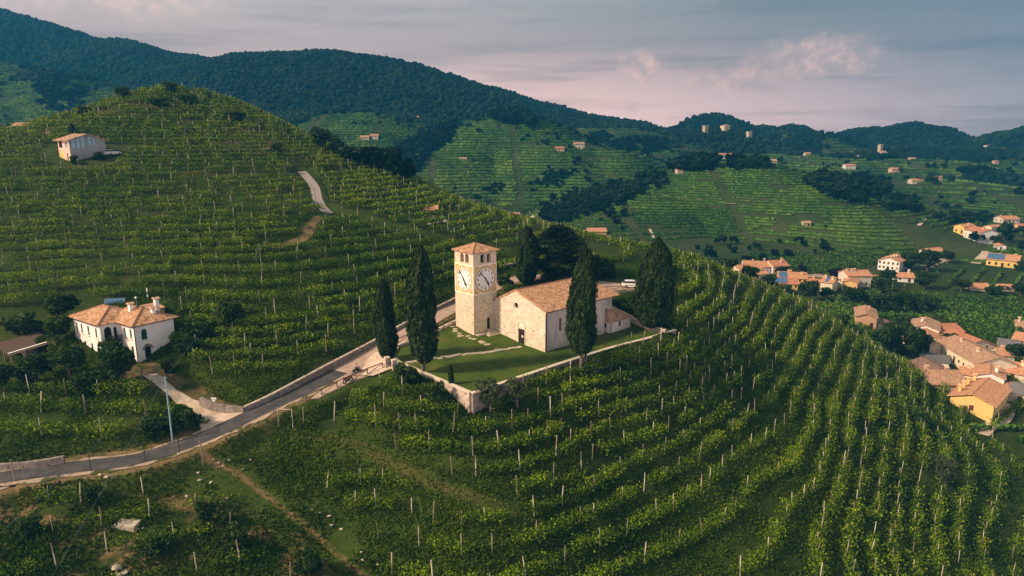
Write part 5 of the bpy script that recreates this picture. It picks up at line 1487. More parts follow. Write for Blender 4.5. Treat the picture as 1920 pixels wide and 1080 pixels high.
# ---------------------------------------------------------------- the white farmhouse
def make_farmhouse():
    c = PZ(259, 676, .2); root = empty('farmhouse', (c[0], c[1], .2), R(55), label='white two storey farmhouse with stepped hipped tile roof and green shutters', cat='house')
    H_ = 5.75; wb = MB(); wm, pm = 0, 1; parts = []
    def face(O, U, I, L, holes, mi=0):
        panel(wb, O, U, I, [(0, -2), (L, -2), (L, H_), (0, H_)], [h for h, *_ in holes], .25, mi)
        for h, nm, m in holes: parts.append((O, U, I, h, nm, m))
    gs = M['green_shutter']
    # right wing: left front (x=0) and right face (y=0)
    face((0, 5.2, 0), (0, -1, 0), (1, 0, 0), 5.2, [(arch(2.0, 3.4, .62, 1.6), 'window', gs), (arch(3.9, 3.4, .62, 1.6), 'window', gs), (rect(2.0, .5, .7, 1.3), 'window', gs), (arch(3.9, .3, .8, 1.9), 'window', gs)])
    face((0, 0, 0), (1, 0, 0), (0, 1, 0), 6.4, [(arch(1.45, 3.15, .95, 1.75), 'window', gs), (arch(1.75, .0, 1.05, 2.0), 'door', M['dark']), (arch(4.9, 3.3, .85, 1.75), 'blind_window', M['p_white'])])
    face((6.4, 0, 0), (0, 1, 0), (-1, 0, 0), 9, []); face((6.4, 9, 0), (-1, 0, 0), (0, -1, 0), 6.4, [])
    # left wing
    q = [arch(1.0, 3.3, .6, 1.65), arch(2.7, 3.3, .6, 1.65), arch(5.0, 3.3, .6, 1.65), arch(7.6, 3.3, .6, 1.65)]; lo = [arch(1.6, .5, .6, 1.6), arch(3.3, .5, .6, 1.6), arch(5.6, .4, .65, 1.7), arch(7.7, .4, .65, 1.7)]
    face((-2.8, 14.2, 0), (0, -1, 0), (1, 0, 0), 9, [(h, 'window', gs) for h in q + lo])
    face((-2.8, 5.2, 0), (1, 0, 0), (0, 1, 0), 2.8, [(arch(1.15, 2.75, 1.15, 2.35), 'loggia_arch', M['dark']), (arch(2.3, 2.75, .5, 2.1), 'window', M['dark'])])
    face((4, 9, 0), (0, 1, 0), (-1, 0, 0), 5.2, []); face((4, 14.2, 0), (-1, 0, 0), (0, -1, 0), 6.8, [])
    w = wb.build('wall', [M['p_white'], M['p_pink']], root)
    for O, U, I, h, nm, m in parts:
        o = infill(nm, O, U, I, h, m, root, .05 if nm == 'blind_window' else .14)
        if nm == 'window' and h[0][1] > 1:
            cu = sum(p[0] for p in h[:2]) / 2; p = Vector(O) + Vector(U) * cu + Z3 * (h[0][1] - .1)
            MB().bar(p - Vector(U) * .5 - Vector(I) * .06, p + Vector(U) * .5 - Vector(I) * .06, .2, .1).build('sill', M['coping'], o)
    # plaster on the far left is pinkish
    MB().box(-2.83, -2.805, 9.9, 14.18, -1, H_ - .1).build('pink_render', M['p_pink'], root) if False else None
    rb = MB(); c1 = hip_roof(rb, -2.8, 4, 5.2, 14.2, H_, 1.75, .65); ridge_caps(rb, c1, .12); rb.build('roof', M['tile_church'], root)
    rb = MB(); c2 = hip_roof(rb, 0, 6.4, 0, 9.5, H_ + .03, 1.72, .65); ridge_caps(rb, c2, .12); ro = rb.build('roof', M['tile_church'], root)
    for (x, y, t) in ((2.2, 4.9, 2.9), (4.1, 1.6, 2.3), (6.1, 4.2, 3.1)): chimney(ro, x, y, H_ - .2, H_ + t - .7, .6, M['p_white'], M['tile_church'])
    g = MB(); g.bar((-.6, -.62, H_ - .05), (7, -.62, H_ - .05), .13); g.bar((-.62, -.6, H_ - .05), (-.62, 5.0, H_ - .05), .13); g.bar((-3.42, 4.6, H_ - .05), (-3.42, 14.8, H_ - .05), .13); g.tube([(-.1, -.1, H_ - .1), (-.1, -.1, -.5)], .06, 6)
    g.build('gutter', M['dark_metal'], root)
    b = MB(); b.box(-2.5, -.05, 4.15, 5.18, 2.5, 2.66)
    for k in range(9): b.tube([(-2.45 + k * .3, 4.2, 2.66), (-2.45 + k * .3, 4.2, 3.5)], .025, 5)
    b.bar((-2.5, 4.2, 3.5), (-.05, 4.2, 3.5), .06); b.build('balcony', M['wood'], root)
    C = np.column_stack([rng.uniform(-2.5, -.1, 160), rng.uniform(3.95, 4.3, 160), rng.uniform(2.9, 3.7, 160)]); V, Fq = leaf_quads(C, .22 * np.ones(160)); me = np_mesh('balcony_plants', V, Fq, M['tree'], dict(tint=('FACE', rng.random(160)))); link('balcony_plants', me, root)
    b = MB()
    for k in range(12):
        a0, a1 = math.pi * k / 12, math.pi * (k + 1) / 12; b.bar((1.75 + .72 * math.cos(a0), -.03, 1.5 + .72 * math.sin(a0)), (1.75 + .72 * math.cos(a1), -.03, 1.5 + .72 * math.sin(a1)), .3, .08, up=(0, 1, 0))
    b.build('arch_surround', M['dry_stone'], root)
    # annex roof behind
    rb = MB(); roof_face(rb, [(6.5, 9.6, 5.2), (10.5, 9.6, 5.2), (10.5, 13, 5.6), (6.5, 13, 5.6)], .12); rb.box(6.7, 10.3, 9.8, 12.8, 0, 5.0, 0); rb.build('annex', M['tile_old'], root)
    return root
make_farmhouse()


def local_obj(name, label, cat, p, rz=0, group=None): return empty(name, tuple(p), rz, label=label, cat=cat, group=group)


def small_farm_things():
    g = G(232, 584); o = local_obj('solar_array', 'two tilted blue solar panels on a frame behind the farmhouse roof', 'solar panel', PY(217, 592, 124) + np.array([0, 0, .75]), R(8))
    for k in (0, 1): MB().add([(k * 1.75 - 1.8, 0, 1.2), (k * 1.75 - .15, 0, 1.2), (k * 1.75 - .15, .9, 2.35), (k * 1.75 - 1.8, .9, 2.35)], [(0, 1, 2, 3)]).build('panel', M['solar'], o)
    f = MB()
    for x in (-1.85, -.1, 1.65): f.bar((x, 0, 1.17), (x, .92, 2.34), .07); f.bar((x, .9, -1.5), (x, .9, 2.33), .07)
    f.bar((-1.85, -.02, 1.18), (1.65, -.02, 1.18), .06); f.bar((-1.85, .93, 2.36), (1.65, .93, 2.36), .06); f.build('frame', M['metal_grey'], o)
    p = PY(257, 577, 122); o = local_obj('garden_lamp', 'white globe lamp on a thin post behind the farmhouse', 'lamp', p)
    b = MB(); b.tube([(0, 0, -1.5), (0, 0, 1.6)], .045, 6); b.build('lamp_post', M['blue_pole'], o)
    b = MB(); b.lathe([(0.001, -.26), (.16, -.2), (.25, 0), (.16, .2), (.001, .26)], (0, 0, 1.85), 12); b.build('globe', M['white'], o, smooth=True)
    p = PY(278, 565, 126); o = local_obj('weather_mast', 'thin mast with white boxes behind the farmhouse chimneys', 'mast', p)
    b = MB(); b.tube([(0, 0, -1), (0, 0, 2.6)], .05, 6); b.build('pole', M['blue_pole'], o); b = MB(); b.box(-.12, .12, -.1, .1, 1.9, 2.5); b.box(-.1, .1, -.08, .08, .9, 1.3); b.build('box', M['white'], o)
    # open shed with brown sheet roof
    p = PZ(34, 690, -.2); o = local_obj('open_shed', 'open shed with brown corrugated sheet roof left of the farmhouse', 'shed', p, R(48))
    rb = MB()
    n = 26
    for k in range(n):
        y0, y1 = -1.2 + 9.2 * k / n, -1.2 + 9.2 * (k + 1) / n; s = .05 if k % 2 else 0
        rb.add([(-1.2, y0, 2.5 + s), (5.0, y0, 3.3 + s), (5.0, y1, 3.3 + .05 - s), (-1.2, y1, 2.5 + .05 - s)], [(0, 1, 2, 3)])
    rb.build('roof', M['wood'], o)
    MB().add([(-1.0, -.35, 2.65), (5.0, -.35, 3.42), (5.0, .1, 3.42), (-1.0, .1, 2.65)], [(0, 1, 2, 3)]).build('white_sheet', M['white'], o)
    b = MB()
    for x, y, h in ((-.8, -.9, 2.5), (4.6, -.9, 3.2), (-.8, 7.6, 2.5), (4.6, 7.6, 3.2), (-.8, 3.4, 2.5)): b.bar((x, y, -1.5), (x, y, h), .22)
    b.build('post', M['post_wood'], o); MB().box(1.5, 4.7, 1, 7.5, -1, 2.7).build('back_wall', M['dry_stone'], o)
    # drive gate
    a, b_ = PZ(265, 706, -.6), PZ(297, 699, -.5); o = local_obj('drive_gate', 'dark metal gate across the drive to the farmhouse', 'gate', a); v = Vector(b_ - a)
    for t in (0, 1): MB().bar(v * t - Z3 * .5, v * t + Z3 * 1.55, .16).build('gate_post', M['metal_grey'], o)
    b = MB()
    for t in np.linspace(.05, .95, 14): b.bar(v * t + Z3 * .1, v * t + Z3 * 1.2, .035)
    b.bar(v * .04 + Z3 * .12, v * .96 + Z3 * .12, .06); b.bar(v * .04 + Z3 * 1.2, v * .96 + Z3 * 1.2, .06); b.build('gate_leaf', M['dark_metal'], o)
    # sign by the drive
    p = PZ(402, 761, -2.9); o = local_obj('road_sign', 'small white sign on a post by the drive wall', 'sign', p)
    MB().tube([(0, 0, -.4), (0, 0, 1.3)], .03, 6).build('sign_post', M['metal_grey'], o); b = MB(); b.box(-.4, .4, -.05, -.035, 1.02, 1.3); b.box(-.22, .22, -.05, -.035, .72, .96); b.build('sign_plate', M['white'], o)
    # trellis frame by the road
    a, b_ = PZ(522, 793, -3.9), PZ(549, 797, -4.3); o = local_obj('trellis_frame', 'pale trellis frame of two posts and crossbar beside the road', 'trellis', a); v = Vector(b_ - a)
    MB().bar(-Z3 * .4, Z3 * 2.3, .09).build('post', M['post'], o); MB().bar(v - Z3 * .4, v + Z3 * 2.5, .09).build('post', M['post'], o); MB().bar(Z3 * 2.1, v + Z3 * 2.3, .08).build('crossbar', M['post'], o)
    # stakes beside the lower road
    for k, (px, py, h, w) in enumerate([(28, 903, 3.0, 'the leftmost one, pale'), (47, 901, 2.0, 'short and second from the left'), (171, 884, 2.6, 'thin and third from the left'), (273, 865, 2.6, 'thin, below the blue pole'), (337, 851, 2.4, 'thin, at the bend by the vines'), (381, 872, 3.4, 'thick, at the head of the gravel track')]):
        q = G(px, py); o = MB().tube([(0, 0, -.5), (0, 0, h * .5), (-.06, 0, h)], [.08 if k in (0, 5) else .045] * 3, 6).build('roadside_stake', M['post_wood'] if k not in (2, 3, 4) else M['dark_metal'])
        o.location = tuple(q); setp(o, 'roadside stake, ' + w, 'stake')
    # blue pole, grey poles and the cables between them
    tops = []
    for k, (px, py, pyt, lab, m, r) in enumerate([(323, 822, 706, 'tall blue painted utility pole beside the drive', 'blue_pole', .12), (492, 524, 464, 'slim grey utility pole standing among vines on the hillside', 'metal_grey', .10), (592, 392, 352, 'slim pale utility pole beside the upper hill road', 'metal_grey', .11)]):
        q = G(px, py) if k else PZ(px, py, -4.4)
        t = PY(px - (4 if k == 0 else 1), pyt, q[1]); o = local_obj('utility_pole', lab, 'pole', q)
        MB().tube([(0, 0, -1), (0, 0, t[2] - q[2])], [r, r * .65], 8).build('pole_shaft', M[m], o); b = MB(); b.bar((-.3, 0, t[2] - q[2] - .15), (.3, 0, t[2] - q[2] - .15), .08); b.tube([(-.2, 0, t[2] - q[2] - .1), (-.2, 0, t[2] - q[2] + .1)], .05, 6); b.build('insulator', M['metal_grey'], o); tops.append(np.array([q[0], q[1], t[2] - .02]))
    def cable(label, a, b, sag=.5):
        P = [a + (b - a) * t - np.array([0, 0, sag * 4 * t * (1 - t)]) for t in np.linspace(0, 1, 24)]
        o = MB().tube([tuple(p - a) for p in P], .017, 4).build('overhead_cable', M['wire']); o.location = tuple(a); setp(o, label, 'cable')
    cable('overhead cable rising from the blue pole to the hillside pole', tops[0], tops[1], .8); cable('overhead cable between the hillside pole and the upper pole', tops[1], tops[2], .6)
    cable('overhead cable from the blue pole down to the lower left', tops[0], PY(-60, 1055, 60) + np.array([0, 0, 0]), .3)
    cable('steep overhead cable from the blue pole towards the roadside', tops[0], PY(95, 1085, 63), .3)
small_farm_things()


# ---------------------------------------------------------------- house on the left hill
def make_hill_house():
    c = G(134, 304); root = empty('hill_house', tuple(c), R(56), label='pale block house with big blue windows high on the left hill', cat='house')
    w, d, h = 9.8, 6.6, 6.2; ap = (4.6, 7.7); wb = MB()
    big = [(.5, 3.9), (4.3, 3.9), (4.3, 7.2), (.5, 6.0)]; sm = [(5.1, 4.6), (7.2, 4.6), (7.2, 6.6), (5.1, 7.2)]
    panel(wb, (0, 0, 0), (1, 0, 0), (0, 1, 0), [(0, -2), (w, -2), (w, h), ap, (0, h)], [big, sm], .2, 0)
    up = rect(d - 1.6, 4.0, 1.5, 1.8); lo = rect(1.6, 0, 2.2, 3.1); dr = rect(4.9, 0, .7, 2.4); rec = rect(1.5, 3.9, 2.0, 2.0)
    panel(wb, (0, d, 0), (0, -1, 0), (1, 0, 0), [(0, -2), (d, -2), (d, h), (0, h)], [up, lo, dr, rec], .3, 1)
    panel(wb, (w, 0, 0), (0, 1, 0), (-1, 0, 0), [(0, -2), (d, -2), (d, h), (0, h)], [], .2, 0); panel(wb, (w, d, 0), (-1, 0, 0), (0, -1, 0), [(0, -2), (w, -2), (w, h), (w - ap[0], ap[1]), (0, h)], [], .2, 0)
    wb.build('wall', [M['p_grey'], M['p_pink']], root)  # grey on the right face has its shade put into the colour
    infill('window', (0, 0, 0), (1, 0, 0), (0, 1, 0), big, M['sky_glass'], root, .08, bars=(3, 2), barm='green_shutter'); infill('window', (0, 0, 0), (1, 0, 0), (0, 1, 0), sm, M['sky_glass'], root, .08, bars=(2, 2), barm='green_shutter')
    infill('window', (0, d, 0), (0, -1, 0), (1, 0, 0), up, M['sky_glass'], root, .12, bars=(2, 1), barm='green_shutter'); infill('yellow_door', (0, d, 0), (0, -1, 0), (1, 0, 0), lo, M['p_yellow'], root, .08); infill('door', (0, d, 0), (0, -1, 0), (1, 0, 0), dr, M['dark'], root, .15); infill('loggia', (0, d, 0), (0, -1, 0), (1, 0, 0), rec, M['dark'], root, .25)
    rb = MB(); k1 = (ap[1] - h) / ap[0]; k2 = (ap[1] - h) / (w - ap[0]); oh = .9
    roof_face(rb, [(-oh, d + oh, h - k1 * oh + .1), (-oh, -oh, h - k1 * oh + .1), (ap[0], -oh, ap[1] + .1), (ap[0], d + oh, ap[1] + .1)], .2); roof_face(rb, [(w + oh, -oh, h - k2 * oh + .1), (w + oh, d + oh, h - k2 * oh + .1), (ap[0], d + oh, ap[1] + .1), (ap[0], -oh, ap[1] + .1)], .2)
    rb.build('roof', M['tile_old'], root)
make_hill_house()

# ---------------------------------------------------------------- the village and the scattered farms
VZ = -31.0
VILLAGE = [
    # name, label, A, B, depth, eave px, roof, wall, tile, extra
    ('yellow_house', 'bright yellow house with a wide gable nearest the vines', (1779, 766), (1860, 786), 15, 27, 'y', 'yellow', 'tile_orange', dict(z=-31, chims=[(.12, .2, .5), (.12, .45, .5), (.12, .7, .5), (.2, .9, .8)], cols=1, rows=1, oh=.7, door=False)),
    ('village_house', 'brown roofed house directly behind the yellow house', (1748, 733), (1812, 735), 11, 14, 'x', 'pink', 'tile_old', dict(z=-31.5, chims=[(.2, .7, .5), (.75, .6, .5)])),
    ('terrace_house', 'long cream terrace with a weathered tile roof and many windows', (1753, 660), (1827, 704), 11, 21, 'x', 'cream', 'tile_old', dict(z=-31, chims=[(.25, .4, .7), (.7, .35, .7)], cols=9, rows=2)),
    ('village_house', 'white gabled house with a tall chimney right of the brown roofs', (1826, 724), (1880, 733), 9, 23, 'y', 'white', 'tile_orange', dict(z=-31, chims=[(.7, .3, 1.0)])),
    ('stone_shed', 'grey sheet roofed rough stone shed at the right edge', (1888, 752), (1935, 764), 8, 20, 'x', 'beige', 'slate', dict(z=-31, cols=1, door=False)),
    ('village_house', 'cream house with brick chimney at the right edge above the stone shed', (1884, 712), (1936, 722), 10, 16, 'x', 'cream', 'tile_orange', dict(z=-31, chims=[(.5, .4, 1.0), (.75, .3, .7)])),
    ('village_house', 'pale gabled house with red roof and a tall pole beside it', (1808, 662), (1864, 660), 12, 14, 'y', 'pale', 'tile_red', dict(z=-31, cols=2, rows=1)),
    ('village_house', 'low pale gabled annex just below the red roofed house', (1822, 678), (1870, 680), 8, 12, 'y', 'beige', 'tile_red', dict(z=-31, cols=2, rows=1)),
    ('blue_house', 'pale lilac house with hipped tile roof behind the light blue one', (1706, 633), (1758, 640), 12, 20, 'y', 'white', 'tile_old', dict(z=-31, chims=[(.35, .5, .8)], side_wall='white')),
    ('blue_house', 'light blue gabled house with a pale awning', (1717, 650), (1762, 655), 9, 17, 'y', 'blue', 'tile_orange', dict(z=-31, chims=[])),
    ('village_house', 'long low roofed house with cream end wall beside the dark trees', (1682, 646), (1724, 668), 10, 14, 'x', 'cream', 'tile_old', dict(z=-31, chims=[(.9, .5, .6)])),
    ('open_barn', 'open barn with a bright red tile roof behind the light blue house', (1760, 634), (1806, 632), 9, 11, 'x', 'brick', 'tile_red', dict(z=-31, cols=1, door=False)),
    ('village_garage', 'low white building with a black flat roof before the cream terrace', (1736, 684), (1778, 690), 7, 9, 'flat', 'white', 'slate', dict(z=-31, cols=2, rows=1, rise=.3)),
    ('village_house', 'brown tiled house half hidden behind the trees left of the flat roof', (1732, 712), (1790, 713), 9, 14, 'y', 'cream', 'tile_dark', dict(z=-31.4, cols=2, rows=1)),
    ('village_house', 'orange roofed house cut by the right edge of the frame', (1897, 650), (1940, 658), 8, 16, 'x', 'brick', 'tile_orange', dict(z=-31)),
    ('farm_shed', 'low shed with a dark grey roof among vines near the right edge', (1873, 655), (1912, 660), 8, 7, 'x', 'beige', 'slate', dict(z=-31, cols=1, door=False)),
    ('village_house', 'small brown roofed house with chimney above the grey shed', (1905, 620), (1940, 624), 8, 8, 'x', 'beige', 'tile_old', dict(z=-31, chims=[(.15, .4, 1.2)])),
    ('brick_house', 'brick and cream house with a shed roof alone below the vines', (1603, 614), (1642, 618), 13, 22, 'y', 'brick', 'tile_old', dict(z=-32, side_wall='cream', chims=[(.6, .5, 1.0)], cols=2)),
    ('tool_shed', 'open dark shed leaning on the right side of the brick house', (1643, 618), (1668, 616), 7, 12, 'flat', 'beige', 'tile_dark', dict(z=-32, cols=1, rise=.5, door=False)),
    ('village_house', 'cream gabled house at the left end of the colourful hamlet', (1366, 515), (1385, 521), 12, 15, 'y', 'cream', 'tile_orange', dict(z=-29, chims=[(.3, .5, .6)])),
    ('terrace_house', 'long lilac terrace under an orange roof in the hamlet', (1394, 511), (1449, 513), 10, 12, 'x', 'lilac', 'tile_orange', dict(z=-28.5, cols=8, rows=2, chims=[(.35, .5, .6), (.75, .6, 1.0)], side_wall='purple')),
    ('village_house', 'cream house joined to the right end of the lilac terrace', (1449, 514), (1478, 513), 10, 15, 'x', 'cream', 'tile_red', dict(z=-28.5, chims=[(.7, .3, .6), (.95, .6, .8)])),
    ('village_house', 'cream house with its gable turned right below the lilac terrace', (1414, 526), (1440, 525), 9, 12, 'x', 'cream', 'tile_orange', dict(z=-29, chims=[(.6, .3, .6)])),
    ('yellow_house', 'yellow house with solar panels and three chimneys in the hamlet', (1459, 530), (1512, 533), 10, 10, 'x', 'yellow', 'tile_orange', dict(z=-29, solar=(.02, .32), chims=[(.38, .6, .7), (.45, .6, .6), (.85, .3, .6)], cols=6, rows=1)),
    ('yellow_house', 'lower yellow house with dark solar panels in front of the hamlet', (1444, 541), (1495, 544), 9, 11, 'x', 'yellow', 'tile_red', dict(z=-29.5, solar=(.1, .62), cols=6, rows=1)),
    ('village_house', 'tall cream house at the right end of the hamlet', (1537, 549), (1559, 552), 9, 21, 'x', 'cream', 'tile_orange', dict(z=-30, chims=[(.2, .4, .7), (.85, .3, .6)], solar=(.3, .6))),
    ('ochre_house', 'ochre house with a low front gable between the hamlet and the white house', (1578, 545), (1606, 548), 8, 17, 'y', 'ochre', 'tile_orange', dict(z=-30, cols=3)),
    ('village_house', 'tall pale house rising behind the ochre front with two chimneys', (1588, 538), (1632, 538), 9, 21, 'x', 'pale', 'tile_orange', dict(z=-30, chims=[(.1, .4, .7), (.3, .4, .7), (.42, .4, .8)])),
    ('white_house', 'white gabled house with dark red shutters beside the large tree', (1645, 505), (1685, 510), 13, 18, 'y', 'white', 'tile_orange', dict(z=-29, cols=5, rows=2, chims=[(.5, .2, .7), (.55, .4, .9), (.6, .6, .7)])),
    ('village_house', 'low white house with two tall chimneys among trees', (1677, 528), (1713, 530), 8, 9, 'x', 'white', 'tile_orange', dict(z=-30, chims=[(.2, .5, 1.4), (.8, .5, 1.4)])),
    ('village_house', 'small pale house half hidden behind the large tree', (1748, 484), (1772, 482), 8, 11, 'x', 'pale', 'tile_orange', dict(z=-29)),
    ('village_house', 'yellow gabled house with a thin aerial behind the big white house', (1787, 436), (1807, 439), 9, 13, 'y', 'yellow', 'tile_orange', dict(z=-28, chims=[(.9, .4, .7)])),
    ('white_house', 'big white three storey house with a reddish roof by the upper road', (1806, 446), (1836, 453), 10, 16, 'x', 'white', 'tile_red', dict(z=-28, chims=[(.7, .4, .8)], rows=3, cols=4)),
    ('village_house', 'cream house with two stacked gables right of the big white house', (1843, 437), (1858, 439), 9, 13, 'y', 'cream', 'tile_orange', dict(z=-28)),
    ('village_house', 'pale house with a wide orange roof near the upper right edge', (1880, 419), (1911, 419), 10, 8, 'x', 'pale', 'tile_orange', dict(z=-28, chims=[(.1, .5, .6), (.7, .5, .7)])),
    ('village_house', 'orange walled house cut by the upper right edge', (1912, 434), (1935, 434), 8, 9, 'x', 'ochre', 'tile_red', dict(z=-28)),
    ('yellow_house', 'yellow house with a big arch and grey solar roof above vine rows', (1848, 498), (1908, 504), 12, 13, 'x', 'yellow', 'tile_orange', dict(z=-29, solar=(.0, .55), chims=[(.85, .5, .6)], cols=5)),
    ('village_house', 'low house with a long orange roof behind a hedge', (1822, 545), (1858, 546), 8, 5, 'x', 'cream', 'tile_orange', dict(z=-30, cols=3, rows=1)),
    ('village_house', 'low orange roof strip right of the long roofed house', (1877, 545), (1902, 546), 7, 4, 'x', 'cream', 'tile_orange', dict(z=-30, cols=2, rows=1)),
    ('village_house', 'small cream house squeezed between the terrace and the white gabled house', (1798, 712), (1828, 717), 6, 13, 'x', 'cream', 'tile_orange', dict(z=-31, chims=[(.5, .5, .6)])),
    ('village_house', 'small white house right of the end of the cream terrace', (1868, 694), (1898, 697), 7, 13, 'y', 'white', 'tile_red', dict(z=-31, chims=[(.2, .5, .6)])),
    ('village_house', 'low pink house between the white gabled house and the stone shed', (1878, 740), (1900, 743), 6, 12, 'x', 'pink', 'tile_old', dict(z=-31)),
    ('village_house', 'small cream house beside the blue houses and the red barn', (1766, 652), (1796, 656), 6, 11, 'x', 'cream', 'tile_old', dict(z=-31, chims=[(.8, .5, .5)])),
    ('village_house', 'pale house behind the right end of the red roofed gables', (1874, 676), (1902, 678), 7, 11, 'x', 'pale', 'tile_orange', dict(z=-31, chims=[(.4, .5, .6)])),
    ('village_house', 'small yellow house between the hamlet and the tall cream house', (1512, 540), (1532, 543), 7, 11, 'x', 'yellow', 'tile_red', dict(z=-30, chims=[(.3, .5, .6)])),
    ('village_house', 'low tan house under trees right of the ochre house', (1640, 532), (1660, 533), 7, 8, 'x', 'beige', 'tile_orange', dict(z=-30)),
    ('village_house', 'small white house on the rise behind the yellow arched house', (1868, 470), (1886, 471), 7, 9, 'y', 'white', 'tile_orange', dict(z=-29)),
]
for nm, lab, A, B, d, hp, rf, wl, tl, ex in VILLAGE: house(nm, lab, A, B, d, hp, rf, wl, tl, **ex)

FARMS = [
    ('stone_hut', 'pale stone hut with a lean-to roof in the middle of the village hill', (1506, 424), (1520, 425), 5, 8, 'x', 'beige', 'tile_old'),
    ('ochre_villa', 'ochre villa with a red awning at the foot of the village hill', (1103, 444), (1137, 443), 9, 10, 'x', 'ochre', 'tile_orange'),
    ('ridge_house', 'low pale house on the crest of the village hill left of the dark trees', (1270, 323), (1303, 323), 9, 4, 'x', 'beige', 'tile_orange'),
    ('ridge_villa', 'long white villa among dark trees on top of the village hill', (1332, 298), (1374, 296), 10, 8, 'x', 'white', 'tile_orange'),
    ('red_house', 'pink house with a red roof on the shoulder of the cone hill', (1041, 283), (1058, 283), 7, 6, 'x', 'pink', 'tile_red'),
    ('shoulder_house', 'two storey grey house right of the red roofed one', (1077, 278), (1096, 277), 8, 9, 'x', 'pale', 'tile_old'),
    ('white_hut', 'small bright white house alone in the vines of the cone hill', (862, 303), (875, 302), 6, 6, 'x', 'white', 'tile_old'),
    ('slope_house', 'pale farmhouse on the far vineyard slope, left one of two', (675, 264), (692, 264), 8, 6, 'x', 'beige', 'tile_orange'),
    ('slope_house', 'taller pale farmhouse on the far vineyard slope, right one of two', (694, 264), (709, 264), 8, 8, 'x', 'pale', 'tile_orange'),
    ('forest_house', 'small pale house at the edge of the forested dome', (770, 224), (784, 224), 7, 5, 'x', 'pale', 'tile_orange'),
    ('valley_house', 'small red roofed house where the white valley road bends', (957, 411), (972, 411), 6, 5, 'x', 'pink', 'tile_red'),
    ('far_house', 'small red roofed house below the wooded back ridge', (1140, 277), (1153, 277), 7, 4, 'x', 'pale', 'tile_red'),
    ('far_house', 'cream block house right of the village hill crest', (1443, 309), (1456, 309), 7, 8, 'x', 'cream', 'tile_old'),
    ('far_house', 'white farmhouse with a dark porch on the right hills', (1585, 319), (1604, 319), 8, 8, 'x', 'white', 'tile_orange'),
    ('far_house', 'pink farmhouse with balcony beside a round tree on the right hills', (1672, 326), (1686, 326), 8, 8, 'x', 'pink', 'tile_orange'),
    ('far_house', 'low house with an arcade on the right vineyard hill', (1710, 344), (1731, 344), 8, 6, 'x', 'pale', 'tile_orange'),
    ('far_house', 'pink tower-like house right of the clump on the vineyard hill', (1754, 340), (1766, 340), 7, 8, 'x', 'pink', 'tile_red'),
    ('far_house', 'small cream hut above the right vineyard hill', (1707, 301), (1718, 301), 6, 4, 'x', 'cream', 'tile_old'),
    ('far_house', 'round cornered grey hut below the wooded humps', (1714, 286), (1722, 286), 6, 5, 'x', 'grey', 'tile_old'),
    ('far_house', 'wide white farm with a pale roof on the far right hills', (1800, 292), (1823, 291), 9, 5, 'x', 'white', 'tile_old'),
    ('far_house', 'white house with a red roof near the far right wood', (1849, 280), (1866, 279), 8, 5, 'x', 'white', 'tile_red'),
    ('far_house', 'tiny white house right of the red roofed one by the wood', (1881, 283), (1887, 283), 6, 4, 'x', 'white', 'tile_red'),
    ('far_house', 'tiny pink house among trees on the far right slope', (1864, 310), (1872, 310), 6, 6, 'x', 'pink', 'tile_red'),
    ('far_house', 'tiny tan hut left of the hilltop chapel', (1610, 296), (1619, 296), 6, 4, 'x', 'beige', 'tile_old'),
    ('far_house', 'tiny tan hut upper left of the hilltop chapel', (1594, 289), (1600, 289), 6, 3, 'x', 'beige', 'tile_orange'),
    ('far_house', 'tiny pale house high on the back vineyard knoll', (1046, 222), (1052, 222), 7, 3, 'x', 'pale', 'tile_orange'),
    ('far_house', 'tiny pale house on the slope under the back ridge', (1098, 240), (1106, 240), 7, 3, 'x', 'pale', 'tile_orange'),
    ('far_house', 'tiny white house right of the back knoll', (1140, 238), (1150, 238), 7, 3, 'x', 'white', 'tile_orange'),
    ('far_house', 'tiny house beyond the left hill at the frame edge', (18, 245), (48, 244), 9, 6, 'x', 'pale', 'tile_old'),
    ('far_house', 'tiny orange roofed house in the valley right of the ochre field', (1510, 292), (1520, 292), 7, 5, 'x', 'beige', 'tile_orange'),
]
for nm, lab, A, B, d, hp, rf, wl, tl in FARMS:
    q = Gfar([(A[0] + B[0]) / 2], [max(A[1], B[1]) + 1]); z, yq = (q[0][2], q[0][1])
    house(nm, lab, A, B, d, hp, rf, wl, tl, z=float(z), Y=float(yq), cols=2 if B[0] - A[0] < 16 else 3, rows=1 if hp < 7 else 2, sink=3)
g = G(808, 398); 
house('vineyard_hut', 'low tile roofed hut on the ridge right of the hill road', (797, 398), (819, 397), 5, 5, 'x', 'beige', 'tile_orange', z=float(g[2]), Y=float(g[1]), cols=1, rows=1, sink=3)
g = G(498, 287); house('vineyard_hut', 'dark little shelter beside bushes on the left hill', (490, 288), (512, 287), 4, 8, 'flat', 'grey', 'tile_dark', z=float(g[2]), Y=float(g[1]), cols=1, rows=1, rise=.3, sink=3)


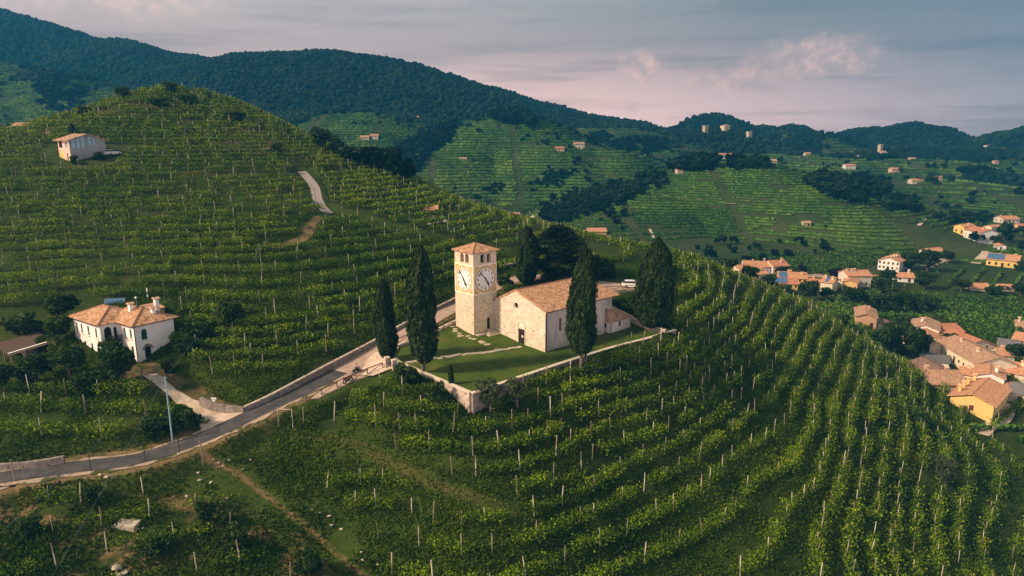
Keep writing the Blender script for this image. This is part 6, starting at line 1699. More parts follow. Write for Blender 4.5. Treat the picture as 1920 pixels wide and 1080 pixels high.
def tower(name, label, px, py, wpx, hpx, wallm, crenel=True, y0=600):
    q = Gfar([px], [py], y0)[0]; dep = q[1] * CP - (q[2] - CAM_H) * SP; w = wpx * dep / FPX; h = hpx * dep / FPX
    o = empty(name, tuple(q), R(20), label=label, cat='tower')
    wb = MB(); ht = [rect(w / 2, h * .62, w * .14, h * .12)]
    for O, U, I in (((0, 0, 0), (1, 0, 0), (0, 1, 0)), ((0, w, 0), (0, -1, 0), (1, 0, 0)), ((w, 0, 0), (0, 1, 0), (-1, 0, 0)), ((w, w, 0), (-1, 0, 0), (0, -1, 0))):
        panel(wb, Vector(O) - Vector((w / 2, w / 2, 0)), U, I, [(0, -6), (w, -6), (w, h), (0, h)], ht, .3)
        infill('window', Vector(O) - Vector((w / 2, w / 2, 0)), U, I, ht[0], M['dark'], o, .2)
    wb.build('wall', wallm, o)
    if crenel:
        b = MB(); k = 5
        b.box(-w / 2 - .15, w / 2 + .15, -w / 2 - .15, w / 2 + .15, h + .003, h + h * .05)
        for i in range(k):
            for s in (-1, 1):
                t = -w / 2 + w * (i + .5) / k
                if i % 2 == 0:
                    b.box(t - w / k / 2, t + w / k / 2, s * w / 2 - .3, s * w / 2 + .3, h * 1.052, h * 1.16)
                    if 0 < i < k - 1: b.box(s * w / 2 - .3, s * w / 2 + .3, t - w / k / 2, t + w / k / 2, h * 1.052, h * 1.16)
        b.build('battlement', wallm, o)
    else:
        rb = MB(); hip_roof(rb, -w / 2, w / 2, -w / 2, w / 2, h + .02, w * .22, .5); rb.build('roof', M['tile_old'], o)
    return o
tower('castle_tower', 'slender pale castle tower on the left of the wooded castle hill', 1322, 254, 8, 15, M['p_beige'])
tower('castle_tower', 'broad square castle tower on top of the wooded castle hill', 1359, 250, 13, 13, M['p_cream'], False)
tower('castle_tower', 'ruined pale castle tower with wall on the right of the castle hill', 1404, 261, 8, 12, M['p_beige'])
tower('chapel_tower', 'slim pale bell tower of the chapel on the right hills', 1649, 292, 6.5, 20, M['p_beige'], False)
q = Gfar([1655], [294])[0]
house('chapel', 'small pale chapel with a low nave beside its slim tower', (1652, 294), (1663, 294), 12, 7, 'x', 'cream', 'tile_old', z=float(q[2]), Y=float(q[1]), cols=2, rows=1, sink=4)

# ---------------------------------------------------------------- trees
def cypress(label, px, py, pytop, wpx, z=None, seed=0, name='cypress', prof=None, trunk_h=1.2, double=False):
    r = np.random.default_rng(seed)
    p = G(px, py) if z is None else PZ(px, py, z); dep = p[1] * CP - (p[2] - CAM_H) * SP
    top = PY(px, pytop, p[1])[2]; h = top - p[2]; w = wpx * dep / FPX / 2
    o = empty(name, tuple(p), 0, label=label, cat='tree')
    n = int(np.clip(h * w * 260, 700, 9000)); t = r.random(n) ** .9
    pr = prof or [(0, .3), (.04, .6), (.11, .86), (.25, 1.0), (.55, .97), (.74, .84), (.87, .62), (.95, .38), (1, .1)]
    R_ = np.interp(t, [a for a, _ in pr], [b for _, b in pr]) * w; a = r.uniform(0, 6.283, n)
    lump = .78 + .32 * vnoise(a * 3.2 / 1.0 + seed * 7, t * h * .55) + .18 * vnoise(a * 7 + seed, t * h * 1.3)
    rr = R_ * lump * np.where(r.random(n) < .8, r.uniform(.9, 1.03, n), r.uniform(.4, .9, n))
    cx = .10 * w * np.sin(t * 5 + seed); C = np.stack([rr * np.cos(a) + cx, rr * np.sin(a), trunk_h + t * (h - trunk_h)], -1)
    if double:
        m = (t > .62) & (r.random(n) < .5); C[m, 0] += .5 * w * (t[m] - .45); C[m, 2] -= .5 + 0 * t[m]
    s = r.uniform(.26, .5, n)
    # upright sprays: flattened against the outline
    out = np.stack([np.cos(a), np.sin(a), r.uniform(.1, .6, n)], -1); out += r.normal(0, .35, (n, 3)); out /= np.linalg.norm(out, axis=1)[:, None]
    side = np.cross(out, np.array([0, 0, 1.0])); side /= np.linalg.norm(side, axis=1)[:, None] + 1e-9; up = np.cross(side, out)
    V = np.empty((n, 4, 3)); sw = s[:, None] * .42; sh = s[:, None] * .95
    V[:, 0] = C - side * sw - up * sh * .5; V[:, 1] = C + side * sw - up * sh * .5; V[:, 2] = C + side * sw * .35 + up * sh; V[:, 3] = C - side * sw * .35 + up * sh
    tint = np.clip(.34 + 1.1 * (lump - 1.0) + r.normal(0, .24, n), 0, 1)
    link('crown', np_mesh('crown', V.reshape(-1, 3), np.arange(4 * n).reshape(n, 4), M['cypress'], dict(tint=('FACE', tint))), o)
    # dense core so that no sky shows through the middle
    b = MB(); b.lathe([(.01, trunk_h)] + [(np.interp(q, [x for x, _ in pr], [y for _, y in pr]) * w * .72, trunk_h + q * (h - trunk_h)) for q in np.linspace(.02, .95, 14)], (0, 0, 0), 10); b.build('inner_foliage', M['cypress'], o)
    MB().tube([(0, 0, -1), (0, 0, trunk_h + 1.5)], [max(.12, w * .17), max(.09, w * .12)], 8).build('trunk', M['bark'], o)
    return o


cypress('slender dark cypress beside the gate pillars at the road', 725, 676, 527, 37, z=.4, seed=1, trunk_h=.5)
cypress('tall dark cypress left of the bell tower inside the wall', 794, 700, 464, 53, z=.1, seed=2, trunk_h=1.9)
cypress('tall dark cypress standing before the church side wall', 1090, 683, 462, 53, z=0, seed=3, trunk_h=1.9, double=True, prof=[(0, .35), (.06, .75), (.16, .97), (.35, 1.0), (.6, .85), (.78, .62), (.9, .34), (1, .05)])
cypress('broad full cypress at the right end of the churchyard', 1225, 618, 447, 71, z=.5, seed=4, trunk_h=.8, prof=[(0, .4), (.08, .8), (.22, 1.0), (.4, .98), (.6, .84), (.78, .62), (.9, .38), (1, .05)])
cypress('narrow dark cypress behind the church beside the cedar', 988, 536, 427, 37, z=3.2, seed=5, trunk_h=.6)
cypress('knee high young cypress on the lawn near the wall corner', 846, 722, 690, 8, z=-.1, seed=6, name='young_cypress', trunk_h=.2)
cypress('young cypress sapling below the car park wall', 1171, 586, 564, 7, z=.9, seed=7, name='young_cypress', trunk_h=.2)
cypress('small dark pointed cypress on the crest behind the hill house', 137, 258, 233, 13, seed=8, trunk_h=.3, prof=[(0, .5), (.2, .95), (.5, 1), (.8, .7), (1, .1)])


def cedar():
    p = PZ(1047, 528, 3.3); dep = p[1] * CP - (p[2] - CAM_H) * SP; h = PY(1040, 421, p[1])[2] - p[2]; w = 112 * dep / FPX / 2; r = np.random.default_rng(11)
    o = empty('cedar', tuple(p), 0, label='wide dark cedar with flat layered boughs behind the church', cat='tree')
    Cs = []; tn = []
    for k in range(190):
        t = (k + r.random()) / 190; z = h * (.10 + .88 * t); rad = w * np.interp(t, [0, .15, .55, .8, .93, 1], [.62, .95, 1.0, .72, .42, .15]); a = r.uniform(0, 6.283); d = rad * r.uniform(.35, .92)
        cx, cy = d * math.cos(a), d * math.sin(a); m = 110; rx = w * r.uniform(.16, .30)
        q = r.normal(size=(m, 3)) * np.array([rx * .55, rx * .55, .14]); q[:, 2] -= .10 * (q[:, 0] ** 2 + q[:, 1] ** 2) / rx; Cs.append(q + np.array([cx, cy, z])); tn.append(np.clip(.35 + q[:, 2] * .9 + r.normal(0, .15, m), 0, 1))
    C = np.vstack(Cs); V, F = leaf_quads(C, r.uniform(.25, .5, len(C)), 1.6, r); link('crown', np_mesh('crown', V, F, M['cedar'], dict(tint=('FACE', np.concatenate(tn)))), o)
    b = MB(); b.tube([(0, 0, -1), (0, 0, h * .5), (.1, 0, h * .95)], [.45, .3, .06], 8)
    for k in range(14):
        a = r.uniform(0, 6.28); z = h * (.2 + .055 * k); d = w * .6 * (1 - .04 * k); b.tube([(0, 0, z - .3), (d * math.cos(a), d * math.sin(a), z)], [.14, .04], 5)
    b.build('trunk', M['bark'], o)
cedar()

PROT = {}
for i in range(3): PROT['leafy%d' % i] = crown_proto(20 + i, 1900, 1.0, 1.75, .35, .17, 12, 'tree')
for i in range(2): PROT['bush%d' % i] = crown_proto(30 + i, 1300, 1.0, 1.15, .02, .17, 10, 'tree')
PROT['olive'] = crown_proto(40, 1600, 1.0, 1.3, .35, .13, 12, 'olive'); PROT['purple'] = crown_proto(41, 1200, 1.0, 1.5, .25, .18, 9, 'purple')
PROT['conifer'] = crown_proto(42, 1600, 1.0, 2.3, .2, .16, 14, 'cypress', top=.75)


def tree(label, kind, px, py, wpx, hpx=None, name=None, group=None, far=None, z=None, cat='tree'):
    """a tree or bush standing on the ground at a pixel, wpx wide and hpx high in the photograph"""
    if z is not None: p = PZ(px, py, z)
    elif far: q = Gfar([px], [py], far); p = q[0]
    else: p = G(px, py)
    dep = p[1] * CP - (p[2] - CAM_H) * SP; w = wpx * dep / FPX / 2 * .95; fm, tm = PROT[kind]
    hp = {'l': 2.1, 'b': 1.17, 'o': 1.65, 'p': 1.75, 'c': 2.5}[kind[0]]; h = (hpx * dep / FPX if hpx else w * 2) / hp
    o = empty(name or ('bush' if kind[0] == 'b' else 'tree'), tuple(p), rng.uniform(0, 6.28), label=label, cat='bush' if kind[0] == 'b' else cat, group=group); o.scale = (w, w, h)
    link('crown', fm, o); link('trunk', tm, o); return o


for a in [
    ('dark round tree in front of the white farmhouse', 'leafy0', 232, 722, 82, 92), ('low dark tree left of the farmhouse yard', 'leafy1', 70, 722, 74, 62), ('loose tree leaning over the yard beside the shed', 'leafy2', 130, 712, 84, 70),
    ('small bright bush between shed and farmhouse', 'bush0', 97, 660, 60, 34), ('bush covering the left end of the farmhouse', 'leafy0', 112, 640, 60, 56), ('tall leafy tree behind the left end of the farmhouse', 'leafy1', 120, 600, 70, 52),
    ('leafy shrub under the farmhouse loggia', 'bush1', 205, 668, 46, 32), ('pergola vine bush right of the farmhouse', 'bush0', 345, 660, 54, 42), ('dark shrub above the farmhouse pergola', 'bush1', 372, 632, 60, 34), ('big dark bush among vines right of the farmhouse chimneys', 'leafy2', 436, 622, 60, 56),
    ('dark bush by the drive gate', 'bush1', 318, 700, 32, 30), ('bushy tree at the shed corner by the left frame edge', 'leafy0', 12, 730, 60, 60), ('green thicket above the shed roof', 'bush0', 40, 625, 80, 40), ('dense shrub left of the drive', 'bush1', 170, 735, 66, 40),
    ('leafy clump at the lower end of the drive', 'bush0', 350, 800, 58, 44), ('tangled vine bush below the blue pole', 'bush1', 300, 815, 70, 36),
    ('grey green olive bush covering the churchyard wall corner', 'olive', 918, 772, 66, 62), ('grey green olive bush right of the wall corner', 'olive', 968, 764, 60, 58), ('leafy bush below the sloping churchyard wall', 'bush0', 815, 758, 56, 48), ('bush under the wall near the gate pillar', 'bush1', 762, 722, 54, 40),
    ('bush below the wall under the church cypress', 'bush0', 1105, 712, 40, 30), ('shrub on the bank behind the churchyard by the road', 'bush1', 962, 560, 44, 26), ('dark bush on the bank beside the bell tower', 'bush0', 945, 540, 40, 30),
    ('grassy green bush on the bank above the car park', 'bush1', 1125, 522, 64, 40), ('bushy shrub below the car park wall', 'bush0', 1195, 600, 42, 34), ('shrub left of the car park wall', 'bush1', 1155, 602, 30, 24),
    ('grey olive tree among the right hand vine rows', 'olive', 1772, 912, 52, 60), ('smaller olive bush above the grey olive tree', 'olive', 1748, 872, 24, 24), ('round dark bush above the yellow vine row', 'bush1', 1725, 800, 40, 36),
    ('dark round bush in the rough lower left terraces', 'leafy0', 390, 985, 44, 58), ('dark shrub at the bottom of the gravel track', 'bush0', 580, 1080, 60, 55), ('leafy shrub in the rough terraces left of the dark bush', 'bush1', 175, 945, 40, 34), ('low shrub on the rough terrace below the pale slab', 'bush0', 300, 1040, 60, 40), ('low shrub at the lower left frame edge', 'bush1', 60, 1000, 50, 36), ('thorny shrub above the bottom edge right of the slab', 'bush1', 445, 1030, 60, 46),
    # on the left hill
    ('round topped tree alone on the left hill summit', 'leafy0', 321, 178, 34, 28), ('round tree left of the summit', 'leafy1', 231, 188, 30, 26), ('small round tree on the right shoulder of the summit', 'leafy2', 393, 190, 13, 18), ('dark bush on the left shoulder of the summit', 'bush0', 157, 218, 28, 20),
    ('long dark bush under the summit', 'bush1', 300, 200, 46, 16), ('dark bush right under the summit', 'bush0', 352, 196, 40, 20), ('dark hedge clump on the right flank of the summit', 'bush1', 440, 226, 46, 18), ('dark bush by the hill shelter', 'bush1', 520, 290, 26, 22), ('bush beside the big blue windowed house', 'bush0', 185, 300, 26, 16), ('vine bush at the front of the hill house', 'bush1', 140, 308, 22, 16),
    ('big dark tree on the skyline right of the left hill', 'leafy0', 606, 286, 48, 54), ('dark tree sloping behind the skyline tree', 'leafy1', 632, 292, 38, 38), ('dark tree on the skyline below the big one', 'leafy2', 668, 308, 44, 32), ('last dark tree on the left hill skyline', 'leafy0', 706, 322, 32, 26), ('tiny round tree on the summit slope', 'leafy1', 525, 240, 9, 12),
]: tree(*a)
for a in [
    # near the village
    ('dark round tree on the slope above the brick house', 'leafy0', 1575, 624, 44, 38), ('dark tree left of the brown roofs', 'leafy1', 1655, 700, 66, 62), ('dark round tree beside the long cream end wall', 'leafy2', 1700, 706, 62, 66), ('tree in front of the brown roofs', 'leafy0', 1712, 730, 50, 56), ('bright bush below the dark village trees', 'bush0', 1690, 745, 44, 34), ('dark tree behind the brick house shed', 'leafy1', 1690, 618, 30, 24),
    ('tree beside the red roofed barn', 'leafy2', 1778, 648, 36, 24), ('garden shrub in front of the yellow house', 'bush1', 1812, 776, 28, 18), ('round garden shrub at the yellow house corner', 'bush0', 1840, 786, 22, 18), ('dark tree right of the yellow house', 'leafy0', 1882, 762, 34, 40), ('dark shrub at the right edge below the stone shed', 'leafy1', 1912, 766, 34, 34), ('olive tree beside the village path', 'olive', 1905, 784, 40, 26), ('conifer behind the white gabled house', 'bush0', 1855, 676, 28, 16),
    ('dark hedge tree below the cream end gable of the hamlet', 'leafy0', 1402, 540, 44, 44), ('leafy tree in front of the hamlet', 'leafy1', 1436, 548, 46, 34), ('tree left of the hamlet', 'leafy2', 1365, 532, 40, 34), ('round leafy tree before the tall cream house', 'leafy0', 1518, 566, 48, 44), ('purple leaved tree above the yellow houses', 'purple', 1504, 516, 20, 18), ('purple leaved tree beside the tall cream house', 'purple', 1565, 524, 34, 20), ('dark tree behind the tall cream house', 'leafy1', 1550, 560, 34, 22),
    ('large dark tree right of the white house', 'leafy0', 1738, 510, 54, 50), ('leafy tree between white house and the large tree', 'leafy1', 1706, 506, 44, 36), ('dark tree below the white house', 'leafy2', 1662, 540, 36, 34), ('dark tree in the hollow left of the low white house', 'leafy0', 1652, 552, 40, 40), ('tree right of the low white house', 'leafy1', 1732, 545, 40, 36),
    ('tree in the dark belt, at its left end', 'leafy2', 1598, 582, 48, 44), ('tree in the dark belt, second from its left end', 'leafy0', 1630, 586, 46, 42), ('tree in the dark belt, third from its left end', 'leafy1', 1660, 588, 46, 42), ('tree in the dark belt, third from its right end', 'leafy2', 1690, 588, 44, 40), ('tree in the dark belt, second from its right end', 'leafy0', 1718, 590, 44, 42), ('tree in the dark belt, at its right end', 'leafy1', 1742, 586, 40, 34),
    ('hedge tree left of the long orange roof', 'leafy2', 1800, 548, 44, 26), ('dark hedge in front of the long orange roof', 'bush1', 1868, 556, 56, 18), ('dark hedge tree at the right edge by the orange strip roof', 'leafy0', 1912, 556, 40, 28), ('leafy tree right of the cream stacked gables', 'leafy1', 1880, 452, 34, 36), ('bush before the yellow arched house', 'bush0', 1915, 508, 26, 18), ('dark bush beside the upper road', 'leafy2', 1775, 496, 30, 26),
    ('bush at the left end of the hamlet wall', 'bush0', 1470, 552, 40, 18), ('tree on the rise behind the upper houses', 'leafy0', 1800, 420, 36, 16), ('tree beside the big white house drive', 'leafy1', 1866, 462, 26, 22),
]: tree(*a, far=200)
for a in [
    ('lone pointed tree on the cone hill crest', 'conifer', 906, 219, 8, 12), ('dark round tree beside the pink farmhouse', 'leafy0', 1690, 327, 13, 14), ('round dark tree on the right vineyard hill', 'leafy1', 1768, 316, 12, 10), ('dark tree right of the hilltop chapel', 'leafy2', 1676, 294, 16, 16), ('dark tree left of the hilltop chapel', 'leafy0', 1638, 298, 12, 12), ('dark clump on the right vineyard hill between the houses', 'leafy1', 1748, 346, 24, 16),
    ('pointed dark tree beside the ridge villa', 'conifer', 1350, 296, 9, 16), ('dark tree right of the cream block house', 'leafy2', 1462, 309, 14, 14), ('tree at the right end of the ridge villa', 'leafy0', 1392, 300, 18, 12), ('big dark tree left of the ridge villa', 'leafy1', 1312, 304, 30, 20), ('dark tree at the left of the village hill crest', 'leafy2', 1285, 314, 26, 18), ('rounded dark tree near the pointed one by the villa', 'leafy0', 1326, 308, 22, 18), ('tree by the small red roof on the shoulder', 'leafy1', 1068, 280, 10, 9),
    ('pale grey tree below the cone hill', 'olive', 1240, 350, 18, 14), ('bushes beside the white hut on the cone hill', 'bush0', 888, 304, 12, 6), ('round tree among the vines of the village hill', 'leafy0', 1548, 430, 10, 9),
]: tree(*a, far=330)


# ---------------------------------------------------------------- rocks and stepping stones
RK = []
for s in range(4):
    bm = lumpy(80 + s, 2, .35, .6); me = bpy.data.meshes.new('boulder'); bm.to_mesh(me); bm.free(); me.materials.append(M['rock']); RK.append(me)
def rock(label, px, py, wpx, hk=.5, group=None, z=None):
    p = G(px, py) if z is None else PZ(px, py, z); dep = p[1] * CP - (p[2] - CAM_H) * SP; w = wpx * dep / FPX / 2
    o = link('boulder', RK[int(rng.integers(0, 4))]); o.location = (p[0], p[1], p[2] + w * hk * .2); o.scale = (w, w * rng.uniform(.6, .9), w * hk); o.rotation_euler = (0, 0, rng.uniform(0, 6)); setp(o, label, 'rock', group); return o
rock('pale boulder on the lawn between tower and path', 856, 657, 22, .45, z=.25)
for k, (px, py, w) in enumerate([(688, 650, 12), (668, 658, 16), (648, 668, 10)]): rock(['pale rock on the verge nearest the slender cypress', 'flat pale rock in the middle of the verge', 'small pale rock on the verge farthest downhill'][k], px, py, w, .4)
p = G(236, 985); o = MB().add([(-1.5, -.5, .1), (1.3, -.7, .2), (1.6, .5, .5), (-1.0, .7, .5), (-1.5, -.5, -.4), (1.3, -.7, -.4), (1.6, .5, -.3), (-1.0, .7, -.3)], [(0, 1, 2, 3), (0, 4, 5, 1), (1, 5, 6, 2), (2, 6, 7, 3), (3, 7, 4, 0)]).build('stone_slab', M['rock']); o.location = tuple(p + np.array([0, 0, -.05])); setp(o, 'flat pale stone slab on the rough lower terraces', 'rock')
for px, py, w in [(375, 900, 10), (395, 905, 8), (410, 868, 8), (418, 873, 7), (430, 862, 6), (400, 862, 7), (372, 886, 9), (455, 880, 7), (470, 862, 6), (360, 945, 8), (425, 935, 10), (350, 930, 8), (188, 890, 9), (200, 895, 12), (258, 993, 10), (268, 990, 7)]: rock('small pale rock on the grassy bank near the gravel track', px, py, w, .6, 'rocks on the bank near the gravel track')
for px, py, w in [(585, 955, 8), (600, 962, 9), (618, 968, 10), (640, 992, 10), (678, 1035, 8), (680, 1050, 9), (668, 1048, 7), (708, 1058, 8), (622, 985, 10), (218, 1066, 22), (230, 1076, 20)]: rock('pale rock scattered beside the vines in the lower meadow', px, py, w, .6, 'rocks in the lower meadow')
for px, py, w in [(812, 412, 14), (822, 418, 16), (836, 416, 12), (806, 420, 12), (828, 408, 12), (846, 420, 10)]: rock('grey rock in the outcrop below the ridge hut', px, py, w, .8, 'rocks of the outcrop below the ridge hut')
for px, py, w in [(1190, 722, 12), (1180, 712, 10), (1130, 690, 14), (1120, 694, 12)]: rock('grey rock under the churchyard wall right of the cypress', px, py, w, .6, 'rocks under the churchyard wall')
ST = []
for s in range(3):
    r = np.random.default_rng(s); n = 7; P = [(.5 * (1 + r.normal(0, .12)) * math.cos(2 * math.pi * k / n), .36 * (1 + r.normal(0, .12)) * math.sin(2 * math.pi * k / n)) for k in range(n)]
    me = bpy.data.meshes.new('stepping_stone'); me.from_pydata([(x, y, -.1) for x, y in P] + [(x, y, .05) for x, y in P], [], [tuple(range(n, 2 * n))] + [(k, (k + 1) % n, n + (k + 1) % n, n + k) for k in range(n)]); me.materials.append(M['flag']); me.update(); ST.append(me)
def stones(label, group, pts, n, j, sc):
    P = resample(np.array([PZ(*p) for p in pts]), 1e-3 + 1); P = P[np.linspace(0, len(P) - 1, n).astype(int)] if n < len(P) else resample(np.array([PZ(*p) for p in pts]), .55)[:n]
    for p in P:
        o = link('stepping_stone', ST[int(rng.integers(0, 3))]); x, y = p[0] + rng.normal(0, j), p[1] + rng.normal(0, j); o.location = (x, y, LZ(x, y) + .03); o.rotation_euler = (0, 0, rng.uniform(-.5, .5)); s = sc * rng.uniform(.75, 1.2); o.scale = (s, s, 1); setp(o, label, 'stepping stone', group)
stones('pale flagstone in the path from the gate to the church door', 'flagstones of the path to the church door', [(748, 683, .3), (800, 676, .3), (860, 668, .3), (920, 663, .2), (975, 652, .1)], 44, .12, 1.0)
stones('pale stepping stone in the line curving away from the tower', 'stepping stones near the bell tower', [(842, 608, 1.8), (858, 622, 1.5), (880, 634, .9), (905, 644, .6), (930, 655, .3)], 13, .2, 1.05)


# ---------------------------------------------------------------- vehicles
def loft(mb, secs, mi=0, cap=True):
    n = len(secs[0]); mb.add([p for s in secs for p in s], [(i * n + k, i * n + (k + 1) % n, (i + 1) * n + (k + 1) % n, (i + 1) * n + k) for i in range(len(secs) - 1) for k in range(n)] + ([tuple(range(n))[::-1], tuple((len(secs) - 1) * n + k for k in range(n))] if cap else []), mi)
def car(label, p, rz, paint, group=None):
    o = empty('parked_car', tuple(p), rz, label=label, cat='car', group=group); b = MB()
    prof = [(-2.15, .35, .78), (-2.1, .5, .95), (-1.9, .95, .98), (-.6, 1.02, .9), (.9, 1.0, .9), (1.7, .9, .88), (2.12, .75, .8), (2.2, .45, .72)]
    loft(b, [[(x, -y, .25), (x, y, .25), (x, y * 1.0, z * .6 + .1), (x, y * .93, z), (x, -y * .93, z), (x, -y, z * .6 + .1)] for x, z, y in [(-2.2, .75, .78), (-2.1, .95, .86), (-1.6, 1.0, .9), (0, 1.0, .9), (.9, .98, .9), (1.7, .88, .87), (2.1, .72, .8), (2.2, .5, .7)]]); b.build('body', paint, o)
    b = MB(); loft(b, [[(x, -y, .97), (x, y, .97), (x, y * .8, z), (x, -y * .8, z)] for x, z, y in [(-2.0, 1.0, .8), (-1.6, 1.42, .82), (0, 1.47, .82), (.35, 1.4, .82), (1.05, 1.0, .8)]]); b.build('windows', M['glass'], o)
    b = MB(); loft(b, [[(x, -.66, z), (x, .66, z), (x, .62, z + .05), (x, -.62, z + .05)] for x, z in [(-1.65, 1.42), (-1.2, 1.47), (0, 1.48), (.4, 1.42)]]); b.build('roof', paint, o)
    for x in (-1.35, 1.35):
        for y in (-.82, .82):
            b = MB(); b.tube([(x, y - .1, .33), (x, y + .1, .33)], .33, 14); w = b.build('wheel', M['tyre'], o); b = MB(); b.tube([(x, y - .115, .33), (x, y + .115, .33)], .19, 10); b.build('rim', M['chrome'], w)
    for y in (-.6, .6): MB().box(2.1, 2.19, y - .18, y + .18, .55, .68).build('headlight', M['chrome'], o); MB().box(-2.2, -2.1, y - .15, y + .15, .65, .85).build('tail_light', M['tile_red'], o)
    return o
car('white car parked behind the church above the stone wall', np.array([25.6, 143.8, 3.48]), R(-8), M['white'])
q = G(213, 291); car('small white car half hidden right of the hill house', q + np.array([0, 0, .1]), R(62), M['white'])
q = G(1852, 455); car('dark car parked before the big white house', q, R(10), M['dark_metal']); q = G(1843, 455); car('grey car parked beside the dark car', q, R(15), M['metal_grey'])


def motorcycle(label, p, rz, tank, tail):
    o = empty('motorcycle', tuple(p), rz, label=label, cat='motorcycle'); o.rotation_euler = (R(-9), 0, rz)
    def wheel(x):
        b = MB(); n = 20
        for k in range(n):
            a, c = 2 * math.pi * k / n, 2 * math.pi * (k + 1) / n; b.bar((x + .3 * math.cos(a), 0, .33 + .3 * math.sin(a)), (x + .3 * math.cos(c), 0, .33 + .3 * math.sin(c)), .13, .1, up=(0, 1, 0))
        w = b.build('wheel', M['tyre'], o); b = MB()
        for k in range(6): b.bar((x, 0, .33), (x + .26 * math.cos(k * 1.047), 0, .33 + .26 * math.sin(k * 1.047)), .03)
        b.tube([(x, -.1, .33), (x, .1, .33)], .07, 8); b.build('spokes', M['chrome'], w)
    wheel(.75); wheel(-.72)
    b = MB()
    for y in (-.1, .1): b.tube([(.75, y, .33), (.45, y, 1.0)], .035, 6)
    b.tube([(.42, 0, .92), (-.1, 0, .85), (-.5, 0, .72)], .05, 6); b.tube([(.4, 0, .8), (.15, 0, .35), (-.25, 0, .32), (-.4, 0, .6)], .04, 6); b.tube([(-.2, .12, .4), (-.72, .12, .33)], .04, 6); b.build('frame', M['dark_metal'], o)
    b = MB(); b.box(-.15, .28, -.2, .2, .3, .68); b.box(-.05, .2, -.27, .27, .42, .62); b.build('engine', M['metal_grey'], o)
    b = MB(); loft(b, [[(x, -y, z0), (x, y, z0), (x, y * .6, z1), (x, -y * .6, z1)] for x, y, z0, z1 in [(.42, .08, .82, .95), (.3, .2, .72, 1.06), (.05, .2, .7, 1.04), (-.15, .1, .72, .88)]]); b.build('fuel_tank', tank, o)
    b = MB(); loft(b, [[(x, -y, z0), (x, y, z0), (x, y, z1), (x, -y, z1)] for x, y, z0, z1 in [(-.12, .1, .74, .86), (-.35, .17, .74, .88), (-.7, .15, .8, .97), (-.95, .08, .9, 1.0)]]); b.build('seat', M['black'], o)
    b = MB(); loft(b, [[(x, -y, z0), (x, y, z0), (x, y, z1), (x, -y, z1)] for x, y, z0, z1 in [(-.6, .13, .68, .8), (-1.0, .1, .78, .88), (-1.12, .06, .82, .86)]]); b.build('tail', tail, o)
    b = MB(); b.tube([(.3, -.36, 1.08), (.42, -.15, 1.06), (.42, .15, 1.06), (.3, .36, 1.08)], .025, 6); b.build('handlebar', M['chrome'], o)
    b = MB(); b.lathe([(.001, 0), (.12, .02), (.13, .1), (.06, .18), (.001, .18)], (0, 0, 0), 10); h = b.build('headlight', M['chrome'], o); h.location = (.6, 0, .92); h.rotation_euler = (0, R(-90), 0)
    for y in (-.3, .3): bb = MB(); bb.tube([(.4, y * .9, 1.06), (.38, y, 1.25)], .012, 4); bb.box(.35, .39, y - .07, y + .07, 1.22, 1.3); bb.build('mirror', M['dark_metal'], o)
    b = MB(); b.tube([(.2, -.18, .4), (-.1, -.22, .25), (-.85, -.24, .42)], [.04, .05, .08], 7); b.build('exhaust', M['chrome'], o)
    b = MB(); b.tube([(0, .1, .3), (.05, .32, 0)], .02, 5); b.build('side_stand', M['dark_metal'], o)
p1 = G(653, 718); p2 = G(671, 703); MOTO2 = p2 + np.array([0, 0, .08])
motorcycle('motorcycle with orange red bodywork parked by the railing', p1 + np.array([0, 0, .08]), R(62), M['orange'], M['orange']); motorcycle('dark blue motorcycle parked ahead of the orange red one', MOTO2, R(60), M['blue_paint'], M['black'])


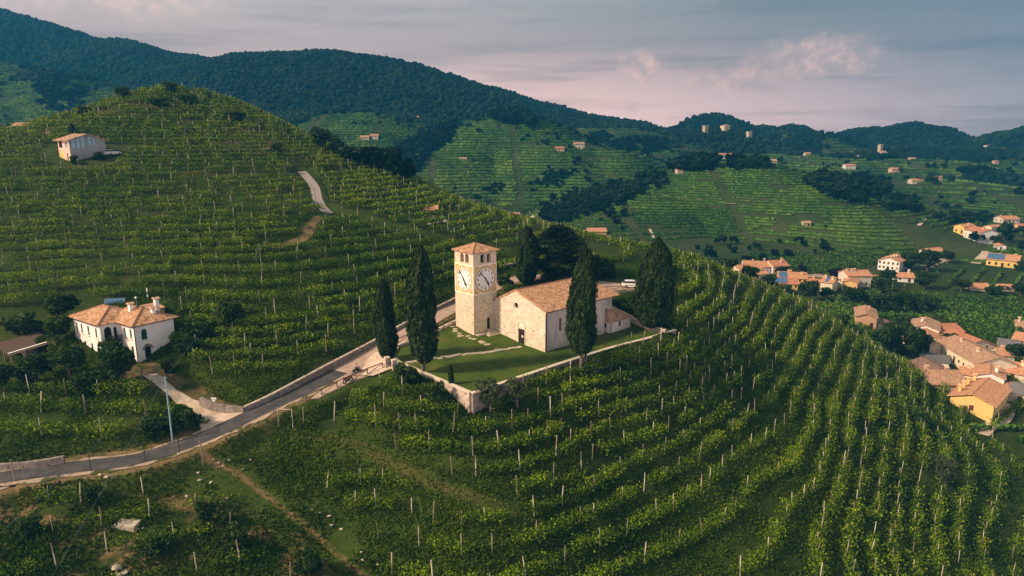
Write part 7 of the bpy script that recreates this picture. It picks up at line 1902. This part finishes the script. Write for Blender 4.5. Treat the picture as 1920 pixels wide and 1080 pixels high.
# ---------------------------------------------------------------- flat fields of vines and grass round the village
def fields():
    Cs = []; Ts = []
    def fld(poly, a, b, sp, size, per, y0=200, hgt=1.6):
        P = np.array(poly, float); W3 = np.array([Gfar([p[0]], [p[1]], y0)[0] for p in poly]); A = Gfar([a[0]], [a[1]], y0)[0]; B = Gfar([b[0]], [b[1]], y0)[0]
        d = (B - A)[:2]; d /= np.linalg.norm(d); nn = np.array([-d[1], d[0]]); c = W3[:, :2].mean(0); ext = np.abs(W3[:, :2] - c).max() * 1.5
        for t in np.arange(-ext, ext, sp):
            s = np.arange(-ext, ext, .9); q = c + nn * t + s[:, None] * d; m = in_poly(q[:, 0], q[:, 1], W3)
            q = q[m & (vnoise(q[:, 0] / 7, q[:, 1] / 7) > .15)]
            if len(q) < 2: continue
            k = np.repeat(np.arange(len(q)), per); x = q[k, 0] + rng.normal(0, .3, len(k)); y = q[k, 1] + rng.normal(0, .3, len(k))
            Cs.append(np.stack([x, y, H(x, y) + rng.uniform(.3, hgt, len(k))], -1)); Ts.append(np.clip(.5 + rng.normal(0, .2, len(k)), 0, 1))
    fld([(1575, 560), (1660, 545), (1760, 556), (1900, 560), (1940, 600), (1920, 640), (1850, 640), (1760, 600), (1650, 598)], (1760, 590), (1900, 640), 4.2, .6, 8)
    fld([(1745, 520), (1790, 505), (1850, 508), (1915, 520), (1920, 545), (1750, 545)], (1835, 525), (1850, 508), 7.5, .9, 6)
    fld([(1850, 462), (1940, 470), (1940, 498), (1905, 490), (1850, 480)], (1850, 470), (1920, 480), 4.5, .6, 7)
    fld([(1720, 410), (1745, 412), (1785, 440), (1760, 440)], (1735, 428), (1750, 416), 7, .9, 5, 300)
    fld([(1445, 560), (1560, 556), (1620, 575), (1655, 640), (1560, 610), (1470, 580)], (1480, 575), (1560, 600), 4.5, .6, 7)
    fld([(1620, 625), (1680, 660), (1640, 690), (1590, 640)], (1620, 640), (1650, 680), 4.5, .6, 7)
    fld([(1755, 800), (1800, 810), (1900, 830), (1940, 850), (1940, 800), (1870, 800)], (1790, 815), (1880, 822), 4.5, .7, 6, 120)
    fld([(1290, 492), (1400, 478), (1560, 474), (1700, 466), (1760, 470), (1740, 484), (1640, 498), (1570, 522), (1480, 506), (1380, 502)], (1420, 490), (1600, 486), 5.0, .6, 7)
    C = np.vstack(Cs); V, F = leaf_quads(C, rng.uniform(.6, 1.2, len(C)), .4)
    me = np_mesh('field_vines', V, F, M['farvine'], dict(tint=('FACE', np.concatenate(Ts)))); setp(link('field_vines', me), 'rows of vines on the flat fields round the village', 'vineyard', kind='stuff'); print('field quads', len(C))
fields()
def strip(name, pts, w, m, lift=.12, y0=200):
    L = smooth_line([Gfar([a], [b], y0)[0] for a, b in pts], 30); L[:, 2] = H(L[:, 0], L[:, 1]); sheet(name, L, w, w, m, lift)
strip('village_lane', [(1838, 815), (1858, 800), (1880, 790), (1888, 770), (1878, 760)], 1.6, M['gravel'], .15, 120)
strip('valley_road', [(1828, 496), (1838, 486), (1848, 478), (1850, 472)], 2.2, M['gravel'], .2)
strip('valley_road', [(1738, 500), (1756, 492), (1772, 488)], 3.0, M['pale_road'], .2)
strip('valley_road', [(972, 414), (988, 412), (1004, 405), (1014, 401)], 2.0, M['gravel'], .25, 330)
strip('valley_road', [(988, 412), (1004, 415), (1020, 416)], 2.0, M['gravel'], .25, 330)
strip('hill_track', [(1196, 356), (1212, 362), (1260, 370), (1330, 380), (1380, 386)], 1.3, M['gravel'], .3, 330)
strip('hill_track', [(1218, 432), (1222, 440), (1226, 447)], .8, M['gravel'], .3, 330)
strip('hill_track', [(1862, 312), (1870, 320), (1880, 328)], 1.6, M['gravel'], .3, 400)
strip('hill_track', [(1722, 424), (1728, 418), (1734, 412)], 1.2, M['gravel'], .25, 300)
strip('hamlet_yard', [(1500, 520), (1530, 518), (1545, 522)], 3.0, M['pale_road'], .25, 230)
strip('hamlet_road', [(1560, 556), (1590, 560), (1612, 562)], 1.8, M['pale_road'], .25, 230)

# ---------------------------------------------------------------- people
M['skin'] = mat('skin', (.48, .28, .20), rough=.55); M['dark_cloth'] = mat('dark_cloth', (.018, .018, .022)); M['blue_cloth'] = mat('blue_cloth', (.02, .10, .28)); M['navy_cloth'] = mat('navy_cloth', (.03, .06, .10)); M['helmet'] = mat('helmet', (.05, .025, .025), rough=.25); M['shoe'] = mat('shoe_leather', (.02, .018, .016))


def skin_mesh(name, chains, m, parent=None, sub=1):
    """grows one smooth surface round chains of (point, radius); equal points are shared joints"""
    idx = {}; V = []; Rr = []; E = []
    for ch in chains:
        last = None
        for p, r in ch:
            k = tuple(round(c, 4) for c in p)
            if k not in idx: idx[k] = len(V); V.append(k); Rr.append(r)
            if last is not None and last != idx[k]: E.append((last, idx[k]))
            last = idx[k]
    me = bpy.data.meshes.new(name); me.from_pydata(V, E, []); o = bpy.data.objects.new(name, me); col.objects.link(o)
    o.modifiers.new('skin', 'SKIN'); s = o.modifiers.new('sub', 'SUBSURF'); s.levels = s.render_levels = sub
    for i, r in enumerate(Rr): me.skin_vertices[0].data[i].radius = (r, r)
    me.skin_vertices[0].data[0].use_root = True
    bpy.context.view_layer.update()
    nm = bpy.data.meshes.new_from_object(o.evaluated_get(bpy.context.evaluated_depsgraph_get())); bpy.data.objects.remove(o); bpy.data.meshes.remove(me)
    nm.materials.clear(); nm.materials.append(m); nm.polygons.foreach_set('use_smooth', [True] * len(nm.polygons))
    nm.name = name
    return link(name, nm, parent)


def person(label, p, rz, J, top, legs, bare_leg=False, helmet=False):
    root = empty('person', tuple(p), rz, label=label, cat='person')
    pel, wai, che, nec, hea = J['pelvis'], J['waist'], J['chest'], J['neck'], J['head']
    ch = [[(pel, .125), (wai, .115), (che, .14), (nec, .055), (tuple(np.array(hea) - (0, 0, .06)), .078), (tuple(np.array(hea) + (0, 0, .07)), .085)], [(tuple(np.array(hea) - (0, 0, .02)), .085), (tuple(np.array(hea) + np.array(J['look']) * .105 - (0, 0, .02)), .018)]]
    tops = [[(pel, .15), (wai, .14), (che, .165), (tuple((np.array(che) + nec) / 2), .10)]]; low = [[(pel, .14)]]
    low = []; shoes = []
    for s in (0, 1):
        sh, el, ha = J['shoulder'][s], J['elbow'][s], J['hand'][s]; hd = np.array(ha) - np.array(el); hd = hd / np.linalg.norm(hd); sd_ = np.cross(hd, (0, 0, 1)); sd_ = sd_ / (np.linalg.norm(sd_) + 1e-6)
        palm = tuple(np.array(ha) + hd * .07)
        ch.append([(che, .14), (sh, .06), (el, .043), (ha, .03), (palm, .028)])
        for f, ln in ((-1.5, .055), (-.5, .075), (.5, .08), (1.5, .068)):
            a = np.array(palm) + sd_ * .014 * f + hd * .02; ch.append([(palm, .028), (tuple(a), .009), (tuple(a + hd * ln * .5 - np.array((0, 0, .012))), .008), (tuple(a + hd * ln - np.array((0, 0, .035))), .007)])
        t = np.array(ha) + sd_ * .03 * (1 if s else -1) + hd * .03; ch.append([(ha, .03), (tuple(t), .011), (tuple(t + hd * .03), .009)])
        tops.append([(che, .165), (sh, .075), (el, .056)] + ([] if bare_leg else [(tuple(np.array(ha) * .85 + np.array(el) * .15), .042)]))
        hp, kn, an, to = J['hip'][s], J['knee'][s], J['ankle'][s], J['toe'][s]
        ch.append([(pel, .125), (hp, .085), (kn, .055), (an, .038), (to, .03)])
        k2 = tuple(np.array(kn) * .95 + np.array(hp) * .05)
        low.append([(pel, .145), (hp, .105), (k2, .075)] + ([] if bare_leg else [(tuple(np.array(an) * .9 + np.array(kn) * .1), .055)]))
        shoes.append([(an, .052), (tuple((np.array(an) + to) / 2), .05), (to, .042)])
    skin_mesh('body', ch, M['skin'], root, 2); skin_mesh('jacket' if not bare_leg else 'shirt', tops, top, root); skin_mesh('trousers' if not bare_leg else 'shorts', low, legs, root)
    for s in shoes: skin_mesh('shoe', [s], M['shoe'], root)
    h = np.array(hea) + (0, 0, .04)
    b = MB(); b.lathe([(.001, .135), (.07, .115), (.112, .06), (.122, 0), (.115, -.06)] if helmet else [(.001, .115), (.06, .10), (.096, .05), (.10, 0), (.09, -.05)], tuple(h - np.array(J['look']) * .012), 14); b.build('helmet' if helmet else 'hair', M['helmet'] if helmet else M['bark'], root, smooth=True)
    b = MB(); f = np.array(J['look']); sx = np.cross(f, (0, 0, 1))
    for s in (-1, 1): b.box(*[v for a in range(3) for v in (lambda c: (c - .009, c + .009))((h + f * .08 + sx * .032 * s + np.array((0, 0, -.03)))[a])])
    b.build('eyes', M['black'], root)
    return root


RIDE = dict(pelvis=(-.27, 0, .98), waist=(-.2, 0, 1.15), chest=(-.06, 0, 1.40), neck=(.02, 0, 1.55), head=(.07, 0, 1.68), look=(1, 0, 0), shoulder=[(-.05, -.19, 1.43), (-.05, .19, 1.43)], elbow=[(.12, -.30, 1.22), (.12, .30, 1.22)], hand=[(.26, -.34, 1.10), (.26, .34, 1.10)],
            hip=[(-.25, -.1, .95), (-.25, .1, .95)], knee=[(.14, -.25, .80), (.14, .25, .80)], ankle=[(-.06, -.27, .36), (-.02, .34, .12)], toe=[(.1, -.28, .33), (.15, .36, .07)])
o = person('rider in a dark blue jacket and helmet sitting on the parked motorcycle', tuple(MOTO2), R(60), RIDE, M['navy_cloth'], M['dark_cloth'], helmet=True); o.rotation_euler = (R(-9), 0, R(60))
STAND = dict(pelvis=(0, 0, .95), waist=(0, 0, 1.12), chest=(.02, 0, 1.34), neck=(.03, 0, 1.5), head=(.06, 0, 1.62), look=(1, 0, 0), shoulder=[(.02, -.19, 1.40), (.02, .19, 1.40)], elbow=[(.06, -.25, 1.12), (.0, .26, 1.12)], hand=[(.18, -.22, .90), (.05, .27, .87)],
             hip=[(0, -.09, .92), (0, .09, .92)], knee=[(.03, -.1, .5), (0, .1, .5)], ankle=[(0, -.11, .09), (-.03, .11, .09)], toe=[(.14, -.13, .04), (.11, .13, .04)])
q = PZ(1098, 681, .02)
person('person in a dark shirt and blue shorts standing beside the cypress trunk', (q[0], q[1], LZ(q[0], q[1]) + .01), R(200), STAND, M['dark_cloth'], M['blue_cloth'], bare_leg=True)
q = PZ(1121, 676, .45); b = MB(); r = np.random.default_rng(5)
bm = lumpy(91, 2, .3, .45); me = bpy.data.meshes.new('folded_jacket'); bm.to_mesh(me); bm.free(); me.materials.append(M['blue_cloth']); o = link('folded_jacket', me); o.location = tuple(q); o.scale = (.32, .2, .22); o.rotation_euler = (0, 0, R(42)); setp(o, 'blue jacket lying folded on the churchyard wall near the cypress', 'jacket')

# ---------------------------------------------------------------- air
def make_haze():
    b = MB().box(-2600, 2600, -60, 3400, -165, 430)
    m = bpy.data.materials.new('haze'); m.use_nodes = True; N = NT(m.node_tree); N.n.clear()
    out = N.new('ShaderNodeOutputMaterial')
    pv = N.new('ShaderNodeVolumePrincipled', {'Color': rgb(.018, .18, .37), 'Density': .00042, 'Anisotropy': 0.0})
    N.l.new(pv.outputs[0], out.inputs['Volume'])
    o = b.build('haze', m); setp(o, 'thin bluish haze over the hills', 'haze', kind='stuff')
make_haze()
